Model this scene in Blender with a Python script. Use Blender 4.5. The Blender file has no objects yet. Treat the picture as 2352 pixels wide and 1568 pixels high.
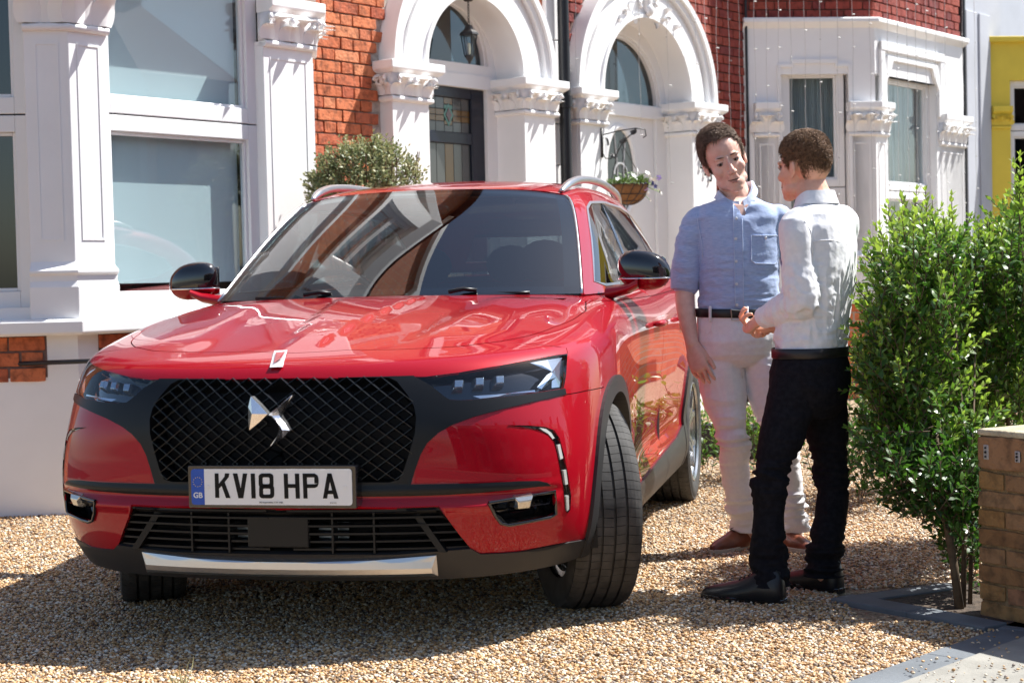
import bpy, bmesh, math, random
import numpy as np
from mathutils import Vector, Matrix, noise as mnoise
from mathutils.geometry import delaunay_2d_cdt
from mathutils.bvhtree import BVHTree
PI=math.pi; R=math.radians
random.seed(7); rng=np.random.default_rng(7)
S=bpy.context.scene; COL=S.collection

# ------------------------------------------------------------------ camera
CAM_H=1.142; F_PX=3841.2; IMW,IMH=2352.0,1568.0
PITCH=R(-2.05); ROLL=R(1.329)
_F=np.array([0,math.cos(PITCH),math.sin(PITCH)]); _R=np.array([1.,0,0]); _U=np.cross(_R,_F)
_R,_U=math.cos(ROLL)*_R-math.sin(ROLL)*_U, math.sin(ROLL)*_R+math.cos(ROLL)*_U
CC=np.array([0,0,CAM_H])
cam=bpy.data.cameras.new('camera'); camo=bpy.data.objects.new('camera',cam); COL.objects.link(camo)
cam.sensor_width=36; cam.lens=36*F_PX/IMW; cam.clip_start=.05; cam.clip_end=800
M3=Matrix(((_R[0],_U[0],-_F[0]),(_R[1],_U[1],-_F[1]),(_R[2],_U[2],-_F[2])))
camo.matrix_world=Matrix.Translation(Vector(CC))@M3.to_4x4()
cam.dof.use_dof=True; cam.dof.focus_distance=5.9; cam.dof.aperture_fstop=6.3
S.camera=camo

# ------------------------------------------------------------------ light
SUN_AZ=R(20.5); SUN_EL=R(54.5)       # azimuth from +X towards +Y
w=bpy.data.worlds.new('World'); S.world=w; w.use_nodes=True
nt=w.node_tree; nt.nodes.clear()
sky=nt.nodes.new('ShaderNodeTexSky'); sky.sky_type='NISHITA'; sky.sun_disc=False
sky.sun_elevation=SUN_EL; sky.sun_rotation=PI/2-SUN_AZ
sky.air_density=1.0; sky.dust_density=1.2; sky.ozone_density=1.0
bg=nt.nodes.new('ShaderNodeBackground'); bg.inputs['Strength'].default_value=.085
wo=nt.nodes.new('ShaderNodeOutputWorld')
nt.links.new(sky.outputs[0],bg.inputs[0]); nt.links.new(bg.outputs[0],wo.inputs[0])
sl=bpy.data.lights.new('sun','SUN'); sl.energy=5.0; sl.angle=R(.5); sl.color=(1,.975,.93)
slo=bpy.data.objects.new('sun',sl); COL.objects.link(slo)
sd=Vector((math.cos(SUN_EL)*math.cos(SUN_AZ),math.cos(SUN_EL)*math.sin(SUN_AZ),math.sin(SUN_EL)))
slo.rotation_euler=sd.to_track_quat('Z','Y').to_euler()
S.view_settings.view_transform='Standard'; S.view_settings.look='None'
S.view_settings.exposure=1.0; S.view_settings.gamma=1; S.view_settings.use_curve_mapping=False
S.render.engine='CYCLES'
S.cycles.max_bounces=8; S.cycles.transparent_max_bounces=12

# ------------------------------------------------------------------ picture -> place helpers
def ray(u,v): return _F+(u-IMW/2)/F_PX*_R+(IMH/2-v)/F_PX*_U
def at_z(u,v,z=0.):
    r=ray(u,v); t=(z-CAM_H)/r[2]; return CC+t*r
def at_y(u,v,Y):
    r=ray(u,v); return CC+r*(Y/r[1])
AL=R(51.5)                                  # direction of the terrace
E1=np.array([math.cos(AL),math.sin(AL),0]); NN=np.array([math.sin(AL),-math.cos(AL),0])
_r=ray(746,150); P0=CC+_r*(10.9/_r[1]); P0[2]=0
def hp(u,v,w_=0.):
    r=ray(u,v); t=((P0+w_*NN-CC)@NN)/(r@NN); X=CC+t*r-P0; return float(X@E1),float(X[2])

# ------------------------------------------------------------------ materials
def new_mat(name):
    m=bpy.data.materials.new(name); m.use_nodes=True; n=m.node_tree.nodes; b=n['Principled BSDF']; return m,n,m.node_tree.links,b
def mat(name,col,rough=.6,metal=0.,coat=0.,coat_r=.03,spec=.5,var=.0,scale=8.,bump=0.,bscale=40.,bdist=.01,detail=4,trans=0.,ior=1.5,sheen=0.,stretch=None,col2=None,coords='Object'):
    m,n,l,b=new_mat(name)
    b.inputs['Base Color'].default_value=(*col,1); b.inputs['Roughness'].default_value=rough
    b.inputs['Metallic'].default_value=metal; b.inputs['Coat Weight'].default_value=coat; b.inputs['Coat Roughness'].default_value=coat_r
    b.inputs['Specular IOR Level'].default_value=spec; b.inputs['Transmission Weight'].default_value=trans; b.inputs['IOR'].default_value=ior
    b.inputs['Sheen Weight'].default_value=sheen
    tc=n.new('ShaderNodeTexCoord'); src=tc.outputs[coords]
    if stretch:
        mp=n.new('ShaderNodeMapping'); mp.inputs['Scale'].default_value=stretch; l.new(src,mp.inputs[0]); src=mp.outputs[0]
    if var>0 or col2:
        nz=n.new('ShaderNodeTexNoise'); nz.inputs['Scale'].default_value=scale; nz.inputs['Detail'].default_value=detail; l.new(src,nz.inputs['Vector'])
        cr=n.new('ShaderNodeValToRGB'); l.new(nz.outputs['Fac'],cr.inputs[0])
        c2=col2 if col2 else tuple(min(1,c*(1+var)) for c in col); c1=col if col2 else tuple(c*(1-var) for c in col)
        cr.color_ramp.elements[0].position=.32; cr.color_ramp.elements[1].position=.68
        cr.color_ramp.elements[0].color=(*c1,1); cr.color_ramp.elements[1].color=(*c2,1)
        l.new(cr.outputs[0],b.inputs['Base Color'])
    if bump>0:
        nb=n.new('ShaderNodeTexNoise'); nb.inputs['Scale'].default_value=bscale; nb.inputs['Detail'].default_value=5; l.new(src,nb.inputs['Vector'])
        bp=n.new('ShaderNodeBump'); bp.inputs['Strength'].default_value=bump; bp.inputs['Distance'].default_value=bdist
        l.new(nb.outputs['Fac'],bp.inputs['Height']); l.new(bp.outputs[0],b.inputs['Normal'])
    return m
def glass_mat(name,tint=(.6,.65,.65),rough=.0,refl=1.0,ior=1.5):
    m,n,l,b=new_mat(name); n.remove(b)
    tr=n.new('ShaderNodeBsdfTransparent'); tr.inputs[0].default_value=(*tint,1)
    gl=n.new('ShaderNodeBsdfGlossy'); gl.inputs['Roughness'].default_value=rough; gl.inputs[0].default_value=(refl,refl,refl,1)
    lw=n.new('ShaderNodeLayerWeight'); lw.inputs['Blend'].default_value=.5
    f0=((ior-1)/(ior+1))**2*1.6
    pw=n.new('ShaderNodeMath'); pw.operation='POWER'; pw.inputs[1].default_value=5; l.new(lw.outputs['Facing'],pw.inputs[0])
    mr=n.new('ShaderNodeMapRange'); mr.inputs['To Min'].default_value=f0; mr.inputs['To Max'].default_value=1; l.new(pw.outputs[0],mr.inputs['Value'])
    mx=n.new('ShaderNodeMixShader'); l.new(mr.outputs[0],mx.inputs[0]); l.new(tr.outputs[0],mx.inputs[1]); l.new(gl.outputs[0],mx.inputs[2])
    l.new(mx.outputs[0],n['Material Output'].inputs[0]); return m
def brick_mat(name,cols,rough=.85,dark=.25):
    m,n,l,b=new_mat(name)
    oi=n.new('ShaderNodeObjectInfo'); cr=n.new('ShaderNodeValToRGB'); l.new(oi.outputs['Random'],cr.inputs[0])
    e=cr.color_ramp.elements
    while len(e)<len(cols): e.new(.5)
    for i,c in enumerate(cols): e[i].position=i/(len(cols)-1); e[i].color=(*c,1)
    ge=n.new('ShaderNodeNewGeometry'); nz=n.new('ShaderNodeTexNoise'); nz.inputs['Scale'].default_value=24; nz.inputs['Detail'].default_value=6; l.new(ge.outputs['Position'],nz.inputs['Vector'])
    mx=n.new('ShaderNodeMix'); mx.data_type='RGBA'; mx.blend_type='MULTIPLY'
    c2=n.new('ShaderNodeValToRGB'); c2.color_ramp.elements[0].position=.3; c2.color_ramp.elements[0].color=(dark,dark,dark,1); c2.color_ramp.elements[1].position=.55; c2.color_ramp.elements[1].color=(1,1,1,1)
    l.new(nz.outputs['Fac'],c2.inputs[0]); mx.inputs[0].default_value=.75
    l.new(cr.outputs[0],mx.inputs[6]); l.new(c2.outputs[0],mx.inputs[7]); l.new(mx.outputs[2],b.inputs['Base Color'])
    b.inputs['Roughness'].default_value=rough
    bp=n.new('ShaderNodeBump'); bp.inputs['Strength'].default_value=.8; bp.inputs['Distance'].default_value=.008
    n2=n.new('ShaderNodeTexNoise'); n2.inputs['Scale'].default_value=60; n2.inputs['Detail'].default_value=6; l.new(ge.outputs['Position'],n2.inputs['Vector'])
    l.new(n2.outputs['Fac'],bp.inputs['Height']); l.new(bp.outputs[0],b.inputs['Normal'])
    return m
MT={}
MT['white']=mat('white_masonry_paint',(.84,.84,.84),.5,var=.03,scale=3,bump=.12,bscale=30,bdist=.004)
MT['upvc']=mat('white_window_frame',(.82,.82,.82),.28)
MT['mortar']=mat('mortar',(.42,.38,.33),.95,var=.25,scale=30,bump=.6,bscale=120,bdist=.006)
MT['mortar_dark']=mat('mortar_dark',(.16,.10,.085),.95,var=.25,scale=30,bump=.6,bscale=120,bdist=.006)
MT['brick']=brick_mat('orange_red_brick',[(.50,.13,.05),(.62,.19,.075),(.44,.10,.045),(.66,.24,.11),(.56,.15,.06)])
MT['brickB']=brick_mat('dark_red_brick',[(.27,.045,.03),(.36,.07,.04),(.22,.035,.028),(.33,.055,.035),(.17,.03,.03)],dark=.45)
MT['stock']=brick_mat('yellow_stock_brick',[(.27,.145,.05),(.34,.19,.07),(.22,.11,.045),(.30,.17,.08),(.33,.16,.08)],dark=.3)
MT['black']=mat('black_paint',(.012,.012,.014),.35)
MT['iron']=mat('dark_cast_iron',(.02,.02,.022),.45,bump=.3,bscale=60,bdist=.003)
MT['lavender']=mat('pale_grey_paint',(.50,.52,.57),.6,var=.05,scale=3,bump=.2,bscale=30,bdist=.006)
MT['yellow']=mat('yellow_paint',(.80,.62,.07),.5,var=.05,scale=4,bump=.2,bscale=30,bdist=.005)
MT['navy']=mat('navy_door_paint',(.006,.009,.022),.25)
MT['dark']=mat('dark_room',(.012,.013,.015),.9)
MT['blind']=mat('pale_roller_blind',(.70,.76,.77),.9)
MT['curtain']=mat('grey_net_curtain',(.36,.41,.44),.9,var=.25,scale=30,stretch=(1,1,.05))
MT['glass']=glass_mat('window_glass',(.90,.95,.96),ior=1.5)
MT['glass_d']=glass_mat('dark_window_glass',(.35,.4,.42),ior=1.6)
MT['tile']=mat('roof_tile',(.09,.05,.045),.8,var=.3,scale=12)

MT['oppwall']=mat('darkened_brown_render',(.12,.075,.06),.9,var=.2,scale=6)  # colour darkened so shaded house fronts mirror dark in the car
MT['opptrim']=mat('dimmed_bay_trim',(.26,.25,.24),.8)  # bay trim toned down in colour for the same dim reflection
# ------------------------------------------------------------------ mesh builder
class MB:
    def __init__(s): s.v=[]; s.f=[]
    def add(s,vs,fs):
        o=len(s.v); s.v.extend([tuple(map(float,p)) for p in vs]); s.f.extend([tuple(i+o for i in f) for f in fs]); return s
    def box(s,x0,x1,y0,y1,z0,z1):
        return s.add([(x0,y0,z0),(x1,y0,z0),(x1,y1,z0),(x0,y1,z0),(x0,y0,z1),(x1,y0,z1),(x1,y1,z1),(x0,y1,z1)],
          [(0,3,2,1),(4,5,6,7),(0,1,5,4),(1,2,6,5),(2,3,7,6),(3,0,4,7)])
    def prism(s,poly,a,b,fn):
        """polygon (p,q) extruded from a to b; fn(p,q,h)->xyz"""
        n=len(poly); vs=[fn(p,q,a) for p,q in poly]+[fn(p,q,b) for p,q in poly]
        return s.add(vs,[tuple(range(n))[::-1],tuple(range(n,2*n))]+[(i,(i+1)%n,n+(i+1)%n,n+i) for i in range(n)])
    def tube(s,pts,r,n=8,cap=True):
        pts=[np.array(p,float) for p in pts]; m=len(pts); rr=r if hasattr(r,'__len__') else [r]*m
        rings=[]; up=None
        for i in range(m):
            t=pts[min(i+1,m-1)]-pts[max(i-1,0)]; t=t/(np.linalg.norm(t)+1e-12)
            if up is None: up=np.array([0,0,1.]) if abs(t[2])<.9 else np.array([1.,0,0])
            a=np.cross(t,up); a/=np.linalg.norm(a)+1e-12; b=np.cross(a,t); up=b
            rings.append([pts[i]+rr[i]*(math.cos(2*PI*k/n)*a+math.sin(2*PI*k/n)*b) for k in range(n)])
        vs=[p for g in rings for p in g]; fs=[]
        for i in range(m-1):
            for k in range(n): fs.append((i*n+k,i*n+(k+1)%n,(i+1)*n+(k+1)%n,(i+1)*n+k))
        if cap: fs.append(tuple(range(n))); fs.append(tuple(range((m-1)*n,m*n))[::-1])
        return s.add(vs,fs)
    def grid(s,P,closeu=False,flip=False):
        P=np.asarray(P); nu,nv=P.shape[:2]; vs=P.reshape(-1,3); fs=[]
        for i in range(nu if closeu else nu-1):
            for j in range(nv-1):
                q=(i*nv+j,((i+1)%nu)*nv+j,((i+1)%nu)*nv+j+1,i*nv+j+1)
                fs.append(q[::-1] if flip else q)
        return s.add(vs,fs)
    def lathe(s,prof,c=(0,0,0),n=24,axis='z',cap=False):
        rings=[]
        for k in range(n):
            a=2*PI*k/n; ca,sa=math.cos(a),math.sin(a)
            if axis=='z': rings.append([(c[0]+r*ca,c[1]+r*sa,c[2]+h) for r,h in prof])
            else: rings.append([(c[0]+r*ca,c[1]+h,c[2]+r*sa) for r,h in prof])
        return s.grid(np.array(rings),closeu=True)
    def ell(s,c,r,rot=None,n=12,m=8):
        vs=[];
        for j in range(m+1):
            th=PI*j/m
            for i in range(n):
                ph=2*PI*i/n; p=np.array([r[0]*math.sin(th)*math.cos(ph),r[1]*math.sin(th)*math.sin(ph),r[2]*math.cos(th)])
                if rot is not None: p=rot@p
                vs.append(p+np.array(c))
        fs=[(j*n+i,j*n+(i+1)%n,(j+1)*n+(i+1)%n,(j+1)*n+i)[::-1] for j in range(m) for i in range(n)]
        return s.add(vs,fs)
    def mesh(s,name,m=None,smooth=False,weld=False):
        me=bpy.data.meshes.new(name); me.from_pydata(s.v,[],s.f); me.validate(verbose=False)
        if weld or True:
            b=bmesh.new(); b.from_mesh(me)
            if weld: bmesh.ops.remove_doubles(b,verts=b.verts,dist=1e-5)
            bmesh.ops.recalc_face_normals(b,faces=b.faces) if len(s.f)<60000 else None
            b.to_mesh(me); b.free()
        if m: me.materials.append(m)
        if smooth:
            me.polygons.foreach_set('use_smooth',[True]*len(me.polygons))
            if smooth is not True:
                me.set_sharp_from_angle(angle=R(smooth))
        return me
    def build(s,name,m=None,parent=None,smooth=False,bevel=0,weld=False,kind=None,label=None):
        me=s.mesh(name,m,smooth,weld); return link(name,me,parent,bevel,kind,label)
def link(name,me,parent=None,bevel=0,kind=None,label=None):
    o=bpy.data.objects.new(name,me); COL.objects.link(o)
    if parent is not None: o.parent=parent
    if bevel:
        b=o.modifiers.new('bevel','BEVEL'); b.width=bevel; b.segments=2; b.limit_method='ANGLE'; b.angle_limit=R(40)
    if kind: o['kind']=kind
    if label: o['label']=label
    return o
def thing(name,label,cat,loc=(0,0,0),rotz=0,group=None):
    o=bpy.data.objects.new(name,None); COL.objects.link(o); o.location=loc; o.rotation_euler=(0,0,rotz)
    o.empty_display_size=.2; o['label']=label; o['category']=cat
    if group: o['group']=group
    return o
def tag(o,label,cat,group=None):
    o['label']=label; o['category']=cat
    if group: o['group']=group
    return o
def apply_mods(o):
    dg=bpy.context.evaluated_depsgraph_get(); e=o.evaluated_get(dg); me=bpy.data.meshes.new_from_object(e); o.modifiers.clear(); o.data=me; return o
def smoothstep(a,b,x):
    t=np.clip((x-a)/(b-a),0,1); return t*t*(3-2*t)
# ================================================================== GROUND
def plane_obj(name,pts,z,m,kind='structure'):
    mb=MB(); mb.add([(x,y,z) for x,y in pts],[tuple(range(len(pts)))]); return mb.build(name,m,kind=kind)
def gravel_ground_mat():
    m,n,l,b=new_mat('gravel_bed'); tc=n.new('ShaderNodeNewGeometry')
    v=n.new('ShaderNodeTexVoronoi'); v.inputs['Scale'].default_value=80; l.new(tc.outputs['Position'],v.inputs['Vector'])
    cr=n.new('ShaderNodeValToRGB'); e=cr.color_ramp.elements; e.new(.35); e.new(.7)
    for i,c in enumerate([(.14,.085,.05),(.34,.24,.14),(.46,.37,.26),(.25,.14,.07)]): e[i].color=(*c,1)
    sp=n.new('ShaderNodeSeparateColor'); l.new(v.outputs['Color'],sp.inputs[0]); l.new(sp.outputs[0],cr.inputs[0]); l.new(cr.outputs[0],b.inputs['Base Color'])
    bp=n.new('ShaderNodeBump'); bp.invert=True; bp.inputs['Strength'].default_value=1; bp.inputs['Distance'].default_value=.01; l.new(v.outputs['Distance'],bp.inputs['Height']); l.new(bp.outputs[0],b.inputs['Normal'])
    b.inputs['Roughness'].default_value=.8; return m
def wl(t,w_,z=0): 
    q=P0+t*E1+w_*NN; return (float(q[0]),float(q[1]),z)
earth=mat('bare_earth',(.07,.05,.035),.95,var=.4,scale=20,bump=.8,bscale=60,bdist=.02)
plane_obj('ground',[wl(-160,-120)[:2],wl(160,-120)[:2],wl(160,120)[:2],wl(-160,120)[:2]],-.03,mat('distant_ground',(.12,.11,.09),.95,var=.3,scale=.5))
MT['gbed']=gravel_ground_mat()
# gravel drive
k_in=[at_z(1935,1380)[:2],at_z(2110,1412)[:2],at_z(2292,1448)[:2]]
gd=plane_obj('gravel_drive',[wl(-12,.0)[:2],wl(9,0)[:2],wl(9,6.6)[:2],wl(-12,7.6)[:2]],0.,MT['gbed'])
# pebbles
pebcol=bpy.data.collections.new('pebble_shapes')
def pebble_mat():
    m,n,l,b=new_mat('pebbles'); oi=n.new('ShaderNodeObjectInfo'); cr=n.new('ShaderNodeValToRGB'); l.new(oi.outputs['Random'],cr.inputs[0])
    cols=[(.55,.44,.31),(.40,.24,.12),(.66,.58,.46),(.50,.33,.18),(.30,.18,.10),(.62,.50,.36),(.24,.20,.17),(.55,.36,.20),(.72,.66,.56),(.46,.30,.17),(.60,.42,.26),(.17,.12,.09)]
    e=cr.color_ramp.elements; cr.color_ramp.interpolation='CONSTANT'
    while len(e)<len(cols): e.new(.5)
    for i,c in enumerate(cols): e[i].position=i/len(cols); e[i].color=(*c,1)
    ge=n.new('ShaderNodeNewGeometry'); nz=n.new('ShaderNodeTexNoise'); nz.inputs['Scale'].default_value=150; l.new(ge.outputs['Position'],nz.inputs['Vector'])
    mx=n.new('ShaderNodeMix'); mx.data_type='RGBA'; mx.blend_type='MULTIPLY'; mx.inputs[0].default_value=.5
    l.new(cr.outputs[0],mx.inputs[6]); l.new(nz.outputs['Fac'],mx.inputs[7]); 
    hs=n.new('ShaderNodeHueSaturation'); hs.inputs['Value'].default_value=1.38; hs.inputs['Saturation'].default_value=1.15; l.new(mx.outputs[2],hs.inputs['Color']); l.new(hs.outputs[0],b.inputs['Base Color'])
    b.inputs['Roughness'].default_value=.55; return m
MT['peb']=pebble_mat()
for k in range(7):
    b=bmesh.new(); bmesh.ops.create_icosphere(b,subdivisions=2,radius=1)
    sx,sy,sz=1,random.uniform(.65,.95),random.uniform(.45,.7)
    for vv in b.verts:
        q=vv.co*1.1+Vector((k*7.3,0,0)); d=1+.28*mnoise.noise(q); vv.co=Vector((vv.co.x*sx*d,vv.co.y*sy*d,vv.co.z*sz*d))
    me=bpy.data.meshes.new('pebble'); b.to_mesh(me); b.free(); me.materials.append(MT['peb'])
    me.polygons.foreach_set('use_smooth',[True]*len(me.polygons))
    pebcol.objects.link(bpy.data.objects.new('pebble',me))
def kerb_side(x,y):
    # >0 on the pavement side of the edging
    a,b=np.array(at_z(1960,1568)[:2]),np.array(at_z(2290,1448)[:2]); d=b-a
    return (x-a[0])*(-d[1])+(y-a[1])*d[0]
def bed_mask(x,y): return (x>1.13)&(x<1.9)&(y>5.42)&(y<6.02)
pts=[]
def scatter(n,ya,yb,zofs,keep=None):
    Y=np.sqrt(rng.uniform(ya**2,yb**2,n)); X=rng.uniform(-.335,.335,n)*Y
    P=np.stack([X,Y],1)
    loc=P-P0[:2]; ww=loc@NN[:2]; tt=loc@E1[:2]
    ok=(ww>.02)&(~bed_mask(X,Y))
    a=np.array(at_z(1960,1568)[:2]); b=np.array(at_z(2290,1448)[:2]); d=b-a
    side=(X-a[0])*(-d[1])+(Y-a[1])*d[0]
    ok&=~((side<0.0)&(X>a[0]-.4)&(Y<5.9))
    for x,y in P[ok]: pts.append((x,y,zofs))
NP=[(72000,4.35,6.0,.0055),(62000,6.,7.6,.006),(42000,7.6,9.5,.006),(30000,9.5,13.5,.008)]
arr=[];sc=[]
for n_,a_,b_,r_ in NP:
    pts=[]; scatter(n_,a_,b_,0); q=np.array(pts); q[:,2]=rng.uniform(.001,.009,len(q)); arr.append(q); sc.append(r_*rng.uniform(.6,1.45,len(q)))
# stray stones on the edging and pavement
st=[]
for _ in range(260):
    u_=rng.uniform(2000,2352); v_=rng.uniform(1440,1568); p_=at_z(u_,v_,.02); st.append((p_[0],p_[1],.022))
st=np.array(st); arr.append(st[:120]); sc.append(.005*rng.uniform(.5,1.3,120))
arr=np.concatenate(arr); sc=np.concatenate(sc)
me=bpy.data.meshes.new('gravel'); me.vertices.add(len(arr)); me.vertices.foreach_set('co',arr.ravel())
at=me.attributes.new('rad','FLOAT','POINT'); at.data.foreach_set('value',sc)
ro=me.attributes.new('rotv','FLOAT_VECTOR','POINT'); rv=np.stack([rng.uniform(-.5,.5,len(arr)),rng.uniform(-.5,.5,len(arr)),rng.uniform(0,6.28,len(arr))],1); ro.data.foreach_set('vector',rv.ravel())
grav=link('gravel',me,kind='stuff'); grav['label']='loose tan and brown pea gravel covering the whole driveway'; grav['category']='gravel'
ng=bpy.data.node_groups.new('scatter_pebbles','GeometryNodeTree')
ng.interface.new_socket('Geometry',in_out='INPUT',socket_type='NodeSocketGeometry'); ng.interface.new_socket('Geometry',in_out='OUTPUT',socket_type='NodeSocketGeometry')
gi=ng.nodes.new('NodeGroupInput'); go=ng.nodes.new('NodeGroupOutput')
ci=ng.nodes.new('GeometryNodeCollectionInfo'); ci.inputs['Collection'].default_value=pebcol; ci.inputs['Separate Children'].default_value=True; ci.inputs['Reset Children'].default_value=True
ip=ng.nodes.new('GeometryNodeInstanceOnPoints'); ip.inputs['Pick Instance'].default_value=True
na=ng.nodes.new('GeometryNodeInputNamedAttribute'); na.data_type='FLOAT'; na.inputs['Name'].default_value='rad'
nr=ng.nodes.new('GeometryNodeInputNamedAttribute'); nr.data_type='FLOAT_VECTOR'; nr.inputs['Name'].default_value='rotv'
L=ng.links.new
L(gi.outputs[0],ip.inputs['Points']); L(ci.outputs[0],ip.inputs['Instance'])
e2r=ng.nodes.new('FunctionNodeEulerToRotation'); L(nr.outputs[0],e2r.inputs[0]); L(e2r.outputs[0],ip.inputs['Rotation'])
L(na.outputs[0],ip.inputs['Scale']); L(ip.outputs[0],go.inputs[0])
gm=grav.modifiers.new('scatter','NODES'); gm.node_group=ng

# edging slabs (dark blue-grey) and concrete strip + pavement, front right corner
slate=mat('blue_grey_edging',(.13,.145,.16),.75,var=.18,scale=6,bump=.4,bscale=70,bdist=.004)
concrete=mat('pale_concrete',(.27,.26,.23),.9,var=.15,scale=9,bump=.5,bscale=90,bdist=.005)
A=np.array(at_z(1960,1568)[:2]); B=np.array(at_z(2292,1448)[:2]); A0=A-(B-A)*1.3; D=(B-A)/np.linalg.norm(B-A); Nn=np.array([D[1],-D[0]])
def strip(name,p,q,w0,w1,z0,z1,m,parent=None,bev=.004):
    d=(q-p)/np.linalg.norm(q-p); n_=np.array([d[1],-d[0]])
    c=[p+n_*w0,q+n_*w0,q+n_*w1,p+n_*w1]
    mb=MB(); mb.add([(x,y,z0) for x,y in c]+[(x,y,z1) for x,y in c],[(3,2,1,0),(4,5,6,7),(0,1,5,4),(1,2,6,5),(2,3,7,6),(3,0,4,7)])
    return mb.build(name,m,parent,bevel=bev)
edg=thing('edging','blue grey stone edging slabs between the gravel and the concrete strip','edging',(0,0,0))
Lk=.46; tot=np.linalg.norm(B-A0); n_k=int(tot/Lk)+1
for i in range(n_k):
    s0=tot-(i+1)*Lk+.004; s1=tot-i*Lk
    strip('kerb_stone',A0+D*s0,A0+D*s1,0.,.125,-.05,.012+random.uniform(-.002,.003),slate,edg)
strip('kerb_stone',B+D*.004,B+D*.5,0.,.125,-.05,.012,slate,edg)
cs=strip('concrete_strip',A0,B+D*1.6,.129,.42,-.05,.016,concrete); cs['kind']='structure'
tarmac=mat('pavement_asphalt',(.10,.085,.075),.9,col2=(.30,.24,.19),scale=160,detail=1,bump=1,bscale=150,bdist=.008)
pv=strip('pavement',A0-D*20,B+D*20,.424,3.2,-.05,.008,tarmac,bev=0); pv['kind']='structure'
rd=strip('road',A0-D*60,B+D*60,3.3,10.5,-.12,-.10+.09,mat('road_asphalt',(.055,.055,.058),.85,var=.2,scale=3,bump=.4,bscale=100,bdist=.005),bev=0); rd['kind']='structure'
# second edging running back along the planting bed
edb=thing('bed_edging','dark stone edging blocks around the planting bed beside the brick pier','edging')
for (a_,b_) in [((1935,1380),(2110,1412)),((2110,1412),(2292,1448))]:
    p=np.array(at_z(*a_)[:2]); q=np.array(at_z(*b_)[:2]); strip('kerb_stone',p,q-(q-p)*.01,-.05,.06,-.05,.02,slate,edb)
p=np.array(at_z(1935,1380)[:2]); q=np.array([1.55,6.02]); strip('kerb_stone',p,q,-.0,.10,-.05,.018,slate,edb)
soil=MB(); soil.add([(1.13,5.82,.012),(1.33,5.52,.012),(1.6,5.25,.012),(2.4,5.2,.012),(2.4,6.05,.012),(1.5,6.05,.012)],[(0,1,2,3,4,5)]); soil.build('planting_bed',earth,kind='structure')

# ================================================================== HOUSES
def mould(mb,path,prof,closed=False):
    """sweep profile [(out,z)] along plan path [(t,w)] ; outward = right-hand side (towards +w for +t travel)"""
    path=[np.array(p,float) for p in path]; n=len(path); rings=[]
    for i in range(n):
        d1=path[i]-path[i-1] if i>0 else path[1]-path[0]; d2=path[i+1]-path[i] if i<n-1 else d1
        d1/=np.linalg.norm(d1); d2/=np.linalg.norm(d2)
        n1=np.array([-d1[1],d1[0]]); n2=np.array([-d2[1],d2[0]]); m_=n1+n2; m_/=np.linalg.norm(m_); k=1/max(.3,m_@n1)
        rings.append([(path[i][0]+m_[0]*k*o,-(path[i][1]+m_[1]*k*o),z) for o,z in prof])
    m=len(prof); vs=[p for g in rings for p in g]
    fs=[(i*m+j,(i+1)*m+j,(i+1)*m+(j+1)%m,i*m+(j+1)%m) for i in range(n-1) for j in range(m)]
    fs+= [tuple(range(m)),tuple(range((n-1)*m,n*m))[::-1]]
    mb.add(vs,fs)
def bx(mb,t0,t1,w0,w1,z0,z1): mb.box(t0,t1,-w1,-w0,z0,z1)
def arch_ring(mb,tc,zs,r0,r1,w0,w1,a0=0,a1=PI,n=40):
    rows=[]
    for k in range(n+1):
        a=a0+(a1-a0)*k/n; ca,sa=math.cos(a),math.sin(a)
        rows.append([(tc+r0*ca,-w0,zs+r0*sa),(tc+r1*ca,-w0,zs+r1*sa),(tc+r1*ca,-w1,zs+r1*sa),(tc+r0*ca,-w1,zs+r0*sa),(tc+r0*ca,-w0,zs+r0*sa)])
    mb.grid(np.array(rows)); 
    for row in (rows[0],rows[-1]): mb.add(row[:4],[(0,1,2,3)])
def leaf(mb,base,up,out,side,h,wd,curl,fold=.25,n=7,m=4):
    """carved acanthus-like leaf, thick ribbon"""
    base,up,out,side=[np.array(x,float) for x in (base,up,out,side)]
    G=[]
    for i in range(n+1):
        s=i/n; a=s*s*curl; y=h*(s-.12*s*s*s) if curl<2.2 else h*s
        cz=h*(s if s<.75 else .75+(s-.75)*.4); co=.18*h*s*s+ (max(0,s-.55)/.45)**2*.35*h
        if s>.85: cz-= (s-.85)/.15*.12*h; 
        c=base+up*cz+out*co
        ww=wd*(.55+.9*math.sin(PI*min(1,s*.9+.12))**.8)*(1-.35*s)*(1+.14*math.sin(s*22))
        row=[]
        for j in range(m+1):
            q=(j/m-.5)*2; row.append(c+side*q*ww*.5+out*(fold*wd*(abs(q)*.6-.0)*(-1)))
        G.append(row)
    mb.grid(np.array(G)); G2=np.array(G)-out*h*.10; mb.grid(G2,flip=True)
    # edges
    mb.grid(np.array([[G[i][0],G2[i][0]] for i in range(n+1)])); mb.grid(np.array([[G[i][-1],G2[i][-1]] for i in range(n+1)]),flip=True); mb.grid(np.array([[G[-1][j],G2[-1][j]] for j in range(m+1)]))
def scroll(mb,c,out,side,r,wd):
    """small volute: spiral tube"""
    c,out,side=[np.array(x,float) for x in (c,out,side)]; up=np.array([0,0,1.])
    P=[]; Rr=[]
    for k in range(20):
        a=k/19*PI*2.6; rr=r*(1-.72*k/19); P.append(c+side*wd*0+ (math.cos(a)*out+math.sin(a)*up)*rr); Rr.append(r*.34*(1-.4*k/19))
    mb.tube(P,Rr,7)
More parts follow.
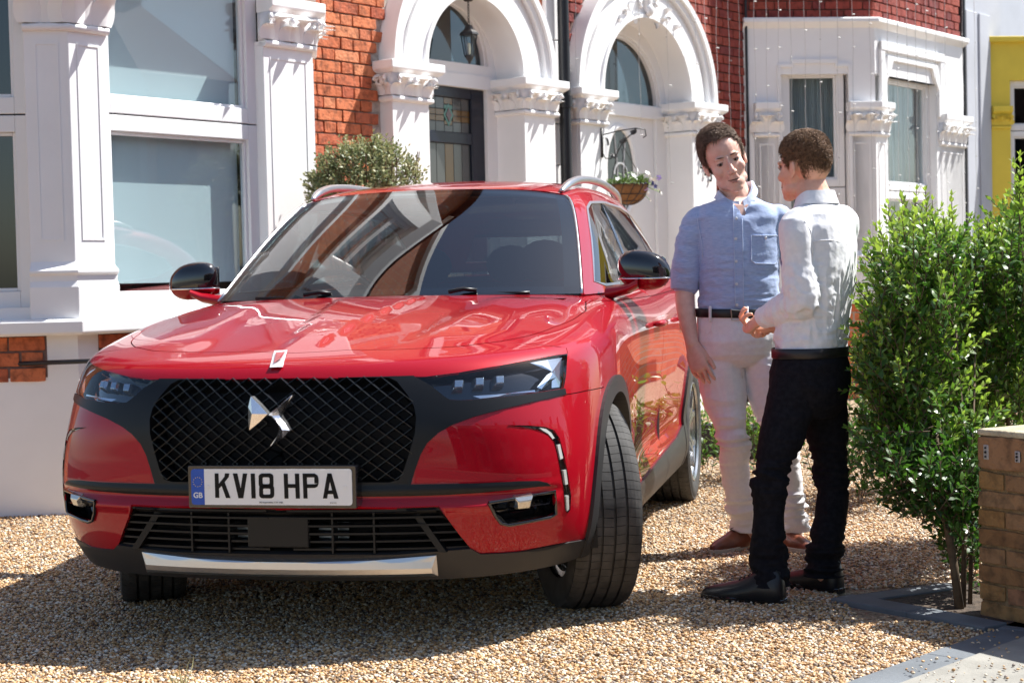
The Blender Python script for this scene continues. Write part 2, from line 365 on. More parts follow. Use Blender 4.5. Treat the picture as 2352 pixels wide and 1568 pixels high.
def capital(parent,faces,z0,z1,m,neck=True):
    """faces: list of (t0,w0,t1,w1) plan edges; leaf carving between z0 (necking) and z1 (abacus top)"""
    h=z1-z0; path=[(faces[0][0],faces[0][1])]+[(f[2],f[3]) for f in faces]
    ab=MB(); ah=.085
    mould(ab,path,[(-.05,z1-ah),(.045,z1-ah),(.075,z1-ah+.02),(.085,z1-ah+.03),(.085,z1),(-.05,z1)])
    ab.build('abacus',m,parent,bevel=.006)
    mb=MB(); mould(mb,path,[(-.04,z0),(.0,z0),(.012,z0+h*.3),(.05,z1-ah),(-.04,z1-ah)])
    for (a,b,c,d) in faces:
        p=np.array([a,-b,0.]); q=np.array([c,-d,0.]); dd=q-p; Lf=np.linalg.norm(dd); dd/=Lf; out=np.array([dd[1],-dd[0],0.])
        if out[1]>0 and abs(out[1])>1e-6: pass
        k=max(1,int(round(Lf/.17)))
        for i in range(k):
            x=p+dd*Lf*(i+.5)/k; x[2]=z0+.01
            leaf(mb,x+out*.016,(0,0,1),out*1.5,dd,(h-ah)*1.02,Lf/k*.80,1)
            for sg in (-1,1):
                leaf(mb,x+out*.03+dd*sg*Lf/k*.40,(0,0,1),out*1.25+dd*sg*.4,dd,(h-ah)*.66,Lf/k*.50,1)
        for sg,e in ((0,p),(1,q)):
            cc=e+dd*(.02 if sg==0 else -.02)+out*.045; cc[2]=z1-ah-.045
            scroll(mb,cc,out*.8+dd*(-.5 if sg==0 else .5),dd,.038,.03)
        cc=(p+q)/2+out*.045; cc[2]=z1-ah-.04
        mb.ell(cc,(.024,.024,.028))
    mb.build('carved_leaves',m,parent,smooth=True)
    if neck:
        nk=MB(); rr=.02
        mould(nk,path,[(-.03,z0-.03)]+[(.008+rr*math.sin(a),z0-.012-rr*math.cos(a)*1.0) for a in np.linspace(.1,PI-.1,6)]+[(-.03,z0+.008)])
        nk.build('necking',m,parent,smooth=40)
def fancy_frame(parent,name,origin,dirv,L,z0,z1,fw=.075,dep=.07,m=None,pane=None,split=None,inner=None,drop=0.,glass='glass'):
    """window in a vertical plane: origin (t,w), direction dirv; returns window object with pane sub-parts"""
    m=m or MT['upvc']; o=np.array(origin,float); d=np.array(dirv,float); d/=np.linalg.norm(d); n_=np.array([-d[1],d[0]])
    def P(s,h,z): q=o+d*s+n_*h; return (q[0],-q[1],z)
    mb=MB(); cells=[(z0,z1)] if not split else [(z0,split-.004),(split+.004,z1)]
    outs=[]
    for a,b in cells:
        for (s0,s1,za,zb) in ((0,fw,a,b),(L-fw,L,a,b),(fw,L-fw,a,a+fw),(fw,L-fw,b-fw,b)):
            prof=[(s0,za),(s1,za),(s1,zb),(s0,zb)]
            mb.prism(prof,-dep,0,lambda p,q,h: P(p,h,q))
        # glazing bead
        e=.018
        for (s0,s1,za,zb) in ((fw,fw+e,a+fw,b-fw),(L-fw-e,L-fw,a+fw,b-fw),(fw+e,L-fw-e,a+fw,a+fw+e),(fw+e,L-fw-e,b-fw-e,b-fw)):
            mb.prism([(s0,za),(s1,za),(s1,zb),(s0,zb)],-dep+.01,-.022,lambda p,q,h: P(p,h,q))
        outs.append((a+fw,b-fw))
    win=mb.build(name,m,parent,bevel=.004)
    for a,b in outs:
        g=MB(); g.prism([(fw,a),(L-fw,a),(L-fw,b),(fw,b)],-.045,-.039,lambda p,q,h: P(p,h,q)); g.build('pane',MT[glass],win)
        if inner=='blind':
            g=MB(); g.prism([(fw*.5,a+drop*(a<z0+.2)),(L-fw*1.06,a+drop*(a<z0+.2)),(L-fw*1.06,b),(fw*.5,b)],-.10,-.098,lambda p,q,h: P(p,h,q)); g.build('blind',MT['blind'],win)
        if inner=='curtain':
            G=[]; K=150
            for k in range(K+1):
                s=fw*.6+(L-fw*1.2)*k/K; dd=-.14+.014*math.sin(k*1.05+.8*math.sin(k*.21))+.006*math.sin(k*.37)
                G.append([P(s,dd,a-.05),P(s,dd,b+.05)])
            g=MB(); g.grid(np.array(G)); g.build('curtain',MT['curtain'],win,smooth=True)
    return win
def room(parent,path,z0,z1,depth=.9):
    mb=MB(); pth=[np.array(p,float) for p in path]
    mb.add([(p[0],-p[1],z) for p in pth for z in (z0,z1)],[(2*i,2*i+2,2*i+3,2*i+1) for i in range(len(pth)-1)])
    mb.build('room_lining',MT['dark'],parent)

BRK={}
def brick_mesh(L,H,key,mt,chip=.004):
    k=(round(L,3),key)
    if k not in BRK: BRK[k]=[]
    if len(BRK[k])<5:
        b=bmesh.new(); bmesh.ops.create_cube(b,size=1)
        bmesh.ops.subdivide_edges(b,edges=[e for e in b.edges if abs(e.verts[0].co.x-e.verts[1].co.x)>.5],cuts=3)
        bmesh.ops.bevel(b,geom=[e for e in b.edges if e.calc_face_angle(0)>1],offset=.035,segments=1,affect='EDGES')
        sd_=len(BRK[k])*3.1+L*50
        for v_ in b.verts:
            v_.co=Vector((v_.co.x*L,v_.co.y*.06,v_.co.z*H))
            q=v_.co*16+Vector((sd_,sd_*.7,0)); v_.co+=Vector((mnoise.noise(q)*chip,mnoise.noise(q+Vector((9,0,0)))*chip*1.4,mnoise.noise(q+Vector((0,9,0)))*chip))
        me=bpy.data.meshes.new('brick'); b.to_mesh(me); b.free(); me.materials.append(mt); BRK[k].append(me); return me
    return random.choice(BRK[k])
def brick_field(parent,origin,dirv,L,z0,n,mt,key,course=.079,keep=None,proud=.006,bond='flemish',joint=.011,st=.222,hd=.106,stuff=False,ph=0.):
    o=np.array(origin,float); d=np.array(dirv,float); d/=np.linalg.norm(d); n_=np.array([-d[1],d[0]])
    ang=math.atan2(-d[1],d[0]); mbs=MB()
    for r in range(n):
        z=z0+(r+.5)*course; s=-((r%2)*(st+hd+2*joint)/2)-ph; i=0
        while s<L:
            l=st if (i%2==0) else hd
            if bond=='stretch': l=st
            if bond=='rough': l=st if (r%2==0) else hd if random.random()<.5 else st
            a=max(s,0); b=min(s+l,L); c=(a+b)/2
            if b-a>.03 and (keep is None or keep(c,z,a,b)):
                q=o+d*c+n_*(proud-.03+random.uniform(-.002,.002)); me=brick_mesh(b-a if abs((b-a)-l)>1e-6 else l,course-joint,key,mt)
                ob=bpy.data.objects.new('brick',me); COL.objects.link(ob); ob.parent=parent; ob.location=(q[0],-q[1],z)
                ob.rotation_euler=(random.uniform(-.01,.01),random.uniform(-.006,.006),ang+random.choice((0,)))
            s+=l+joint; i+=1
def wall_brick_mat(name,cols,mort,scale=1.):
    m,n,l,b=new_mat(name); tc=n.new('ShaderNodeTexCoord'); mp=n.new('ShaderNodeMapping'); mp.inputs['Rotation'].default_value=(PI/2,0,0)
    l.new(tc.outputs['Object'],mp.inputs[0]); bt=n.new('ShaderNodeTexBrick'); l.new(mp.outputs[0],bt.inputs['Vector'])
    bt.inputs['Scale'].default_value=1; bt.inputs['Brick Width'].default_value=.235; bt.inputs['Row Height'].default_value=.079; bt.inputs['Mortar Size'].default_value=.006
    bt.inputs['Color1'].default_value=(*cols[0],1); bt.inputs['Color2'].default_value=(*cols[1],1); bt.inputs['Mortar'].default_value=(*mort,1)
    l.new(bt.outputs['Color'],b.inputs['Base Color']); b.inputs['Roughness'].default_value=.9
    bp=n.new('ShaderNodeBump'); bp.inputs['Distance'].default_value=.01; l.new(bt.outputs['Fac'],bp.inputs['Height']); bp.invert=True; l.new(bp.outputs[0],b.inputs['Normal']); return m
MT['wallA']=wall_brick_mat('upper_brickwork',((.50,.13,.055),(.62,.20,.08)),(.42,.36,.3))
MT['wallB']=wall_brick_mat('upper_dark_brickwork',((.30,.05,.035),(.22,.04,.03)),(.2,.14,.12))
MT['wallC']=wall_brick_mat('opposite_brickwork',((.30,.16,.09),(.24,.11,.07)),(.3,.27,.23))
HR=AL
def house(label): return thing('terraced_house',label,'house',tuple(P0),HR,'terraced houses behind the driveway')
hA=house('white painted house with large bay window and navy stained glass door, behind the red car')
hB=house('dark red brick house with white bay, white oval-glass door and hanging icicle lights')
hC=house('pale grey house with bright yellow painted bay window at the right edge')

# ---- corbelled upper parts, only seen mirrored in the car
def upper(h,t0,t1,tb0,tb1,pb,wm,zb,bayw):
    mb=MB(); bx(mb,t0,t1,-.35,-.0,zb,8.2); mb.build('upper_wall',wm,h)
    mb=MB(); mould(mb,[(tb0-pb,0.02),(tb0,pb),(tb1,pb),(tb1+pb,0.02)],[(-.3,zb),(-.02,zb),(-.02,zb+.9),(-.3,zb+.9)]); mb.build('bay_brick_band',wm,h)
    mb=MB(); mould(mb,[(tb0-pb,0.02),(tb0,pb),(tb1,pb),(tb1+pb,0.02)],[(-.3,zb+.9),(.05,zb+.9),(.05,zb+1.02),(-.3,zb+1.02)]); mould(mb,[(tb0-pb,0.02),(tb0,pb),(tb1,pb),(tb1+pb,0.02)],[(-.3,zb+2.6),(-.0,zb+2.6),(.08,zb+2.9),(.08,zb+3.0),(-.3,zb+3.0)])
    for (a,b) in (((tb0-pb,0),(tb0,pb)),((tb0,pb),(tb1,pb)),((tb1,pb),(tb1+pb,0))):
        a=np.array(a,float);b=np.array(b,float)
        for f0,f1 in ((0,.16),(.84,1)):
            mould(mb,[a+(b-a)*f0,a+(b-a)*f1],[(-.2,zb+1.02),(0,zb+1.02),(0,zb+2.6),(-.2,zb+2.6)])
    mb.build('upper_bay',MT['white'],h)
    for (a,b) in (((tb0-pb,0),(tb0,pb)),((tb0,pb),(tb1,pb)),((tb1,pb),(tb1+pb,0))):
        a=np.array(a,float);b=np.array(b,float); Lw=np.linalg.norm(b-a)
        fancy_frame(h,'upper_window',a+(b-a)*.16-np.array([0,0.1]),b-a,Lw*.68,zb+1.02,zb+2.6,inner='blind',split=zb+1.9)
    mb=MB(); 
    # gable above the bay and roof
    gc=(tb0+tb1)/2; gw=(tb1-tb0)/2+pb
    mb.prism([(gc-gw,8.2),(gc+gw,8.2),(gc,10.1)],-.3,.05,lambda p,q,hh:(p,-hh,q)); mb.build('gable',wm,h)
    mb=MB(); mb.add([(t0,-.25,8.1),(t1,-.25,8.1),(t1,5.2,11.3),(t0,5.2,11.3),(t0,10.4,8.1),(t1,10.4,8.1)],[(0,1,2,3),(3,2,5,4)])
    mb.add([(t0,.3,8.2),(t0,5.2,11.25),(t0,10,8.2)],[(0,1,2)]); mb.build('roof',MT['tile'],h)
    mb=MB(); bx(mb,gc-gw-.15,gc+gw+.15,.05,.16,8.12,8.26)
    for sg in (-1,1):
        p=[(gc+sg*(gw+.12),8.15),(gc,10.25),(gc,10.02),(gc+sg*(gw-.1),8.15)]
        mb.prism(p if sg>0 else p[::-1],.05,.14,lambda p_,q_,hh:(p_,-hh,q_))
    mb.build('gable_trim',MT['white'],h)
def upwin(h,tc,zb):
    mb=MB(); bx(mb,tc-.62,tc+.62,.0,.08,zb,zb+.12); bx(mb,tc-.62,tc-.45,0,.06,zb+.12,zb+1.7); bx(mb,tc+.45,tc+.62,0,.06,zb+.12,zb+1.7); arch_ring(mb,tc,zb+1.7,.45,.66,0,.09,n=20); mb.build('window_surround',MT['white'],h)
    fancy_frame(h,'upper_window',(tc-.45,.02),(1,0),.9,zb+.12,zb+1.75,inner='blind',split=zb+.95)

W=MT['white']
# ================================================================= HOUSE A
BW=.65; tC=hp(163,300,BW)[0]; tR=hp(722,300,BW)[0]
# solid wall behind brick skin
mb=MB(); bx(mb,-.75,.62,-.35,-.015,0,3.6); mb.build('wall',MT['mortar'],hA)
mb=MB(); bx(mb,2.2,2.45,-.35,-.015,0,3.6); mb.build('wall',MT['mortar'],hA)
mb=MB(); bx(mb,-.75,.53,-.01,.006,0,1.42); mb.build('lower_brickwork',MT['wallA'],hA)
mb=MB(); bx(mb,-4.2,-3.15,-.35,-.015,0,3.6); mb.build('wall',MT['wallA'],hA)
def keepA(c,z,a,b):
    t=c-.78
    if t>.50 and z<2.66: return t<.47
    return (t-1.43)**2+(z-2.65)**2>.93**2
brick_field(hA,(-.78,0),(1,0),1.36,1.42,26,MT['brick'],'A',keep=keepA)
# canted bay plinth and wall below sill
path=[(tC-.66,0.0),(tC,BW),(tR,BW),(tR+.65,0.0)]
zS=hp(300,727,BW+.05)[1]; zSb=hp(300,763,BW+.05)[1]
mb=MB(); mould(mb,path,[(-.3,0),(0,0),(0,zSb),(-.3,zSb)]); mb.build('bay_plinth',W,hA)
mb=MB(); mould(mb,path,[(-.3,zSb),(.075,zSb),(.09,zSb+.012),(.09,zS-.015),(.08,zS),(-.3,zS)]); mb.build('bay_sill',W,hA,bevel=.006)
# exposed brick panels under the sill
dcant=np.array([1,1.])/math.sqrt(2); cantL=BW*math.sqrt(2)
def cant_s(u,v):   # distance along left canted face
    a=np.array([tC-.65,0.]); nrm=np.array([-dcant[1],dcant[0]])
    o=P0+a[0]*E1+a[1]*NN; nw=nrm[0]*E1+nrm[1]*NN; r=ray(u,v); t=((o-CC)@nw)/(r@nw); X=CC+t*r-o; dw=dcant[0]*E1+dcant[1]*NN; return float(X@dw),float(X[2])
sP,zP=cant_s(110,866)
ncz=int((zSb-zP)/.079)
a0=np.array([tC-.65,0.])
mb=MB(); mould(mb,[a0+dcant*.0,a0+dcant*sP],[(-.02,zP),(.003,zP),(.003,zSb-.002),(-.02,zSb-.002)]); mb.build('brick_panel_bed',MT['mortar_dark'],hA)
brick_field(hA,a0,dcant,sP-.01,zSb-3*.079-.001,3,MT['brick'],'A',bond='flemish',proud=.012,ph=.12)
sF=hp(226,800,BW)[0]
mb=MB(); mould(mb,[(sF,BW),(sF+1.1,BW)],[(-.02,zP),(.003,zP),(.003,zSb-.002),(-.02,zSb-.002)]); mb.build('brick_panel_bed',MT['mortar_dark'],hA)
brick_field(hA,(sF,BW),(1,0),1.1,zSb-3*.079-.001,3,MT['brick'],'A',bond='flemish',proud=.012)
# pillars
zCapB=hp(160,58,BW)[1]; zTop=3.62
def pillar(parent,path,z0,zb,zn,zt,m,cap=True,panel=True):
    p=MB(); mould(p,path,[(-.16,z0),(.045,z0),(.045,zb-.13),(.03,zb-.1),(.03,zb-.07),(.045,zb-.06),(.045,zb-.045),(.012,zb-.02),(.0,zb),(.0,zn),(-.16,zn)])
    o=p.build('pillar',m,parent,bevel=.004)
    if panel:
        q=MB()
        for i in range(len(path)-1):
            a=np.array(path[i],float); b=np.array(path[i+1],float); L_=np.linalg.norm(b-a); d=(b-a)/L_
            if L_<.2: continue
            for s0,s1,za,zc in ((.05,.062,zb+.12,zn-.1),(L_-.062,L_-.05,zb+.12,zn-.1),(.05,L_-.05,zn-.1,zn-.088),(.05,L_-.05,zb+.108,zb+.12)):
                mould(q,[a+d*s0,a+d*s1],[(-.01,za),(.004,za),(.004,zc),(-.01,zc)])
        q.build('panel_moulding',m,o)
    if cap:
        fc=[(path[i][0],path[i][1],path[i+1][0],path[i+1][1]) for i in range(len(path)-1)]
        capital(o,fc,zn,zt,m)
    return o
cR=hp(258,500,BW)[0]; cLs=cant_s(66,500)[0]; cLpt=a0+dcant*cLs
zBase=hp(200,600,BW)[1]
pillar(hA,[tuple(cLpt),(tC,BW),(cR,BW)],zS,zBase,zCapB,zCapB+.38,W)
pRl=hp(612,400,BW)[0]; zn2=hp(650,100,BW)[1]; zt2=hp(650,2,BW)[1]
pillar(hA,[(pRl,BW),(tR,BW),(tR+.2,BW-.2)],zS,zBase,zn2,zt2,W)
# quarter bracket between bay and brick wall
mb=MB(); bz=hp(735,70,.2)[1]
mb.prism([(-.78,0),(-.62,0),(-.62,bz-.45),(-.50,bz-.36),(-.50,bz),(-.62,bz+.02),(-.62,3.6),(-.78,3.6)],-.05,.10,lambda p,q,h:(p,-h,q)); mb.build('corner_bracket',W,hA,bevel=.006)
mb=MB(); mould(mb,path,[(-.3,zCapB+.38),(.03,zCapB+.38),(.03,3.7),(.1,3.8),(.1,3.9),(-.3,3.9)]); mb.build('bay_head',W,hA)
# windows of bay A
split=hp(400,273,BW-.08)[1]; zW0=zS-.0
wl_,wr_=cR+.0,pRl
wA=fancy_frame(hA,'bay_window',(wl_-.02,BW-.07),(1,0),wr_-wl_+.04,zS+.03,3.66,fw=.085,split=split,inner='blind',drop=.06)
mb=MB(); bx(mb,wl_,wr_,BW-.17,BW+.04,zS,zS+.03); mb.build('window_board',MT['upvc'],hA)
fancy_frame(hA,'bay_window',tuple(a0+dcant*.12+np.array([.05,-.05])),tuple(dcant),cLs-.10,zS+.06,3.66,fw=.085,split=split-.02,glass='glass_d')
mb=MB(); mould(mb,[a0+dcant*.0,a0+dcant*(cLs+.02)],[(-.16,zS),(.0,zS),(.0,zS+.062),(-.16,zS+.062)]); mb.build('window_board',MT['upvc'],hA)
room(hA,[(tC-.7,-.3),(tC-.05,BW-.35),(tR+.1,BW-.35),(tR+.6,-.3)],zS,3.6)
pillar(hA,[(tC-.78,-.1),(tC-.66,0.),(tC-.57,.09)],zS,zBase,zCapB,zCapB+.38,W)
# porch generic
def porch(h,tl0,tl1,tr0,tr1,z_ab,z_n,wf,ri,ro,keyst=False):
    tc=(tl1+tr0)/2; zs=z_ab
    for (a,b,side) in ((tl0,tl1,0),(tr0,tr1,1)):
        m_=MB(); bx(m_,a,b,-.2,wf,0,z_n); o=m_.build('pier',W,h,bevel=.004)
        fc=[(a,-.02,a,wf),(a,wf,b,wf)] if side==0 else [(a,-.18,a,wf),(a,wf,b,wf),(b,wf,b,-.02)]
        if side==0: fc=[(a,0.0,a,wf),(a,wf,b,wf),(b,wf,b,-.16)]
        capital(o,fc,z_n,z_ab,W)
    m_=MB(); arch_ring(m_,tc,zs,ri,ro-.16,-.2,wf-.01); arch_ring(m_,tc,zs,ro-.158,ro-.10,-.02,wf-.035); arch_ring(m_,tc,zs,ro-.098,ro-.05,-.02,wf+.01); arch_ring(m_,tc,zs,ro-.048,ro,-.02,wf+.035)
    arch_ring(m_,tc,zs,ri,ri+.03,wf-.01,wf+.008)
    m_.build('arch',W,h,smooth=35)
    return tc
def spandrel(h,tc,r,t0,t1,zs,zt,m):
    P=[(tc+r*math.cos(a),zs+r*math.sin(a)) for a in np.linspace(PI,0,30)]
    poly=[(t0,zs),(tc-r,zs)]+P[1:-1]+[(tc+r,zs),(t1,zs),(t1,zt),(t0,zt)]
    mb=MB(); mb.prism(poly,-.3,-.016,lambda p,q,hh:(p,-hh,q)); mb.build('arch_wall',m,h)
tc1=porch(hA,.53,.90,1.965,2.34,hp(1205,180,.1)[1]+.0,2.40,.10,.532,.905)
zab=hp(1205,180,.1)[1]
spandrel(hA,tc1,.8,.54,2.3,2.66,3.61,MT['mortar'])
# porch reveal + frame
DW=-.16
def doorcase(h,tl,tr,z_tr,z_fan,tc,ri):
    m_=MB()
    bx(m_,tl-.35,tl,DW-.12,DW,0,z_tr); bx(m_,tr,tr+.35,DW-.12,DW,0,z_tr)
    bx(m_,tl-.35,tr+.35,DW-.12,DW+.012,z_tr,z_tr+.10)
    # tympanum with fanlight opening
    rr=ri-.11; arch_ring(m_,tc,z_fan,rr,ri+.3,DW-.12,DW,n=32); bx(m_,tc-ri-.3,tc+ri+.3,DW-.12,DW+.004,z_tr+.10,z_fan)
    arch_ring(m_,tc,z_fan,rr-.025,rr,DW-.1,DW-.02,n=32)
    o=m_.build('door_frame',MT['upvc'],h,bevel=.003)
    g=MB(); g.prism([(tc+(rr-.02)*math.cos(a),z_fan+(rr-.02)*math.sin(a)) for a in np.linspace(0,PI,28)],DW-.06,DW-.055,lambda p,q,hh:(p,-hh,q)); g.build('fanlight',MT['glass_d'],o)
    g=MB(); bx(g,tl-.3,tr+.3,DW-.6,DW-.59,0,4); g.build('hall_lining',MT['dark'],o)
    return o
dl=.93; dr=hp(1120,300,DW)[0]; dr2=hp(1150,300,DW)[0]
ztr=hp(1050,200,DW)[1]; zfn=hp(1050,144,DW)[1]
rfan=.46
dc=doorcase(hA,dl,dr,ztr,zfn,1.43,.56)
# navy door with stained glass
dw0,dw1=DW-.075,DW-.03
zp=[hp(1085,228,DW)[1],hp(1085,306,DW)[1],hp(1085,332,DW)[1]]
pl_,pr_=hp(992,260,DW)[0],hp(1090,260,DW)[0]; pl_=max(pl_,dl+.09)
mb=MB(); bx(mb,dl,pl_,dw0,dw1,0,ztr); bx(mb,pr_,dr,dw0,dw1,0,ztr); bx(mb,pl_,pr_,dw0,dw1,zp[0],ztr); bx(mb,pl_,pr_,dw0,dw1,zp[2],zp[1]); bx(mb,pl_,pr_,dw0,dw1,.0,1.0)
door=mb.build('front_door',MT['navy'],hA,bevel=.005,label='navy door with leaded stained glass panels')
def tile_glass(name,c): return mat(name,c,.12,spec=.8)
TG={'c':tile_glass('clear_leaded_glass',(.06,.065,.065)),'y':tile_glass('amber_glass',(.13,.07,.015)),'g':tile_glass('green_glass',(.02,.13,.09)),'r':tile_glass('ruby_glass',(.08,.01,.015)),'b':tile_glass('blue_glass',(.05,.13,.25))}
def leaded(parent,t0,t1,z0,z1,cells,dw):
    for (a,b,c,d,k) in cells:
        m_=MB(); A_,B_=t0+(t1-t0)*a+.003,t0+(t1-t0)*b-.003; C_,D_=z0+(z1-z0)*c+.003,z0+(z1-z0)*d-.003
        bx(m_,A_,B_,dw-.006,dw,C_,D_); m_.build('glass_piece',TG[k],parent)
xs=[0,.2,.4,.6,.8,1]; 
cells=[]
for i in range(5):
    if i==2: cells+= [(.4,.6,0,.2,'c'),(.4,.6,.2,.34,'y'),(.4,.6,.66,.8,'g'),(.4,.6,.8,1,'y')]; continue
    cells+=[(xs[i],xs[i+1],0,.3,'c'),(xs[i],xs[i+1],.3,.48,'y'),(xs[i],xs[i+1],.48,.66,'y'),(xs[i],xs[i+1],.66,1,'c')]
leaded(door,pl_,pr_,zp[1],zp[0],cells,dw1-.02)
def diamond(parent,tc,zc,a,b,k,dw):
    m_=MB(); m_.prism([(tc-a,zc),(tc,zc-b),(tc+a,zc),(tc,zc+b)],dw-.004,dw+.002,lambda p,q,h:(p,-h,q)); m_.build('glass_piece',TG[k],parent)
tm=(pl_+pr_)/2; zm=(zp[0]+zp[1])/2
diamond(door,tm,zm,.055,.085,'g',dw1-.02); diamond(door,tm,zm,.03,.05,'r',dw1-.016)
cells=[]
for i in range(5): cells+=[(xs[i],xs[i+1],.0,.3,'c'),(xs[i],xs[i+1],.3,.42,'y' if i!=1 else 'g'),(xs[i],xs[i+1],.42,.54,'y'),(xs[i],xs[i+1],.54,1,'c' if i!=2 else 'y')]
leaded(door,pl_,pr_,1.0,zp[2],cells,dw1-.02)
zz=1.0+(zp[2]-1)*.45
diamond(door,pl_+(pr_-pl_)*.3,zz,.03,.035,'r',dw1-.014); diamond(door,pl_+(pr_-pl_)*.7,zz,.03,.035,'b',dw1-.014)
mb=MB(); bx(mb,pl_,pr_,dw1-.03,dw1-.027,1.0,zp[0]); mb.build('leading',MT['iron'],door)
# white quoin blocks at the party wall
qt0,qt1=2.345,hp(1291,200,.02)[0]
zq=hp(1280,95,.02)[1]; k=0
mb=None
z_=-.0; zz_list=[]
hq=.315; z_=zq-hq*10
while z_<4:
    m_=MB(); bx(m_,qt0,qt1,-.1,.035,max(0,z_)+.004,z_+hq-.004); m_.build('quoin_block',W,hA,bevel=.006) if z_+hq>0.05 else None; z_+=hq
upper(hA,-4.2,2.6,tC,tR,BW,MT['wallA'],3.9,0); upwin(hA,1.43,4.5)
mb=MB(); bx(mb,-.75,2.6,-.35,-.012,3.6,3.9); mb.build('brick_band',MT['wallA'],hA)
brick_field(hA,(2.30,0.0),(1,0),.06,2.9,9,MT['brick'],'A',proud=-.0)

# ================================================================= HOUSE B
cx2=3.625
for a_,b_,z_ in ((2.6,2.98,0),(4.35,5.45,0),(2.98,4.35,3.6)):
    mb=MB(); bx(mb,a_,b_,-.35,-.015,z_,3.95); mb.build('wall',MT['mortar_dark'],hB)
def keepB1(c,z,a,b):
    t=c+2.52
    if z<2.64 and b+2.52>2.67: return False
    return (t-cx2)**2+(z-2.62)**2>1.03**2
brick_field(hB,(2.52,0),(1,0),.75,1.55,26,MT['brickB'],'B',keep=keepB1)
def keepB2(c,z,a,b):
    t=c+4.2
    if z<2.64 and a+4.2<4.60: return False
    return (t-cx2)**2+(z-2.62)**2>1.03**2
brick_field(hB,(4.2,0),(1,0),1.24,1.35,30,MT['brickB'],'B',keep=keepB2)
tc2=porch(hB,2.66,2.99,4.265,4.64,2.615,2.37,.10,.638,1.01)
spandrel(hB,tc2,.9,2.66,4.6,2.62,3.62,MT['mortar_dark'])
dl2,dr2=3.02,hp(1512,400,DW)[0]-.02
ztr2=hp(1450,255,DW)[1]; 
dc2=doorcase(hB,dl2,dr2,ztr2-.05,ztr2+.06,cx2,.665)
mb=MB(); bx(mb,dl2,dr2-.0,DW-.09,DW-.03,0,ztr2-.05); door2=mb.build('front_door',MT['upvc'],hB,bevel=.004,label='white door with oval leaded window')
# oval window with moulded ring
oc=(hp(1432,372,DW)[0]-.02,hp(1432,395,DW)[1]); ra,rb=.19,.34
mb=MB(); rows=[]
for k in range(41):
    a=2*PI*k/40; rows.append([(oc[0]+(ra+q)*math.cos(a),-(DW-.03+o_),oc[1]+(rb+q)*math.sin(a)) for q,o_ in ((.0,0),(.005,.02),(.03,.028),(.055,.02),(.06,0))])
mb.grid(np.array(rows)); mb.build('oval_moulding',MT['upvc'],door2,smooth=True)
mb=MB(); mb.prism([(oc[0]+ra*math.cos(a),oc[1]+rb*math.sin(a)) for a in np.linspace(0,2*PI,33)[:-1]],DW-.03,DW-.022,lambda p,q,h:(p,-h,q)); mb.build('oval_glass',mat('dark_leaded_glass',(.03,.04,.045),.08,spec=.8),door2)
mb=MB(); 
for dx in (-.07,.07): mb.tube([(oc[0]+dx,-(DW-.018),oc[1]-.3),(oc[0]+dx*.6,-(DW-.018),oc[1]+.02),(oc[0]+dx*1.1,-(DW-.018),oc[1]+.3)],.007,6)
arch_ring(mb,oc[0],oc[1]-.02,.085,.1,DW-.022,DW-.012,n=18); mb.build('leading',mat('lead_came',(.45,.46,.47),.5),door2)
# keystone relief over arch B
mb=MB(); kz=2.615+.64
for s_ in (-1,1):
    for (x,z,a) in ((.10,.20,.5),(.24,.15,.9),(.36,.05,1.2),(.16,.07,1.0)):
        leaf(mb,(cx2+s_*(x-.02),-.095,kz+z-.12),(s_*math.sin(a)*.7,0,math.cos(a)),(0,-1,0),(math.cos(a),0,-s_*math.sin(a)),.13,.05,1)
    scroll(mb,(cx2+s_*.09,-.10,kz+.10),(s_,-.3,0),(1,0,0),.035,.02)
    scroll(mb,(cx2+s_*.30,-.10,kz+.02),(s_,-.3,0),(1,0,0),.03,.02)
mb.ell((cx2,-.10,kz+.16),(.055,.04,.13)); mb.ell((cx2,-.12,kz+.06),(.04,.035,.05)); mb.build('keystone_carving',W,hB,smooth=True)
# canted bay
BB=.86; jB=5.39; cB=hp(2010,200,BB)[0]; rB=8.10
jB=cB-BB
pathB=[(jB,0),(cB,BB),(rB,BB),(rB+BB,0)]
zc=hp(2010,42,BB)[1]; zsB=1.0
mb=MB(); mould(mb,pathB,[(-.3,zsB-.12),(.08,zsB-.12),(.08,zsB),(-.3,zsB)]); mb.build('bay_sill',W,hB)
mb=MB(); mould(mb,pathB,[(-.3,0),(0,0),(0,zsB-.122),(-.3,zsB-.122)]); mb.build('bay_plinth',MT['wallA'],hB)
mb=MB(); mould(mb,pathB,[(-.25,zc-.5),(.0,zc-.5),(.0,zc-.09),(.02,zc-.075),(.05,zc-.05),(.06,zc-.04),(.06,zc-.012),(.05,zc),(-.25,zc)]); mb.build('cornice',W,hB,smooth=30)
zl=hp(1870,166,0.45)[1] # head of windows
dcb=np.array([1,1.])/math.sqrt(2); b0=np.array([jB,0.])
def cantB(u,v,off=0):
    nrm=np.array([-dcb[1],dcb[0]]); o=P0+b0[0]*E1+b0[1]*NN+off*(nrm[0]*E1+nrm[1]*NN); nw=nrm[0]*E1+nrm[1]*NN; r=ray(u,v); t=((o-CC)@nw)/(r@nw); X=CC+t*r-o; dw=dcb[0]*E1+dcb[1]*NN; return float(X@dw),float(X[2])
s0,zwT=cantB(1797,163); s1,_=cantB(1942,163); _,zwS=cantB(1870,430); _,zcapT=cantB(1960,235); _,zcapN=cantB(1960,305)
LB=BB*math.sqrt(2)
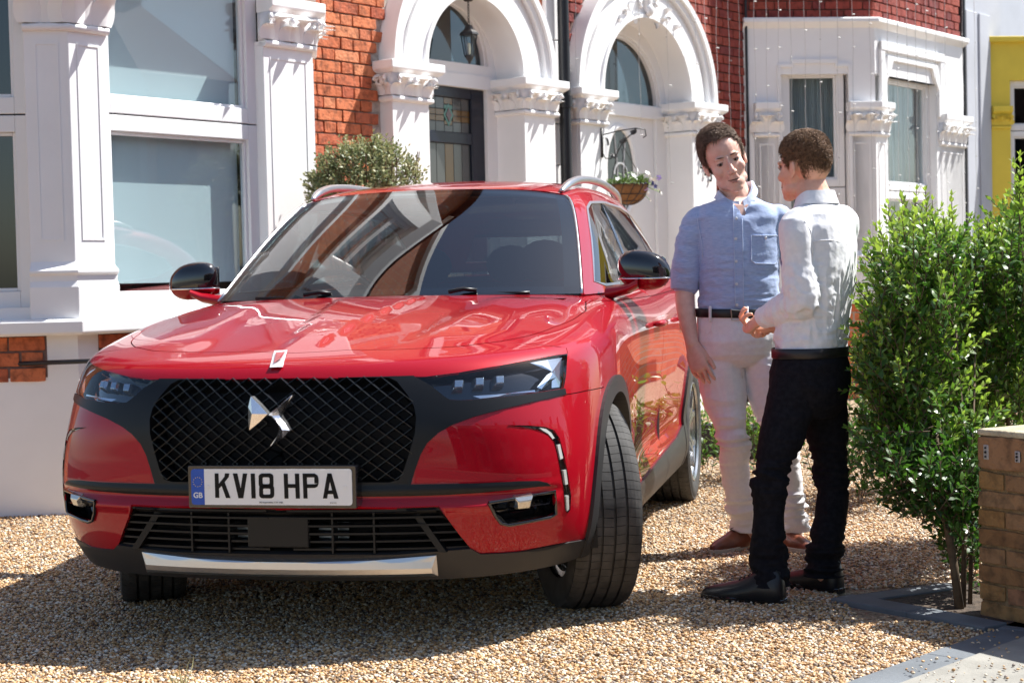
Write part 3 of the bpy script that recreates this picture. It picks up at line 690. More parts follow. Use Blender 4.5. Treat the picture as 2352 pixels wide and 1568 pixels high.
# lintel over canted window with shouldered top, piers
mb=MB()
def seg(mbx,a,b,z0_,z1_,out=0.,back=-.2):
    mould(mbx,[b0+dcb*a,b0+dcb*b],[(back,z0_),(out,z0_),(out,z1_),(back,z1_)])
seg(mb,0,s0-.02,zsB,zc-.5); seg(mb,s1+.02,LB,zsB,zc-.5) if s1+.02<LB-.01 else None
seg(mb,s0-.02,s1+.02,zwT+.03,zc-.5) if zwT+.03<zc-.5 else None
mb.build('bay_wall',W,hB)
mb=MB()
seg(mb,s0-.05,s0-.02,zwS-.9,zwT+.05,.02); seg(mb,s1+.02,s1+.05,zwS-.9,zwT+.05,.02); seg(mb,s0-.02,s0+.10,zwT+.03,zwT+.06,.02); seg(mb,s1-.10,s1+.02,zwT+.03,zwT+.06,.02); seg(mb,s0+.08,s1-.08,zwT+.06,zwT+.10,.02)
mb.build('window_moulding',W,hB)
def addw(origin,dv,L_,z0_,z1_,sp):
    return fancy_frame(hB,'bay_window',origin,dv,L_,z0_,z1_,fw=.07,split=sp,inner='curtain')
nrmB=np.array([-dcb[1],dcb[0]])
addw(tuple(b0+dcb*s0-nrmB*.06),tuple(dcb),s1-s0,zsB,zwT+.03,zwS)
# capitals on canted face (flat) and at the corner
o_=pillar(hB,[tuple(b0+dcb*(LB-.26)),(cB,BB),(cB+.24,BB)],zsB,zsB+.35,zcapN,zcapT,W,panel=True)
sA=cantB(1730,235)[0]; sB_=cantB(1797,235)[0]
pillar(hB,[tuple(b0+dcb*max(.02,sA)),tuple(b0+dcb*(sB_-.03))],zsB,zsB+.35,zcapN,zcapT,W,panel=True)
# front window of bay B
fl,fr=hp(2035,250,BB)[0],hp(2150,250,BB)[0]; fzT=hp(2040,165,BB)[1]; fzS=hp(2040,436,BB)[1]; 
mb=MB(); bx(mb,cB+.24,fl+.02,BB-.2,BB,zsB,zc-.5); bx(mb,fr,rB,BB-.2,BB,zsB,zc-.5); bx(mb,fl,fr,BB-.2,BB-.001,fzT,zc-.5); mb.build('bay_wall',W,hB)
mb=MB(); bx(mb,fl-.14,fl-.06,BB,BB+.03,zcapT,fzT+.26); bx(mb,fr+.06,fr+.14,BB,BB+.03,zcapT,fzT+.26); bx(mb,fl-.14,fr+.14,BB,BB+.035,fzT+.18,fzT+.26)
mb.prism([(fl-.02,fzT-.35),(fl-.02,fzT-.1),(fl+.08,fzT+.02),(fl+.12,fzT+.1),(fr-.12,fzT+.1),(fr-.08,fzT+.02),(fr+.02,fzT-.1),(fr+.02,fzT-.35),(fr+.06,fzT-.35),(fr+.06,fzT-.08),(fr-.0,fzT+.14),(fl+.0,fzT+.14),(fl-.06,fzT-.08),(fl-.06,fzT-.35)],BB,BB+.028,lambda p,q,h:(p,-h,q))
mb.build('window_moulding',W,hB,bevel=.004)
addw((fl,BB-.07),(1,0),fr-fl,zsB,fzT,fzS)
pillar(hB,[(hp(2157,300,BB)[0],BB),(hp(2215,300,BB)[0],BB),(hp(2215,300,BB)[0]+.2,BB-.2)],zsB,zsB+.35,zcapN-.02,zcapT-.02,W)
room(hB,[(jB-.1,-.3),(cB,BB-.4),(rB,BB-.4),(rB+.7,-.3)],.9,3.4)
# brick above the cornice
brick_field(hB,b0+nrmB*(-.03),dcb,LB-.0,zc+.0,5,MT['brickB'],'B',ph=.1)
brick_field(hB,(cB,BB-.03),(1,0),rB-cB,zc+.0,5,MT['brickB'],'B')
mb=MB(); mould(mb,pathB,[(-.3,zc),(-.045,zc),(-.045,zc+.42),(-.3,zc+.42)]); mb.build('brick_bed',MT['mortar_dark'],hB)
upper(hB,2.6,9.0,cB,rB,BB,MT['wallB'],zc+.40,0); upwin(hB,cx2,4.6)
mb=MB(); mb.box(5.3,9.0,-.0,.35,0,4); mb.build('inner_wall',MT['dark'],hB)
# cast iron downpipes
def pipe(h,t,w_,z1,r=.045,label=None):
    m_=MB(); m_.tube([(t,-w_,0.05),(t,-w_,z1)],r,14)
    for z_ in (.6,2.45,4.3): m_.tube([(t,-w_,z_),(t,-w_,z_+.09)],r*1.3,14)
    return m_.build('downpipe',MT['black'],h,smooth=40,label=label)
pipe(hB,hp(1299,300,.10)[0],.10,8)
pipe(hB,hp(2210,250,.55)[0],.55,8)
tv=hp(1716,200,.03)[0]; mb=MB(); mb.tube([(tv,-.03,1.3),(tv,-.03,4)],.012,8); mb.build('cable',MT['black'],hB)
# ================================================================= HOUSE C
t0c=hp(2217,200,.5)[0]; 
cW=.5; y0,_=hp(2275,200,cW); 
mb=MB(); bx(mb,t0c,y0+.3,-.3,cW,0,8.2); mb.build('wall',MT['lavender'],hC)
gx=hp(2243,200,cW)[0]
for a_,b_ in ((t0c+.0,gx-.02),(gx+.06,y0-.03)):
    mb=MB(); bx(mb,a_,b_,cW,cW+.02,0,hp(2243,30,cW)[1]); mb.build('raised_panel',MT['lavender'],hC,bevel=.008)
# yellow canted bay
c0=np.array([y0,cW]); 
def cC(u,v):
    nrm=nrmB; o=P0+c0[0]*E1+c0[1]*NN; nw=nrm[0]*E1+nrm[1]*NN; r=ray(u,v); t=((o-CC)@nw)/(r@nw); X=CC+t*r-o; dw=dcb[0]*E1+dcb[1]*NN; return float(X@dw),float(X[2])
sy,zy=cC(2325,245); _,zyt=cC(2300,85); sw,_=cC(2318,240); _,zyn=cC(2300,290); _,zym=cC(2330,300); _,zywt=cC(2330,185); _,zm1=cC(2330,550)
def segc(mbx,a,b,z0_,z1_,out=0.,back=-.2): mould(mbx,[c0+dcb*a,c0+dcb*b],[(back,z0_),(out,z0_),(out,z1_),(back,z1_)])
mb=MB(); segc(mb,0,.22,0,zyt); segc(mb,.22,1.5,zywt,zyt); segc(mb,1.25,1.5,0,zywt); segc(mb,.22,1.25,0,.9); o=mb.build('bay_front',MT['yellow'],hC)
mb=MB(); segc(mb,-.04,1.55,zyt-.06,zyt,.06); mb.build('cornice',MT['yellow'],hC,bevel=.01)
capital(o,[(c0[0],c0[1],*(c0+dcb*.22))],zyn,zy,MT['yellow'])
mb=MB(); bx(mb,y0,y0+3,-.3,-.01,0,8.2); mb.build('side_wall',MT['lavender'],hC)
fancy_frame(hC,'bay_window',tuple(c0+dcb*.22-nrmB*.05),tuple(dcb),1.03,.9,zywt,fw=.06,split=zym,glass='glass_d')
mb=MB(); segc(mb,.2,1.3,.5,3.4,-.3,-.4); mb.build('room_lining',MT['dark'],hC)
mb=MB(); mb.add([(8.9,-.6,8.1),(14,-.6,8.1),(14,5.2,11.3),(8.9,5.2,11.3)],[(0,1,2,3)]); mb.build('roof',MT['tile'],hC)
mb=MB(); bx(mb,y0+.9,14,-.3,.0,0,8.2); mb.build('far_wall',MT['lavender'],hC)

# ---- black hose/cable along the left plinth: top-level
q=[at_y(-60,836,8.55),at_y(60,835,8.5),at_y(120,832,8.45),at_y(205,829,8.35),at_y(300,838,8.4)]
mb=MB(); mb.tube([tuple(p) for p in q],.012,8); tag(mb.build('cable',MT['black'],smooth=True),'thin black cable strung along the white bay wall left of the car','cable')

# ================================================================= things on the houses
def HW(t,w_,z): q=P0+t*E1+w_*NN; return Vector((q[0],q[1],z))
# lantern
lt,lz=hp(1077,75,.0); 
lan=thing('hanging_lantern','black six-sided lantern hanging by a chain in the left porch arch','lantern',tuple(HW(lt,.0,hp(1077,100,0)[1])),HR)
brass=mat('aged_brass',(.10,.075,.04),.45,metal=.6)
s_=.0075*.36  # metres per D px at this distance
mb=MB(); hh=hp(1077,50,0)[1]-hp(1077,132,0)[1]; H2=hh
def hexa(r,z,n=6): return [(r*math.cos(2*PI*k/n),r*math.sin(2*PI*k/n),z) for k in range(n)]
def hexloft(mbx,prof): 
    G=np.array([[ (r*math.cos(2*PI*k/6),r*math.sin(2*PI*k/6),z) for r,z in prof] for k in range(6)]); mbx.grid(G,closeu=True)
hexloft(mb,[(.0,.13),(.02,.13),(.03,.11),(.035,.10),(.065,.075),(.07,.06),(.06,.055),(.0,.055)])
hexloft(mb,[(.0,-.10),(.034,-.10),(.036,-.085),(.025,-.11),(.012,-.13),(.008,-.145),(0,-.15)])
mb.build('lantern_cap',MT['iron'],lan)
mb=MB()
for k in range(6):
    a=2*PI*k/6; mb.tube([(.058*math.cos(a),.058*math.sin(a),.058),(.033*math.cos(a),.033*math.sin(a),-.09)],.0045,5)
mb.build('frame_bar',MT['iron'],lan)
mb=MB(); hexloft(mb,[(.054,.056),(.031,-.088)]); mb.build('lantern_glass',MT['glass'],lan)
mb=MB(); mb.tube([(0,0,-.08),(0,0,-.0)],.009,8); mb.build('candle_tube',mat('cream_candle',(.7,.65,.5),.5),lan)
mb=MB(); zc0=.13
for k in range(9):
    z_=zc0+.02*k; ring=[(.008*math.cos(a)*(1 if k%2 else 0),.008*math.cos(a)*(0 if k%2 else 1),z_+.013+.013*math.sin(a)) for a in np.linspace(0,2*PI,9)]; mb.tube(ring,.0025,5,cap=False)
mb.build('chain',MT['iron'],lan)
mb=MB(); mb.lathe([(0,.30),(.03,.30),(.05,.34),(.055,.38),(.03,.42),(.02,.45),(.02,.9)],n=16); mb.build('ceiling_rose',MT['iron'],lan,smooth=True)
# hanging basket bracket + basket
bt,bz_=hp(1381,320,.10)
br=thing('wall_bracket','dark wrought iron leafy bracket fixed to the right porch pier','bracket',tuple(HW(bt,.105,0)),HR)
def hb(u,v,t_=bt,wofs=.105):  # plane through bracket, perpendicular-ish to the wall and facing the camera
    r=ray(u,v); o=P0+t_*E1; nrm=np.array([0,-1.,0]); Yc=o[1]+wofs*NN[1]; X=CC+r*((Yc)/r[1]); q=X-P0; return (q@E1-bt, -(q@NN)+.105, X[2])
zb0,zb1=hp(1381,295,.1)[1],hp(1381,362,.1)[1]
mb=MB(); mb.tube([(0,0,zb0),(0,0,zb1)],.011,8)
# arm projecting out from the wall and slightly along it
ax=.34
def arm(s,z): return (s*.55,-s*.60,z)
zT=hp(1381,305,.1)[1]
mb.tube([arm(0,zT-.02),arm(.15,zT+.01),arm(.33,zT+.03),arm(.42,zT+.02),arm(.43,zT-.03),arm(.40,zT-.045)],.0055,6)
mb.tube([arm(0,zT-.14),arm(.03,zT-.2),arm(.08,zT-.205),arm(.14,zT-.17),arm(.18,zT-.11),arm(.22,zT-.06),arm(.3,zT-.01)],.005,6)
mb.build('scroll_arm',MT['iron'],br,smooth=True)
mb=MB()
for (s,z,a) in ((.18,zT-.07,.3),(.05,zT-.10,1.6),(.09,zT-.165,-.5),(.28,zT+.0,.2)):
    dv=np.array([.55*math.cos(a),-.60*math.cos(a),math.sin(a)]); sv=np.array([.45,.4,.5]); sv-=dv*(sv@dv)/(dv@dv); sv/=np.linalg.norm(sv)
    leaf(mb,arm(s,z),dv,np.cross(dv,sv),sv,.075,.045,1)
mb.build('iron_leaves',MT['iron'],br,smooth=True)
bk=thing('hanging_basket','coco lined hanging basket of white and violet flowers by the white door','flower basket')
ctr=at_y(1443,430,np.array(HW(bt,.105,0))[1]-.22); bk.location=tuple(ctr); rB_=.155
coco=mat('coco_liner',(.22,.10,.035),.95,col2=(.30,.15,.06),scale=25,bump=1,bscale=160,bdist=.01)
mb=MB(); mb.lathe([(rB_*math.sin(a),-rB_*1.0*math.cos(a)+.02) for a in np.linspace(0.02,PI/2,10)]+[(rB_*.9,.02)],n=24); mb.build('basket_liner',coco,bk,smooth=True)
mb=MB()
for k in range(12):
    a=2*PI*k/12; mb.tube([((rB_+.003)*math.sin(th)*math.cos(a+th*.5),(rB_+.003)*math.sin(th)*math.sin(a+th*.5),-(rB_+.003)*math.cos(th)+.02) for th in np.linspace(.1,PI/2,8)],.0028,5)
for th in (.6,1.05,PI/2): mb.tube([((rB_+.003)*math.sin(th)*math.cos(a),(rB_+.003)*math.sin(th)*math.sin(a),-(rB_+.003)*math.cos(th)+.02) for a in np.linspace(0,2*PI,25)],.003,5,cap=False)
for k in range(3):
    a=2*PI*k/3+.5; top=np.array([-.06,-.02,.36]); mb.tube([(rB_*math.cos(a),rB_*math.sin(a),.02),tuple(top*.5+np.array([rB_*math.cos(a),rB_*math.sin(a),.02])*.5),tuple(top)],.0025,5)
mb.build('wire_frame',MT['iron'],bk)
leafy=mat('basket_leaf',(.10,.20,.04),.5,col2=(.20,.32,.08),scale=20)
mb=MB()
def blade(mbx,p,d,L_,wd,up=(0,0,1)):
    p=np.array(p,float); d=np.array(d,float); d/=np.linalg.norm(d)+1e-9; s=np.cross(d,np.array(up)+rng.normal(0,.3,3)); s/=np.linalg.norm(s)+1e-9; n_=np.cross(s,d)
    mbx.add([p,p+d*L_*.5+s*wd*.5+n_*L_*.04,p+d*L_,p+d*L_*.5-s*wd*.5+n_*L_*.04],[(0,1,2),(0,2,3)])
for _ in range(700):
    a=rng.uniform(0,6.28); r_=rB_*math.sqrt(rng.uniform(0,1.1)); p=(r_*math.cos(a),r_*math.sin(a),.02+rng.uniform(-.01,.09)*(1.2-r_/rB_)); blade(mb,p,(math.cos(a)*rng.uniform(.2,1.2),math.sin(a)*rng.uniform(.2,1.2),rng.uniform(-.4,1)),rng.uniform(.02,.045),.012)
mb.build('foliage',leafy,bk,kind='stuff')
fm={'w':mat('white_petal',(.85,.84,.80),.6),'v':mat('violet_petal',(.22,.12,.55),.6),'l':mat('lilac_petal',(.45,.33,.72),.6),'n':mat('indigo_petal',(.05,.06,.22),.6)}
def flower_mesh(m_):
    f=MB(); 
    for k in range(5):
        a=2*PI*k/5; d=np.array([math.cos(a),math.sin(a),.25]); s=np.array([-math.sin(a),math.cos(a),0]); 
        f.add([(0,0,0),d*.6+s*.42,d*1.0+s*.2,d*1.0-s*.2,d*.6-s*.42],[(0,1,2,3,4)])
    return f.mesh('flower',m_)
fmesh={k:flower_mesh(v) for k,v in fm.items()}
cr_,cu_=_R,_U
for (u_,v_,k,sz) in [(1412,421,'w',.03),(1436,418,'w',.03),(1450,419,'w',.033),(1458,407,'w',.035),(1468,400,'w',.03),(1487,398,'w',.03),(1462,414,'v',.02),(1472,421,'v',.03),(1480,423,'v',.028),(1455,430,'l',.024),(1486,436,'l',.03),(1489,444,'w',.02),(1513,408,'l',.028),(1498,421,'n',.025),(1505,428,'n',.022),(1490,416,'l',.02),(1495,410,'w',.018),(1427,427,'w',.024),(1513,437,'w',.02),(1520,444,'w',.018),(1493,460,'w',.02),(1443,427,'w',.026),(1420,412,'w',.03),(1428,416,'w',.034),(1444,410,'w',.034),(1452,402,'w',.03),(1475,404,'w',.03),(1482,410,'w',.028),(1466,392,'w',.03),(1438,424,'w',.03),(1455,420,'w',.026),(1492,404,'w',.024),(1503,412,'w',.022),(1480,430,'v',.026),(1468,432,'w',.022),(1516,440,'n',.015),(1478,405,'w',.02)]:
    X=at_y(u_,v_,ctr[1]-rng.uniform(.02,.1)); o=link('flower',fmesh[k],bk); o.location=tuple(X-ctr); o.scale=(sz*.8,)*3; o.rotation_euler=(R(70)+rng.normal(0,.4),rng.normal(0,.4),rng.uniform(0,6))
mb=MB()
for (u_,v_) in [(1513,408),(1498,421),(1516,440),(1493,460),(1487,398),(1520,444)]:
    X=at_y(u_,v_,ctr[1]-.05)-ctr; mb.tube([(X[0]*.3,X[1]*.3,.03),tuple(X*.7+np.array([0,0,.02])),tuple(X)],.002,4)
mb.build('flower_stems',leafy,bk)
# house number
def digit_stroke(ch):
    if ch=='2': return [(-.5,.6),(-.3,.95),(.15,1.),(.48,.75),(.4,.4),(-.5,-.95),(.0,-.85),(.55,-1.)]
    return [(-.5,.8),(0,1.),(.45,.75),(.4,.3),(-.05,.08),(.45,-.1),(.5,-.6),(.1,-1.),(-.5,-.8)]
def numeral(h,ch,t,w_,z,sc_):
    pts=[np.array(p)*sc_ for p in digit_stroke(ch)]
    # smooth
    P=[]
    for i in range(len(pts)-1):
        p0=pts[max(i-1,0)];p1=pts[i];p2=pts[i+1];p3=pts[min(i+2,len(pts)-1)]
        for s in np.linspace(0,1,5)[:-1]: P.append(.5*((2*p1)+(-p0+p2)*s+(2*p0-5*p1+4*p2-p3)*s*s+(-p0+3*p1-3*p2+p3)*s**3))
    P.append(pts[-1]); m_=MB(); m_.tube([(t+p[0]*.6,-w_,z+p[1]) for p in P],sc_*.17,6); return m_.build('numeral',MT['iron'],h,smooth=True)
for ch,(u_,v_) in zip('223',((1611,374),(1621,390),(1632,404))):
    t_,z_=hp(u_,v_,.115); numeral(hB,ch,t_,.115,z_,.045)
# icicle lights
bulb=mat('clear_fairy_bulb',(.36,.36,.35),.5); wirem=mat('white_flex',(.6,.6,.58),.5)
grp='fairy light strings hanging on the right house'
desc=['string of clear fairy lights hanging over the dark red brick','string of fairy lights hanging in front of the white bay','string of fairy lights hanging over the white arch']
def lights(u0,w_,v1,lbl,tw=0.):
    t_,_=hp(u0,200,w_); zb=hp(u0,v1,w_)[1]; zt=5.2
    o=thing('light_string',lbl,'fairy lights',tuple(HW(t_,w_,0)),HR,grp)
    ph=random.random()*6; n_=36
    path_=[(.008*math.sin(ph+k*.8),0,zt+(zb-zt)*k/n_) for k in range(n_+1)]
    m_=MB(); m_.tube(path_,.0022,4); m_.build('wire',wirem,o)
    m_=MB(); z_=zb
    while z_<3.9:
        x=.012*math.sin(ph+(zt-z_)/(zt-zb)*n_*.8); a=random.uniform(-1,1); m_.tube([(x,0,z_),(x+.022*math.copysign(1,a),-.01,z_-.006+a*.012)],[.003,.006],5); z_+=random.uniform(.28,.5)
    m_.build('bulbs',bulb,o,kind='stuff')
ORD=['first','second','third','fourth','fifth','sixth','seventh','eighth','ninth','tenth','eleventh']; cnt={}
for i,(u0,w_,v1) in enumerate([(1325,.14,420),(1470,.16,310),(1535,.2,420),(1600,.16,250),(1622,.05,300),(1648,.05,320),(1676,.05,330),(1700,.05,350),(1735,.5,600),(1762,.6,640),(1790,.7,620),(1818,.8,650),(1850,.8,640),(1885,.85,600),(1925,.9,640),(1960,.95,620),(2000,1.,600),(2040,.97,640),(2062,.97,600),(2085,.97,640),(2105,.97,620),(2128,.97,600),(2150,.97,640),(2172,.97,620),(2212,1.0,560),(2240,.8,520)]):
    base='white arch' if u0 in(1470,1535) else 'dark red brick' if u0<1720 else 'angled side of the bay' if u0<2010 else 'curtained front bay window' if u0<2200 else 'downpipe and grey wall'
    lights(u0,w_,v1,'fairy light string, %s from the left before the %s'%(ORD[cnt.setdefault(base,0)],base)); cnt[base]+=1

# ================================================================= far side of the street (mirrored in bumper and lamps)
opp=['brick','pale','grey']
for k in range(7):
    t0=-22+k*6.0; wq=24.0; o=thing('opposite_house',['brown brick house','dark rendered house','brown brick house with dark roof','brown rendered house','tall brown brick house','dull rendered house','last brown house'][k]+' across the street, %s in the row'%['far left','second from left','third from left','middle','third from right','second from right','far right'][k],'house',tuple(P0),HR,'terraced houses across the street')
    col=MT['wallC'] if k%2==0 else MT['oppwall']
    m_=MB(); bx(m_,t0,t0+5.9,wq,wq+8,0,6.2+.2*(k%3)); m_.build('wall',col,o)
    hz=6.2+.2*(k%3); m_=MB(); m_.add([(t0-.1,-wq+.3,hz-.1),(t0+6,-wq+.3,hz-.1),(t0+6,-wq-4,hz+2.6),(t0-.1,-wq-4,hz+2.6),(t0-.1,-wq-8.2,hz-.1),(t0+6,-wq-8.2,hz-.1)],[(0,1,2,3),(3,2,5,4),(0,3,4),(1,5,2)]); m_.build('roof',MT['tile'],o)
    m_=MB(); bx(m_,t0+.3,t0+2.6,wq-.9,wq,0,5.6); m_.prism([(t0+.2,5.6),(t0+2.7,5.6),(t0+1.45,7.4)],wq-.95,wq+.5,lambda p,q,h:(p,-h,q)); m_.build('bay',MT['opptrim'],o)
    for (a,b,c,d,e) in ((t0+.55,t0+2.35,1.,2.5,wq-.92),(t0+.55,t0+2.35,3.6,5.,wq-.92),(t0+3.6,t0+4.8,3.6,5.,wq-.02),(t0+3.8,t0+4.7,0,2.3,wq-.02)):
        m_=MB(); bx(m_,a,b,e-.02,e,c,d); m_.build('window',MT['dark'],o)
    m_=MB(); bx(m_,t0+5.4,t0+6.1,wq+3.4,wq+4.4,hz+1.5,hz+3.6); m_.build('chimney',MT['wallC'],o)
# ================================================================== CAR
CX,CY,YAW=-.7493,5.1341,.2082
# car local frame (Empty): local x = forward, y = car's left, z up; origin on the ground below the front bumper
fwd=np.array([-math.sin(YAW),-math.cos(YAW),0]); lft=np.array([math.cos(YAW),-math.sin(YAW),0])
car=thing('parked_car','glossy red family SUV parked on the gravel, front wheels turned, registration KV18 HPA','car',(CX,CY,0),math.atan2(fwd[1],fwd[0]))
CO=np.array([CX,CY,0.])
Cc=CC-CO; Cc=np.array([-(Cc@fwd),Cc@lft,Cc[2]])
def rc(u,v):
    r=ray(u,v); return np.array([-(r@fwd),r@lft,r[2]])
def atc(u,v,**k):
    r=rc(u,v); (n_,val),=k.items(); i='dyz'.index(n_); return Cc+r*((val-Cc[i])/r[i])
def L2(P):   # (d,y,z)->local xyz
    P=np.asarray(P,float).copy(); P[...,0]*=-1; return P
# crop-to-picture conversions
def z5(x,y): return (847.1+x/2.3137, 734.1+y/2.3137)
def z4(x,y): return (94.1+x/2.380, 753.0+y/2.380)
def z6(x,y): return (357.7+x/2.272, 376.5+y/2.272)
def z7(x,y): return (1317.6+x/1.960, 376.5+y/1.960)

red,_n,_l,_b=new_mat('red_car_paint')
_b.inputs['Base Color'].default_value=(.34,.0006,.010,1); _b.inputs['Metallic'].default_value=.15; _b.inputs['Roughness'].default_value=.45; _b.inputs['Specular IOR Level'].default_value=.1
_b.inputs['Coat Weight'].default_value=1; _b.inputs['Coat Roughness'].default_value=.008; _b.inputs['Coat IOR'].default_value=1.42
MT['red']=red
MT['trim']=mat('matt_black_plastic',(.008,.0085,.010),.36,spec=.3,bump=.08,bscale=300,bdist=.001)
MT['gloss']=mat('gloss_black_plastic',(.006,.006,.008),.08,coat=1)
MT['clad']=mat('grey_textured_cladding',(.024,.024,.025),.42,spec=.4,bump=.15,bscale=400,bdist=.001)
MT['chrome']=mat('chrome',(.82,.83,.85),.06,metal=1)
MT['chrome2']=mat('emblem_chrome',(.86,.87,.89),.26,metal=1)
MT['satin']=mat('satin_aluminium',(.58,.59,.61),.3,metal=1)
MT['strip']=mat('brushed_silver_strip',(.62,.63,.65),.33,metal=1)
MT['rubber']=mat('tyre_rubber',(.042,.040,.038),.75,var=.4,scale=18,bump=.1,bscale=200,bdist=.001)
MT['alloy']=mat('alloy_wheel',(.50,.51,.53),.25,metal=.9)
MT['cavity']=mat('black_cavity',(.004,.004,.005),.7)
MT['under']=mat('underbody',(.012,.012,.012),.9)
MT['screen']=glass_mat('windscreen_glass',(.30,.38,.40),ior=1.85)
MT['tint']=glass_mat('tinted_side_glass',(.25,.28,.28),ior=1.7)
MT['lens']=glass_mat('lamp_lens',(.85,.90,.95),ior=1.38)
MT['led']=mat('white_led_strip',(.45,.46,.44),.25)
MT['seat']=mat('dark_seat',(.03,.03,.032),.7)

# ---- body control net: rows of (d,y,z), rows bottom -> cowl
def rows():
    r=[]
    dS=[.95,1.18,1.42,1.8,2.4,3.0,3.66,4.1]
    r.append([(.115,0,.222),(.125,.22,.222),(.155,.44,.222),(.215,.62,.225),(.315,.75,.23),(.44,.835,.235),(.59,.885,.24),(.74,.90,.245)]+[(d,.90,.235) for d in dS[:6]]+[(3.66,.90,.24),(4.1,.87,.25),(4.36,.76,.28),(4.50,.45,.30),(4.53,0,.30)])
    r.append([(.055,0,.32),(.065,.22,.32),(.10,.44,.32),(.165,.625,.32),(.265,.775,.32),(.395,.87,.32),(.56,.915,.32),(.74,.925,.32)]+[(d,.925,.32) for d in dS[:6]]+[(3.66,.94,.32),(4.1,.90,.34),(4.41,.77,.36),(4.55,.45,.37),(4.57,0,.37)])
    r.append([(.035,0,.45),(.042,.22,.45),(.08,.44,.45),(.135,.635,.45),(.225,.79,.45),(.365,.885,.45),(.55,.925,.45),(.74,.935,.45),(.95,.94,.45),(1.18,.935,.45),(1.42,.915,.45),(1.8,.895,.45),(2.4,.89,.45),(3.0,.905,.45),(3.66,.945,.45),(4.1,.905,.47),(4.42,.78,.48),(4.56,.45,.49),(4.58,0,.49)])
    r.append([(.035,0,.60),(.043,.22,.60),(.08,.44,.60),(.135,.635,.60),(.225,.785,.60),(.365,.882,.60),(.55,.925,.60),(.74,.938,.60),(.95,.945,.60),(1.18,.938,.60),(1.42,.915,.60),(1.8,.898,.60),(2.4,.893,.60),(3.0,.908,.60),(3.66,.95,.60),(4.1,.91,.62),(4.42,.78,.63),(4.56,.45,.63),(4.58,0,.63)])
    r.append([(.05,0,.74),(.058,.22,.74),(.098,.44,.74),(.16,.625,.74),(.26,.765,.745),(.395,.858,.75),(.57,.908,.755),(.75,.928,.76),(.95,.938,.765),(1.18,.932,.77),(1.42,.915,.77),(1.8,.908,.77),(2.4,.908,.77),(3.0,.918,.78),(3.66,.95,.79),(4.1,.91,.80),(4.40,.78,.81),(4.53,.45,.81),(4.55,0,.81)])
    r.append([(.105,0,.855),(.112,.22,.856),(.145,.44,.862),(.215,.61,.872),(.325,.745,.884),(.455,.835,.892),(.61,.885,.90),(.77,.91,.905),(.95,.922,.908),(1.18,.92,.91),(1.42,.915,.912),(1.8,.917,.915),(2.4,.920,.92),(3.0,.925,.925),(3.66,.94,.935),(4.1,.90,.945),(4.38,.76,.95),(4.50,.45,.955),(4.52,0,.955)])
    r.append([(.165,0,.905),(.175,.22,.906),(.215,.43,.909),(.29,.585,.917),(.40,.71,.927),(.535,.80,.937),(.68,.85,.948),(.81,.875,.958),(.96,.89,.967),(1.18,.893,.977),(1.42,.895,.987),(1.8,.898,.995),(2.4,.90,1.0),(3.0,.905,1.01),(3.66,.915,1.03),(4.08,.875,1.045),(4.34,.74,1.05),(4.46,.45,1.055),(4.48,0,1.055)])
    r.append([(.295,0,.938),(.305,.21,.940),(.345,.40,.943),(.42,.55,.951),(.53,.67,.962),(.66,.755,.973),(.79,.805,.986),(.90,.828,.998),(1.03,.843,1.010),(1.22,.853,1.023),(1.43,.862,1.033),(1.8,.868,1.04),(2.4,.872,1.045),(3.0,.875,1.06),(3.66,.88,1.085),(4.05,.84,1.10),(4.3,.70,1.11),(4.42,.43,1.11),(4.44,0,1.11)])
    r.append([(.60,0,1.003),(.61,.19,1.003),(.64,.36,1.003),(.70,.49,1.003),(.78,.60,1.006),(.87,.68,1.012),(.97,.735,1.022),(1.06,.77,1.032),(1.16,.79,1.041),(1.30,.812,1.05),(1.46,.83,1.055),(1.8,.845,1.06),(2.4,.848,1.068),(3.0,.85,1.085),(3.66,.85,1.12),(4.02,.81,1.14),(4.27,.66,1.15),(4.39,.41,1.15),(4.41,0,1.15)])
    r.append([(.98,0,1.060),(.985,.16,1.060),(1.01,.30,1.059),(1.05,.41,1.059),(1.10,.50,1.060),(1.16,.58,1.063),(1.22,.64,1.068),(1.28,.69,1.072),(1.35,.725,1.075),(1.43,.755,1.077),(1.54,.785,1.078),(1.8,.81,1.08),(2.4,.815,1.092),(3.0,.815,1.11),(3.66,.80,1.15),(4.0,.76,1.17),(4.24,.62,1.18),(4.36,.39,1.18),(4.38,0,1.18)])
    r.append([(1.33,0,1.098),(1.335,.14,1.098),(1.35,.27,1.098),(1.37,.38,1.097),(1.39,.47,1.096),(1.42,.55,1.095),(1.45,.61,1.094),(1.48,.655,1.092),(1.52,.69,1.090),(1.57,.72,1.088),(1.64,.745,1.086),(1.85,.765,1.088),(2.4,.77,1.10),(3.0,.77,1.12),(3.66,.75,1.16),(3.98,.71,1.18),(4.2,.58,1.19),(4.33,.37,1.19),(4.35,0,1.19)])
    return np.array(r,float)          # [nv,nu,3]
NET=rows().transpose(1,0,2)           # [nu,nv,3]
NU,NV=NET.shape[:2]
def ext(P):
    a=P[1:3][::-1].copy(); a[...,1]*=-1; b=P[-3:-1][::-1].copy(); b[...,1]*=-1
    P=np.concatenate([a,P,b],0); lo=2*P[:,:1]-P[:,1:2]; lo2=2*lo-P[:,:1]; hi=2*P[:,-1:]-P[:,-2:-1]; hi2=2*hi-P[:,-1:]
    return np.concatenate([lo2,lo,P,hi,hi2],1)
def blur(Pe):
    A=(Pe[:-2]+4*Pe[1:-1]+Pe[2:])/6; return (A[:,:-2]+4*A[:,1:-1]+A[:,2:])/6
_E=ext(NET); Q=NET+.8*(NET-blur(_E)[1:-1,1:-1]); QE=ext(Q)
def bs(t): return np.stack([(1-t)**3,3*t**3-6*t**2+4,-3*t**3+3*t**2+3*t+1,t**3],-1)/6
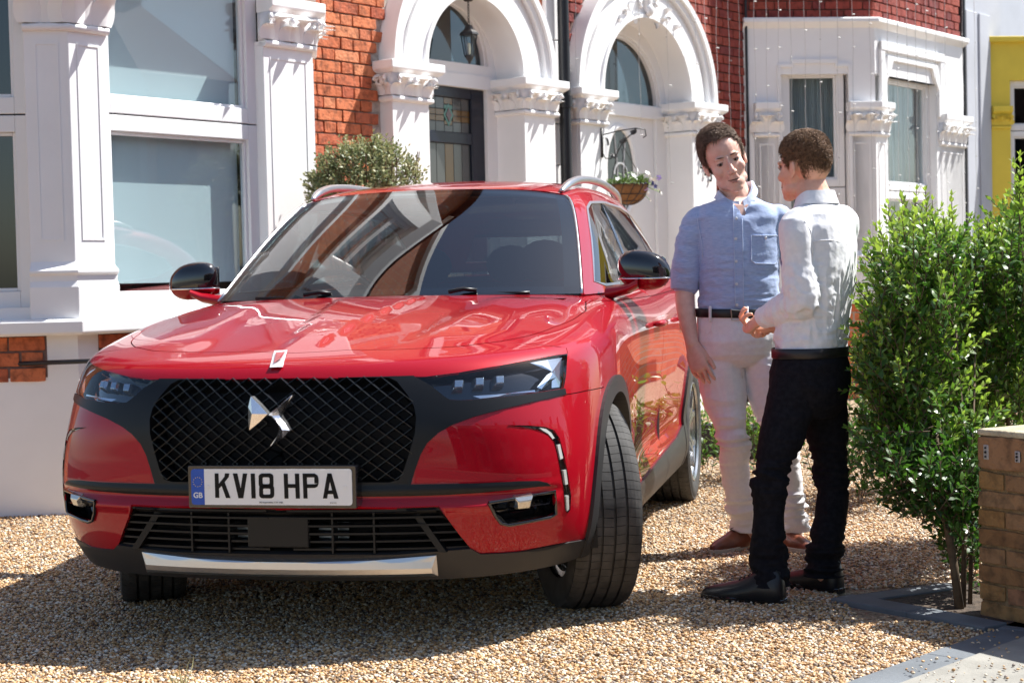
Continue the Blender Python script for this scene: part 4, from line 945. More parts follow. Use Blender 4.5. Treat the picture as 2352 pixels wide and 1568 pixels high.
def bsd(t): return np.stack([-(1-t)**2,3*t**2-4*t,-3*t**2+2*t+1,t**2],-1)/2
def sraw(u,v,QE_,nu,nv):
    u=np.atleast_1d(np.asarray(u,float)); v=np.atleast_1d(np.asarray(v,float))
    iu=np.clip(np.floor(u).astype(int),0,nu-2); iv=np.clip(np.floor(v).astype(int),0,nv-2); fu=u-iu; fv=v-iv
    bu,bv,du,dv=bs(fu),bs(fv),bsd(fu),bsd(fv); P=np.zeros(u.shape+(3,)); Su=P.copy(); Sv=P.copy()
    for a in range(4):
        for b in range(4):
            c=QE_[iu+1+a,iv+1+b]
            P+=(bu[...,a]*bv[...,b])[...,None]*c; Su+=(du[...,a]*bv[...,b])[...,None]*c; Sv+=(bu[...,a]*dv[...,b])[...,None]*c
    return P,Su,Sv
def hood_disp(P,v):
    d,y=P[...,0],np.abs(P[...,1]); f=smoothstep(.20,.45,d)*(1-smoothstep(1.15,1.34,d))*smoothstep(6.2,7.2,v)
    w1=.050+.12*(d-.3); w2=.50+.10*(d-.3)
    h=.007*(1-smoothstep(-.012,.016,y-w1)) + .012*smoothstep(-.05,.07,y-(w2-.16))*(1-smoothstep(-.10,.10,y-(w2+.12)))
    return h*f
def side_disp(P,v):   # crease & scoop on doors
    d,z=P[...,0],P[...,2]; f=smoothstep(1.3,1.7,d)*(1-smoothstep(3.1,3.5,d))
    return -f*.012*np.exp(-((z-.46)/.07)**2)
def lip_disp(P,v):
    d,z=P[...,0],P[...,2]; f=(1-smoothstep(.22,.36,d))
    return -f*(.016*np.exp(-((z-.452)/.016)**2)-.010*np.exp(-((z-.487)/.014)**2)+.006*smoothstep(.50,.53,z)*(1-smoothstep(.60,.72,z))*-1)
def SE(u,v):
    u=np.atleast_1d(np.asarray(u,float)); v=np.atleast_1d(np.asarray(v,float)); e=1e-3
    def f(u,v):
        P,Su,Sv=sraw(u,v,QE,NU,NV); P=P.copy(); P[...,2]+=hood_disp(P,v); P[...,1]+=side_disp(P,v); P[...,0]+=lip_disp(P,v); return P
    P=f(u,v); Su=(f(np.asarray(u)+e,v)-f(np.asarray(u)-e,v)); Sv=(f(u,np.asarray(v)+e)-f(u,np.asarray(v)-e))
    N=np.cross(Su,Sv); N/=np.linalg.norm(N,axis=-1,keepdims=True)+1e-12
    return P,Su/(2*e),Sv/(2*e),N
_t=SE([3.],[3.]); NS=1. if (_t[3][0]@np.array([-1,1,0]))>0 else -1.
# ray -> (u,v)
def make_bvh(fn,u1,v1,k=5):
    uu=np.linspace(0,u1,int(u1*k)+1); vv=np.linspace(0,v1,int(v1*k)+1); U_,V_=np.meshgrid(uu,vv,indexing='ij'); P=fn(U_.ravel(),V_.ravel())[0]
    n=len(vv); F_=[]
    for i in range(len(uu)-1):
        for j in range(n-1): F_+= [(i*n+j,(i+1)*n+j,(i+1)*n+j+1),(i*n+j,(i+1)*n+j+1,i*n+j+1)]
    return BVHTree.FromPolygons([tuple(p) for p in P],F_),P,F_,np.stack([U_.ravel(),V_.ravel()],1)
def bary(p,a,b,c):
    v0,v1,v2=b-a,c-a,p-a; d00,d01,d11,d20,d21=v0@v0,v0@v1,v1@v1,v2@v0,v2@v1; dn=d00*d11-d01*d01; v=(d11*d20-d01*d21)/dn; w_=(d00*d21-d01*d20)/dn; return 1-v-w_,v,w_
BV=make_bvh(SE,NU-1,NV-1)
def hit(B,u,v,left=False):
    o=Cc.copy(); r=rc(u,v)
    if left: o[1]*=-1; r[1]*=-1
    h=B[0].ray_cast(Vector(o),Vector(r).normalized())
    if h[0] is None:
        h=B[0].find_nearest(Vector(o+r*((np.linalg.norm(o)+.5)/np.linalg.norm(r)))); 
        # closest approach search
        best=None
        for t in np.linspace(4.5,8.5,60):
            q=o+r*t; n_=B[0].find_nearest(Vector(q))
            if best is None or n_[3]<best[3]: best=n_
        h=best; P,fi=h[0],h[2]
    else: P,fi=h[0],h[2]
    f=B[2][fi]; a,b,c=[B[1][i] for i in f]; w=bary(np.array(P),a,b,c); return sum(w[k]*B[3][f[k]] for k in range(3))
def trace(pts,B=None,left=False,c0=False):
    """picture polygon -> uv polygon (first/last points snapped to the centre line if c0)"""
    q=[hit(B or BV,*p,left=left) for p in pts]
    return q
def sdense(poly,step=.12):
    out=[]
    n=len(poly)
    for i in range(n):
        a=np.array(poly[i]);b=np.array(poly[(i+1)%n]); k=max(1,int(np.linalg.norm(b-a)/step))
        for j in range(k): out.append(a+(b-a)*j/k)
    return out
def smooth_poly(poly,it=1):
    for _ in range(it):
        out=[]
        n=len(poly)
        for i in range(n):
            a,b=np.array(poly[i]),np.array(poly[(i+1)%n]); out+= [a*.75+b*.25,a*.25+b*.75]
        poly=out
    return poly
def inpoly(pts,poly):
    x,y=pts[:,0],pts[:,1]; c=np.zeros(len(pts),bool); P=np.array(poly); n=len(P); j=n-1
    for i in range(n):
        xi,yi=P[i];xj,yj=P[j]
        with np.errstate(divide='ignore',invalid='ignore'):
            t=((yi>y)!=(yj>y))&(x<(xj-xi)*(y-yi)/(yj-yi+1e-15)+xi)
        c^=t; j=i
    return c
def line_strip(fn,pl,hw=.0018,n=14):
    """thin uv polygon around a polyline (hw metres)"""
    pts=[]
    for i in range(len(pl)-1):
        a,b=np.array(pl[i]),np.array(pl[i+1]); k=max(1,int(np.linalg.norm(b-a)/.15)); pts+=[a+(b-a)*j/k for j in range(k)]
    pts.append(np.array(pl[-1])); pts=np.array(pts); P,Su,Sv,N=fn(pts[:,0],pts[:,1])
    L_,R_=[],[]
    for i in range(len(pts)):
        t=P[min(i+1,len(P)-1)]-P[max(0,i-1)]; t/=np.linalg.norm(t)+1e-9; c=np.cross(N[i],t)
        A_=np.stack([Su[i],Sv[i]],1); d,_,_,_=np.linalg.lstsq(A_,c*hw,rcond=None); L_.append(pts[i]+d); R_.append(pts[i]-d)
    return L_+R_[::-1]
class Panels:
    def __init__(s,fn,u1,v1,polys,step=1/6.,ns=1.,us=None,vs=None):
        """polys: list of (name, uv polygon); first match wins; unmatched -> 'rest'"""
        s.fn=fn; s.ns=ns
        uu=us if us is not None else np.arange(0,u1+1e-6,step); vv=vs if vs is not None else np.arange(0,v1+1e-6,step); V=[(a,b) for a in uu for b in vv]
        nb=len(V); E=[]
        for name,pl in polys:
            pl=[(min(max(p[0],0),u1),min(max(p[1],0),v1)) for p in pl]
            o=len(V); V+= pl; E+=[(o+i,o+(i+1)%len(pl)) for i in range(len(pl))]
        res=delaunay_2d_cdt([Vector(p) for p in V],E,[],0,1e-5)
        s.V=np.array([tuple(p) for p in res[0]]); s.F=np.array([tuple(f) for f in res[2]])
        C_=s.V[s.F].mean(1); s.reg=np.array(['rest']*len(s.F),dtype=object)
        for name,pl in polys[::-1]: s.reg[inpoly(C_,pl)]=name
        s.P,s.Su,s.Sv,s.N=fn(s.V[:,0],s.V[:,1]); s.N=s.N*ns
        # drop degenerate
        a,b,c=[s.P[s.F[:,i]] for i in range(3)]; ar=np.linalg.norm(np.cross(b-a,c-a),axis=1); s.F=s.F[ar>1e-10]; s.reg=s.reg[ar>1e-10]
    def part(s,names,objname,m,parent,off=0.,wall=.006,sides='both',label=None,kind=None,split=False,dispf=None):
        names=[names] if isinstance(names,str) else names
        F_=s.F[np.isin(s.reg,names)]
        if len(F_)==0: print('EMPTY',objname,names); return None
        ids,inv=np.unique(F_,return_inverse=True); F_=inv.reshape(F_.shape)
        P=s.P[ids]; N=s.N[ids]
        Pn=P+N*off
        if dispf is not None: Pn=Pn+N*dispf(P)[:,None]
        # orient
        a,b,c=Pn[F_[:,0]],Pn[F_[:,1]],Pn[F_[:,2]]; fl=((np.cross(b-a,c-a)*N[F_[:,0]]).sum(1)<0); F_[fl]=F_[fl][:,::-1]
        ec={}
        for f in F_:
            for k in range(3):
                e=(f[k],f[(k+1)%3]); ec[e]=ec.get(e,0)+1
        bnd=[e for e in ec if (e[1],e[0]) not in ec]
        out=[]
        for sg in ((1,-1) if sides=='both' else (1,) if sides=='L' else (-1,)):
            V_=Pn.copy(); NN_=N.copy(); FF=F_.copy()
            if sg<0: V_[:,1]*=-1; NN_[:,1]*=-1; FF=FF[:,::-1]
            nv=len(V_); W_=V_-NN_*wall; walls=[]
            for a_,b_ in bnd:
                if abs(V_[a_,1])<1e-4 and abs(V_[b_,1])<1e-4: continue
                q=(b_,a_,a_+nv,b_+nv); walls.append(q if sg>0 else q[::-1])
            out.append((V_,NN_,FF,W_,walls))
        def mk(lst,nm):
            vs=[];ns=[];fs=[];ws=[]
            for V_,NN_,FF,W_,walls in lst:
                o=len(vs); vs+=list(L2(V_))+list(L2(W_)); nn=L2(NN_); ns+=list(nn)+list(nn)
                # L2 mirrors x -> flip winding
                fs+=[tuple(int(i)+o for i in f[::-1]) for f in FF]; ws+=[tuple(int(i)+o for i in q[::-1]) for q in walls]
            me=bpy.data.meshes.new(nm); me.from_pydata([tuple(v) for v in vs],[],fs+ws); me.materials.append(m)
            me.polygons.foreach_set('use_smooth',[True]*len(fs)+[False]*len(ws))
            if dispf is not None: me.polygons.foreach_set('use_smooth',[False]*len(me.polygons)); return link(nm,me,parent,kind=kind,label=label)
            nrm=[]
            nf=len(fs)
            for p in me.polygons:
                if p.index<nf: nrm+= [tuple(ns[v]) for v in p.vertices]
                else: nrm+= [tuple(p.normal)]*len(p.vertices)
            me.normals_split_custom_set(nrm)
            return link(nm,me,parent,kind=kind,label=label)
        if split: return [mk([o_],objname) for o_ in out]
        return mk(out,objname)

# ---- traced outlines on the front (right half of the picture = car's left)
hd_lamp=trace([z5(*p) for p in [(238,302),(330,352),(400,408),(430,424),(490,428),(640,418),(800,400),(1036,364),(1048,300),(1056,180),(1000,186),(880,208),(700,243),(480,280),(300,303)]])
surround=trace([z5(*p) for p in [(238,300),(330,352),(400,408),(430,426),(490,430),(640,420),(800,402),(1040,366),(1046,398),(960,418),(860,440),(700,478),(560,515),(440,560),(370,600),(310,655),(275,715),(248,790),(222,875),(400,872),(600,868),(800,857),(900,856),(945,865),(966,880),(900,884),(780,897),(600,915),(400,928),(200,934),(0,936)]])
nose_in=trace([z5(*p) for p in [(0,306),(60,305),(120,303),(238,300)]])
u_end=hit(BV,626,1139)[1]
surround=surround+[np.array([0,u_end])]+[np.array([0,nose_in[0][1]])]+[nose_in[0],nose_in[1],nose_in[2]]
mesh_op=trace([(700,868),(894,868),(912,877),(936,907),(951,933),(956,959),(953,993),(941,1037),(929,1075),(916,1101),(895,1107),(700,1107)])
mesh_op=[np.array([0,mesh_op[0][1]])]+mesh_op+[np.array([0,mesh_op[-1][1]])]
drl=trace([z5(*p) for p in [(740,560),(860,562),(940,570),(985,588),(1012,630),(1036,720),(1056,820),(1072,930),(1068,1008),(1052,1026),(1042,1008),(1035,900),(1018,800),(1002,710),(984,645),(955,610),(900,585),(820,570)]])
fog=trace([z5(*p) for p in [(638,975),(760,955),(985,912),(990,1030),(960,1045),(800,1078),(740,1088),(700,1078),(672,1040)]])
intake=trace([z5(*p) for p in [(150,996),(372,988),(420,1060),(480,1140),(540,1212),(330,1228),(150,1242)]])
intake=[np.array([0,intake[0][1]])]+intake+[np.array([0,intake[-1][1]+.02])]
chin_t=trace([z5(*p) for p in [(330,1228),(540,1212),(590,1240),(700,1236),(800,1228),(1060,1178),(1140,1165)]])
fogb=None
# chrome strip
sk_t=trace([(700,1283),(860,1280),(1002,1270)]); sk_b=trace([(1006,1313),(860,1314),(700,1313)])
vch=float(chin_t[-1][1])
# hood shutline
hoodl=trace([z6(*p) for p in [(700,968),(1000,970),(1300,965),(1600,950),(1800,925),(1950,895),(2080,850),(2180,810),(2245,765),(2245,715),(2225,672)]])
hoodl=[np.array([0,hoodl[0][1]])]+hoodl
fenl=trace([z5(*p) for p in [(1047,398),(1150,378),(1250,358)]])
fenu=trace([z5(*p) for p in [(1056,178),(1050,150)]])
def circ(d0,z0,r,a0,a1,n=40):
    """wheel arch circle -> uv on the side (search)"""
    out=[]
    for k in range(n+1):
        a=a0+(a1-a0)*k/n; dd,zz=d0+r*math.cos(a),z0+r*math.sin(a)
        h=BV[0].ray_cast(Vector((dd,3,zz)),Vector((0,-1,0)))
        if h[0] is None: out.append(None); continue
        f=BV[2][h[2]]; w=bary(np.array(h[0]),*[BV[1][i] for i in f]); out.append(sum(w[k2]*BV[3][f[k2]] for k2 in range(3)))
    return out
def side_uv(d,z):
    h=BV[0].ray_cast(Vector((d,3,z)),Vector((0,-1,0))); f=BV[2][h[2]]; w=bary(np.array(h[0]),*[BV[1][i] for i in f]); return sum(w[k2]*BV[3][f[k2]] for k2 in range(3))
AX1,AX2,AZ=.93,3.668,.36
def archpoly(dx,r):
    zb=.235; a0=math.asin((zb-AZ)/r)
    p=circ(dx,AZ,r,PI-a0,a0,44); p=[q for q in p if q is not None]
    return [np.array([p[0][0],0.])]+p+[np.array([p[-1][0],0.])]
ain1,aout1,ain2,aout2=archpoly(AX1,.388),archpoly(AX1,.447),archpoly(AX2,.388),archpoly(AX2,.447)
sill=[side_uv(d,z) for d,z in [(1.25,.325),(1.5,.335),(2.0,.35),(2.6,.37),(3.0,.39),(3.3,.44)]]
sillp=[np.array([sill[0][0],0.])]+sill+[np.array([sill[-1][0],0.])]
rearclad=[np.array([14.5,0]),np.array([14.5,1.2]),np.array([16,1.2]),np.array([18,1.2]),np.array([18,0])]
chin=[np.array([0,0.]),np.array([0,float(intake[-1][1])])]+[np.array(p) for p in [intake[-2]]]+chin_t+[np.array([7.2,vch]),np.array([7.2,0])]
skirt=[np.array([0,sk_t[0][1]])]+sk_t+sk_b+[np.array([0,sk_b[-1][1]])]
door_lines=[line_strip(SE,[side_uv(1.50,.40),side_uv(1.47,.7),side_uv(1.50,.9),side_uv(1.52,1.03)],.0022),
            line_strip(SE,[side_uv(2.52,.40),side_uv(2.54,.7),side_uv(2.56,1.03)],.0022),
            line_strip(SE,[side_uv(3.30,.46),side_uv(3.42,.75),side_uv(3.55,1.03)],.0022)]
polys=[('arch_open',ain1),('arch_open',ain2),('arch_trim',aout1),('arch_trim',aout2),
       ('lamp',hd_lamp),('mesh',mesh_op),('drl',drl),('fog',fog),('skid',skirt),('intake',intake),('surround',surround),('chin',chin),('sill',sillp),('chin_r',rearclad)]
polys+=[('gap',line_strip(SE,hoodl,.0022)),('gap',line_strip(SE,fenl,.0015)),('gap',line_strip(SE,fenu,.0015))]+[('gap',d) for d in door_lines]
# front bumper / hood / wings by polygon
hoodp=hoodl+[np.array([hoodl[-1][0],10.]),np.array([0,10.])]
polys+=[('hood',hoodp)]
fen=[fenu[0],fenl[0],fenl[-1],np.array([7.2,float(fenl[-1][1])])]
bump=[np.array([0,0.]),np.array([0,float(hoodl[0][1])])]+hoodl[1:6]+[fenu[-1],fenl[0],fenl[1],fenl[2],np.array([8.0,float(fenl[2][1])]),np.array([8.,0.])]
dfl=[side_uv(1.50,.40),side_uv(1.47,.7),side_uv(1.50,.9),side_uv(1.52,1.03)]; dml=[side_uv(2.52,.40),side_uv(2.54,.7),side_uv(2.56,1.03)]; drl_=[side_uv(3.30,.46),side_uv(3.42,.75),side_uv(3.55,1.03)]
polys+=[('bumper',bump)]
polys+=[('door_f',[np.array([dfl[0][0],0])]+dfl+[np.array([dfl[-1][0],10]),np.array([dml[-1][0],10])]+dml[::-1]+[np.array([dml[0][0],0])]),
        ('door_r',[np.array([dml[0][0],0])]+dml+[np.array([dml[-1][0],10]),np.array([drl_[-1][0],10])]+drl_[::-1]+[np.array([drl_[0][0],0])])]
us=np.unique(np.concatenate([np.arange(0,8,1/7.),np.arange(8,NU-1+1e-6,1/6.)]))
PN=Panels(SE,NU-1,NV-1,polys,step=1/7.,ns=NS,us=us,vs=np.concatenate([np.arange(0,1.5,1/7.),np.arange(1.5,3.2,1/24.),np.arange(3.25,NV-1+1e-6,1/7.)]))
RED=MT['red']
PN.part('hood','hood',RED,car)
PN.part('bumper','front_bumper',RED,car,wall=.012)
PN.part('rest','wing',RED,car,label='red front wings and rear quarters')
PN.part('door_f','front_door',RED,car,split=True)
PN.part('door_r','rear_door',RED,car,split=True)
PN.part('surround','grille_surround',MT['trim'],car,off=.004,wall=.03)
PN.part('chin','lower_bumper',MT['clad'],car,off=.006,wall=.02)
PN.part('chin_r','rear_lower_bumper',MT['clad'],car,off=.004)
for dxx in (AX1,AX2):
    _s=PN.reg.copy(); cd_=PN.P[PN.F].mean(1)[:,0]; PN.reg[(PN.reg=='arch_trim')&(abs(cd_-dxx)>1)]='tmp'
    PN.part('arch_trim','arch_trim',MT['clad'],car,off=.012,wall=.05,split=True); PN.reg=_s
PN.part('sill','sill_trim',MT['clad'],car,off=.01,wall=.03,split=True)
zs_=.5*(float(SE([sk_t[1][0]],[sk_t[1][1]])[0][0][2])+float(SE([sk_b[1][0]],[sk_b[1][1]])[0][0][2]))
PN.part('skid','skid_strip',MT['strip'],car,off=.012,wall=.03,dispf=lambda P: .024*np.clip(1-np.abs(P[:,2]-zs_+.004)/.034,0,1))
PN.part('gap','panel_gap',MT['cavity'],car,off=-.008,wall=0)
# recess linings
PN.part('mesh','grille_cavity',MT['cavity'],car,off=-.085,wall=-.08)
PN.part('intake','intake_cavity',MT['cavity'],car,off=-.10,wall=-.095)
PN.part('drl','running_light_housing',MT['gloss'],car,off=-.006,wall=-.008,split=True)
fogs=PN.part('fog','fog_lamp_housing',MT['gloss'],car,off=-.05,wall=-.05,split=True)
lens=PN.part('lamp','headlight',MT['lens'],car,off=.001,wall=0.,split=True)
bowls=PN.part('lamp','lamp_bowl',MT['gloss'],car,off=-.045,wall=-.044,split=True)
for l_,b_ in zip(lens,bowls): b_.parent=l_
def surf(u,v,off=0.):
    P,Su,Sv,N=SE([u],[v]); return P[0]+N[0]*NS*off,N[0]*NS,Su[0],Sv[0]
def uvpix(x,y): return hit(BV,x,y)
def frame_at(P,N):
    n=L2(N); r=np.cross([0,0,1.],n); r/=np.linalg.norm(r); up=np.cross(n,r); return n,r,up
def both(fn):
    for sg,par in ((1,0),(-1,1)): fn(sg,par)
def mir(V,sg):
    V=np.array(V,float); 
    if sg<0: V[:,1]*=-1
    return V
# LED modules, blade and chrome in the headlights
def led(px,py,w_,h_,name,m,off,par_list,dep=.03,skew=.25,n=1):
    uv=uvpix(px,py); P,N,Su,Sv=surf(*uv,off); Pl=L2(P); n_,r,up=frame_at(P,N)
    for sg in (1,-1):
        mb=MB(); q=[(-w_+skew*h_,h_),(w_+skew*h_*.6,h_),(w_*.8-skew*h_*.2,-h_),(-w_*.8-skew*h_,-h_)]
        vs=[Pl+r*a+up*b for a,b in q]+[Pl+r*a*.75+up*b*.75+n_*dep*.4 for a,b in q]+[Pl+r*a*1.15+up*b*1.15-n_*dep for a,b in q]
        vs=mir(vs,sg); mb.add(vs,[(4,5,6,7),(0,1,5,4),(1,2,6,5),(2,3,7,6),(3,0,4,7),(8,9,1,0),(9,10,2,1),(10,11,3,2),(11,8,0,3)])
        mb.build(name,m,par_list[0 if sg>0 else 1],bevel=.002)
clear=mat('clear_lamp_optic',(.38,.44,.50),.10,metal=.8)
for (x,y) in ((478,335),(592,322),(702,312)): led(*z5(x,y),.018,.016,'led_module',clear,-.02,lens)
for k in range(9): led(*z5(360+45*k,293-7.2*k),.003,.0016,'led_dot',MT['chrome'],-.006,lens,dep=.004)
chl=mat('lamp_chrome_blade',(.75,.78,.80),.12,metal=1)
bl=trace([z5(*p) for p in [(900,235),(1040,190),(1040,260),(985,300)]])
for (pts_,nm) in (([(860,215),(960,200),(1040,190),(1036,330),(1028,352),(985,356),(1000,300),(985,262),(930,232)],'chrome_blade'),([(905,352),(960,285),(1000,262),(1010,300),(965,340),(930,362)],'chrome_blade'),([(560,395),(800,372),(900,362),(905,372),(700,396),(600,408)],'chrome_trim')):
    uvs=trace([z5(*p) for p in pts_])
    for sg in (1,-1):
        vs=[L2(surf(*q,-.012 if nm!='chrome_trim' else -.02)[0]) for q in uvs]; c=np.mean(vs,0)+L2(surf(*np.mean(uvs,0),0)[1])*.006
        vs2=mir([c]+vs,sg); mb=MB(); n_=len(vs); mb.add(vs2,[(0,1+i,1+(i+1)%n_) for i in range(n_)]); mb.build(nm,chl,lens[0 if sg>0 else 1])
# running light segments
drl_par=[o for o in car.children if o.name.startswith('running_light_housing')]
for seg_ in ([(905,574),(940,580),(968,600),(985,628),(975,634),(952,606),(925,590)],[(1000,665),(1014,660),(1030,735),(1016,742)],[(1032,800),(1046,795),(1056,872),(1042,876)],[(1045,935),(1060,932),(1062,1005),(1050,1015)]):
    uvs=trace([z5(*p) for p in seg_])
    for sg in (1,-1):
        vs=mir([L2(surf(*q,.002)[0]) for q in uvs]+[L2(surf(*q,-.008)[0]) for q in uvs],sg); n_=len(uvs); mb=MB(); mb.add(vs,[tuple(range(n_))]+[(i,(i+1)%n_,n_+(i+1)%n_,n_+i) for i in range(n_)]); mb.build('light_segment',MT['led'],drl_par[0 if sg>0 else 1])
# fog lamps
for sg,par in zip((1,-1),fogs):
    P,N,_,_=surf(*uvpix(*z5(825,985)),-.012); n_,r,up=frame_at(P,N); Pl=L2(P)
    mb=MB(); q=[(-.03,.022),(.032,.025),(.03,-.018),(-.022,-.02)]
    vs=[Pl+r*a+up*b for a,b in q]+[Pl+r*a*.7+up*b*.6+n_*.012 for a,b in q]+[Pl+r*a*1.1+up*b*1.1-n_*.03 for a,b in q]
    mb.add(mir(vs,sg),[(4,5,6,7),(0,1,5,4),(1,2,6,5),(2,3,7,6),(3,0,4,7),(8,9,1,0),(9,10,2,1),(10,11,3,2),(11,8,0,3)]); mb.build('fog_lamp',mat('fog_optic',(.62,.60,.55),.15,metal=.85),par,bevel=.003)
    # lip of the housing
    rim=[L2(surf(*q,.004)[0]) for q in fog]; mb=MB(); vs=mir(rim,sg); mb.tube([tuple(v) for v in vs]+[tuple(vs[0])],.006,6,cap=False); mb.build('housing_rim',MT['gloss'],par,smooth=True)
# ---- grille lattice
gm=MB(); GP=np.array([L2(SE([q[0]],[q[1]])[0][0]) for q in mesh_op])[:,1:]   # outline in (y,z)
GPf=[tuple(p) for p in GP]+[(-p[0],p[1]) for p in GP[::-1]]
def front_d(y,z):
    h=BV[0].ray_cast(Vector((-1,abs(y),z)),Vector((1,0,0))); return (h[0][0] if h[0] is not None else .08)
px_,pz_=.0535,.0395
zc0=.70
import itertools
_fd={}
def FD(y,z):
    k=(round(abs(y),3),round(z,3))
    if k not in _fd: _fd[k]=front_d(*k)
    return _fd[k]
def lat_ok(y,z): return bool(inpoly(np.array([[y,z]]),GPf)[0])
segs=0
for i in range(-10,11):
    for j in range(-7,8):
        y,z=i*px_,zc0+j*pz_
        for (oy,oz) in ((0,0),(px_/2,pz_/2)):
            cy,cz=y+oy,z+oz
            # four half-bars from node to neighbours
            for sy,sz in ((1,1),(1,-1)):
                ey,ez=cy+sy*px_/2,cz+sz*pz_/2; my,mz=(cy+ey)/2,(cz+ez)/2
                if not lat_ok(my,mz): continue
                f0=-FD(cy,cz)+.006; f1=-FD(ey,ez)+.006
                a=np.array([f0,cy,cz]); b=np.array([f1,ey,ez]); t=(b-a)/np.linalg.norm(b-a); n_=np.array([1.,0,0]); s_=np.cross(t,n_)
                w_=.0034
                vs=[a+s_*w_-n_*.022,a-s_*w_-n_*.022,a-s_*.0006,a+s_*.0006,b+s_*w_-n_*.022,b-s_*w_-n_*.022,b-s_*.0006,b+s_*.0006]
                gm.add(vs,[(0,4,7,3),(1,2,6,5),(3,7,6,2),(0,3,2,1),(4,5,6,7)])
            # facet web below every node
            if lat_ok(cy,cz) and lat_ok(cy+.02,cz-.012) and lat_ok(cy-.02,cz-.012):
                f0=-FD(cy,cz)+.0055; q=.46
                A_=(f0,cy,cz); B1=(f0-.004,cy-px_/2*q,cz-pz_/2*q); B2=(f0-.004,cy+px_/2*q,cz-pz_/2*q); C1=(f0-.018,cy,cz-pz_*.30)
                gm.add([A_,B1,B2,C1],[(0,1,3),(0,3,2)])
gl=gm.build('grille_mesh',mat('gloss_grey_black_grille',(.010,.011,.014),.25,coat=.4),car,label='diamond pattern grille mesh')
# emblem (two chrome blades), built where it stands
def blade3d(pts,ridge,name,off=.022,rise=.016,parent=car,m=None):
    base=[atc(*z4(*p),d=.03) for p in pts]; rd=[atc(*z4(*p),d=.03) for p in ridge]
    f=-(FD(0,.74)-.03)
    B_=[np.array([-.035+off,p[1],p[2]]) for p in base]; Rg=[np.array([-.035+off+rise,p[1],p[2]]) for p in rd]; mb=MB(); n_=len(B_); k=len(Rg)
    # each base point goes to nearest ridge point
    near=[int(np.argmin([np.hypot(*(b[1:]-r_[1:])) for r_ in Rg])) for b in B_]
    vs=B_+Rg+[b-np.array([.03,0,0]) for b in B_]; fs=[]
    for i in range(n_):
        j=(i+1)%n_; a,b=near[i],near[j]
        fs.append((i,j,n_+a)) if a==b else fs.extend([(i,j,n_+b),(i,n_+b,n_+a)])
        fs.append((i,n_+k+i,n_+k+j,j))
    mb.add(vs,fs); return mb.build(name,m or MT['chrome'],parent)
def emb(p,x): q=atc(*z4(*p),d=.03); return np.array([x,q[1],q[2]])
mb=MB(); xb,xr=-.012,.008
b_=[(1158,372),(1206,418),(1250,468),(1204,512),(1150,556),(1144,500),(1144,430)]; r_=(1176,464)
vs=[emb(p,xb) for p in b_]+[emb(r_,xr)]+[emb(p,xb-.03) for p in b_]; n_=len(b_)
mb.add(vs,[(i_,(i_+1)%n_,n_) for i_ in range(n_)]+[(i_,n_+1+i_,n_+1+(i_+1)%n_,(i_+1)%n_) for i_ in range(n_)]); mb.build('emblem_blade',MT['chrome2'],car)
st=[((1381,364),(1383,366),(1385,370)),((1340,396),(1350,400),(1362,402)),((1298,436),(1318,436),(1340,432)),((1254,472),(1284,474),(1314,474)),((1286,503),(1308,500),(1330,500)),((1306,528),(1326,524),(1348,522)),((1313,552),(1341,551),(1370,556)),((1300,590),(1314,594),(1330,600)),((1264,640),(1268,641),(1272,640))]
G=[[emb(a,xb-.03),emb(a,xb),emb(b,xr if 0<k<8 else xb),emb(c,xb),emb(c,xb-.03)] for k,(a,b,c) in enumerate(st)]
mb=MB(); mb.grid(np.array(G)); mb.build('emblem_blade',MT['chrome2'],car)
# bonnet badge
def badge(pts,m,off,name,th=.003):
    vs=[]
    for p in pts:
        o=Cc.copy(); r=rc(*z4(*p)); h=BV[0].ray_cast(Vector(o),Vector(r).normalized())
        o2=o.copy(); o2[1]*=-1; r2=r.copy(); r2[1]*=-1; h2=BV[0].ray_cast(Vector(o2),Vector(r2).normalized())
        if h[0] is None or (h2[0] is not None and h2[3]<h[3]): q=np.array(h2[0]); nq=np.array(h2[1]); q[1]*=-1; nq[1]*=-1
        else: q=np.array(h[0]); nq=np.array(h[1])
        if nq[2]<0: nq=-nq
        q=q+nq*off; vs.append(L2(q))
    n_=len(vs); mb=MB(); mb.add(vs+[v-np.array([th+.004,0,0]) for v in vs],[tuple(range(n_))]+[(i,(i+1)%n_,n_+(i+1)%n_,n_+i) for i in range(n_)]); return mb.build(name,m,car)
badge([(1277,138),(1345,135),(1322,224),(1254,226)],mat('satin_badge_silver',(.75,.76,.78),.4,metal=.5),.009,'bonnet_badge')
badge([(1287,150),(1332,147),(1312,180),(1277,205)],RED,.0105,'badge_inlay')
# ---- registration plate
pz=.5286
PL=thing_part=bpy.data.objects.new('number_plate',None)
def quad_prism(mb,poly,x0,x1): # poly in (y,z) about plate centre; +x forward
    mb.prism(poly,x0,x1,lambda p,q,h:(h,p,q+pz))
def rr(w_,h_,r,n=5):
    P=[]
    for cx_,cz_,a0 in ((w_-r,h_-r,0),(-w_+r,h_-r,PI/2),(-w_+r,-h_+r,PI),(w_-r,-h_+r,1.5*PI)):
        for k in range(n+1): a=a0+PI/2*k/n; P.append((cx_+r*math.cos(a),cz_+r*math.sin(a)))
    return P
bpy.data.objects.remove(PL)
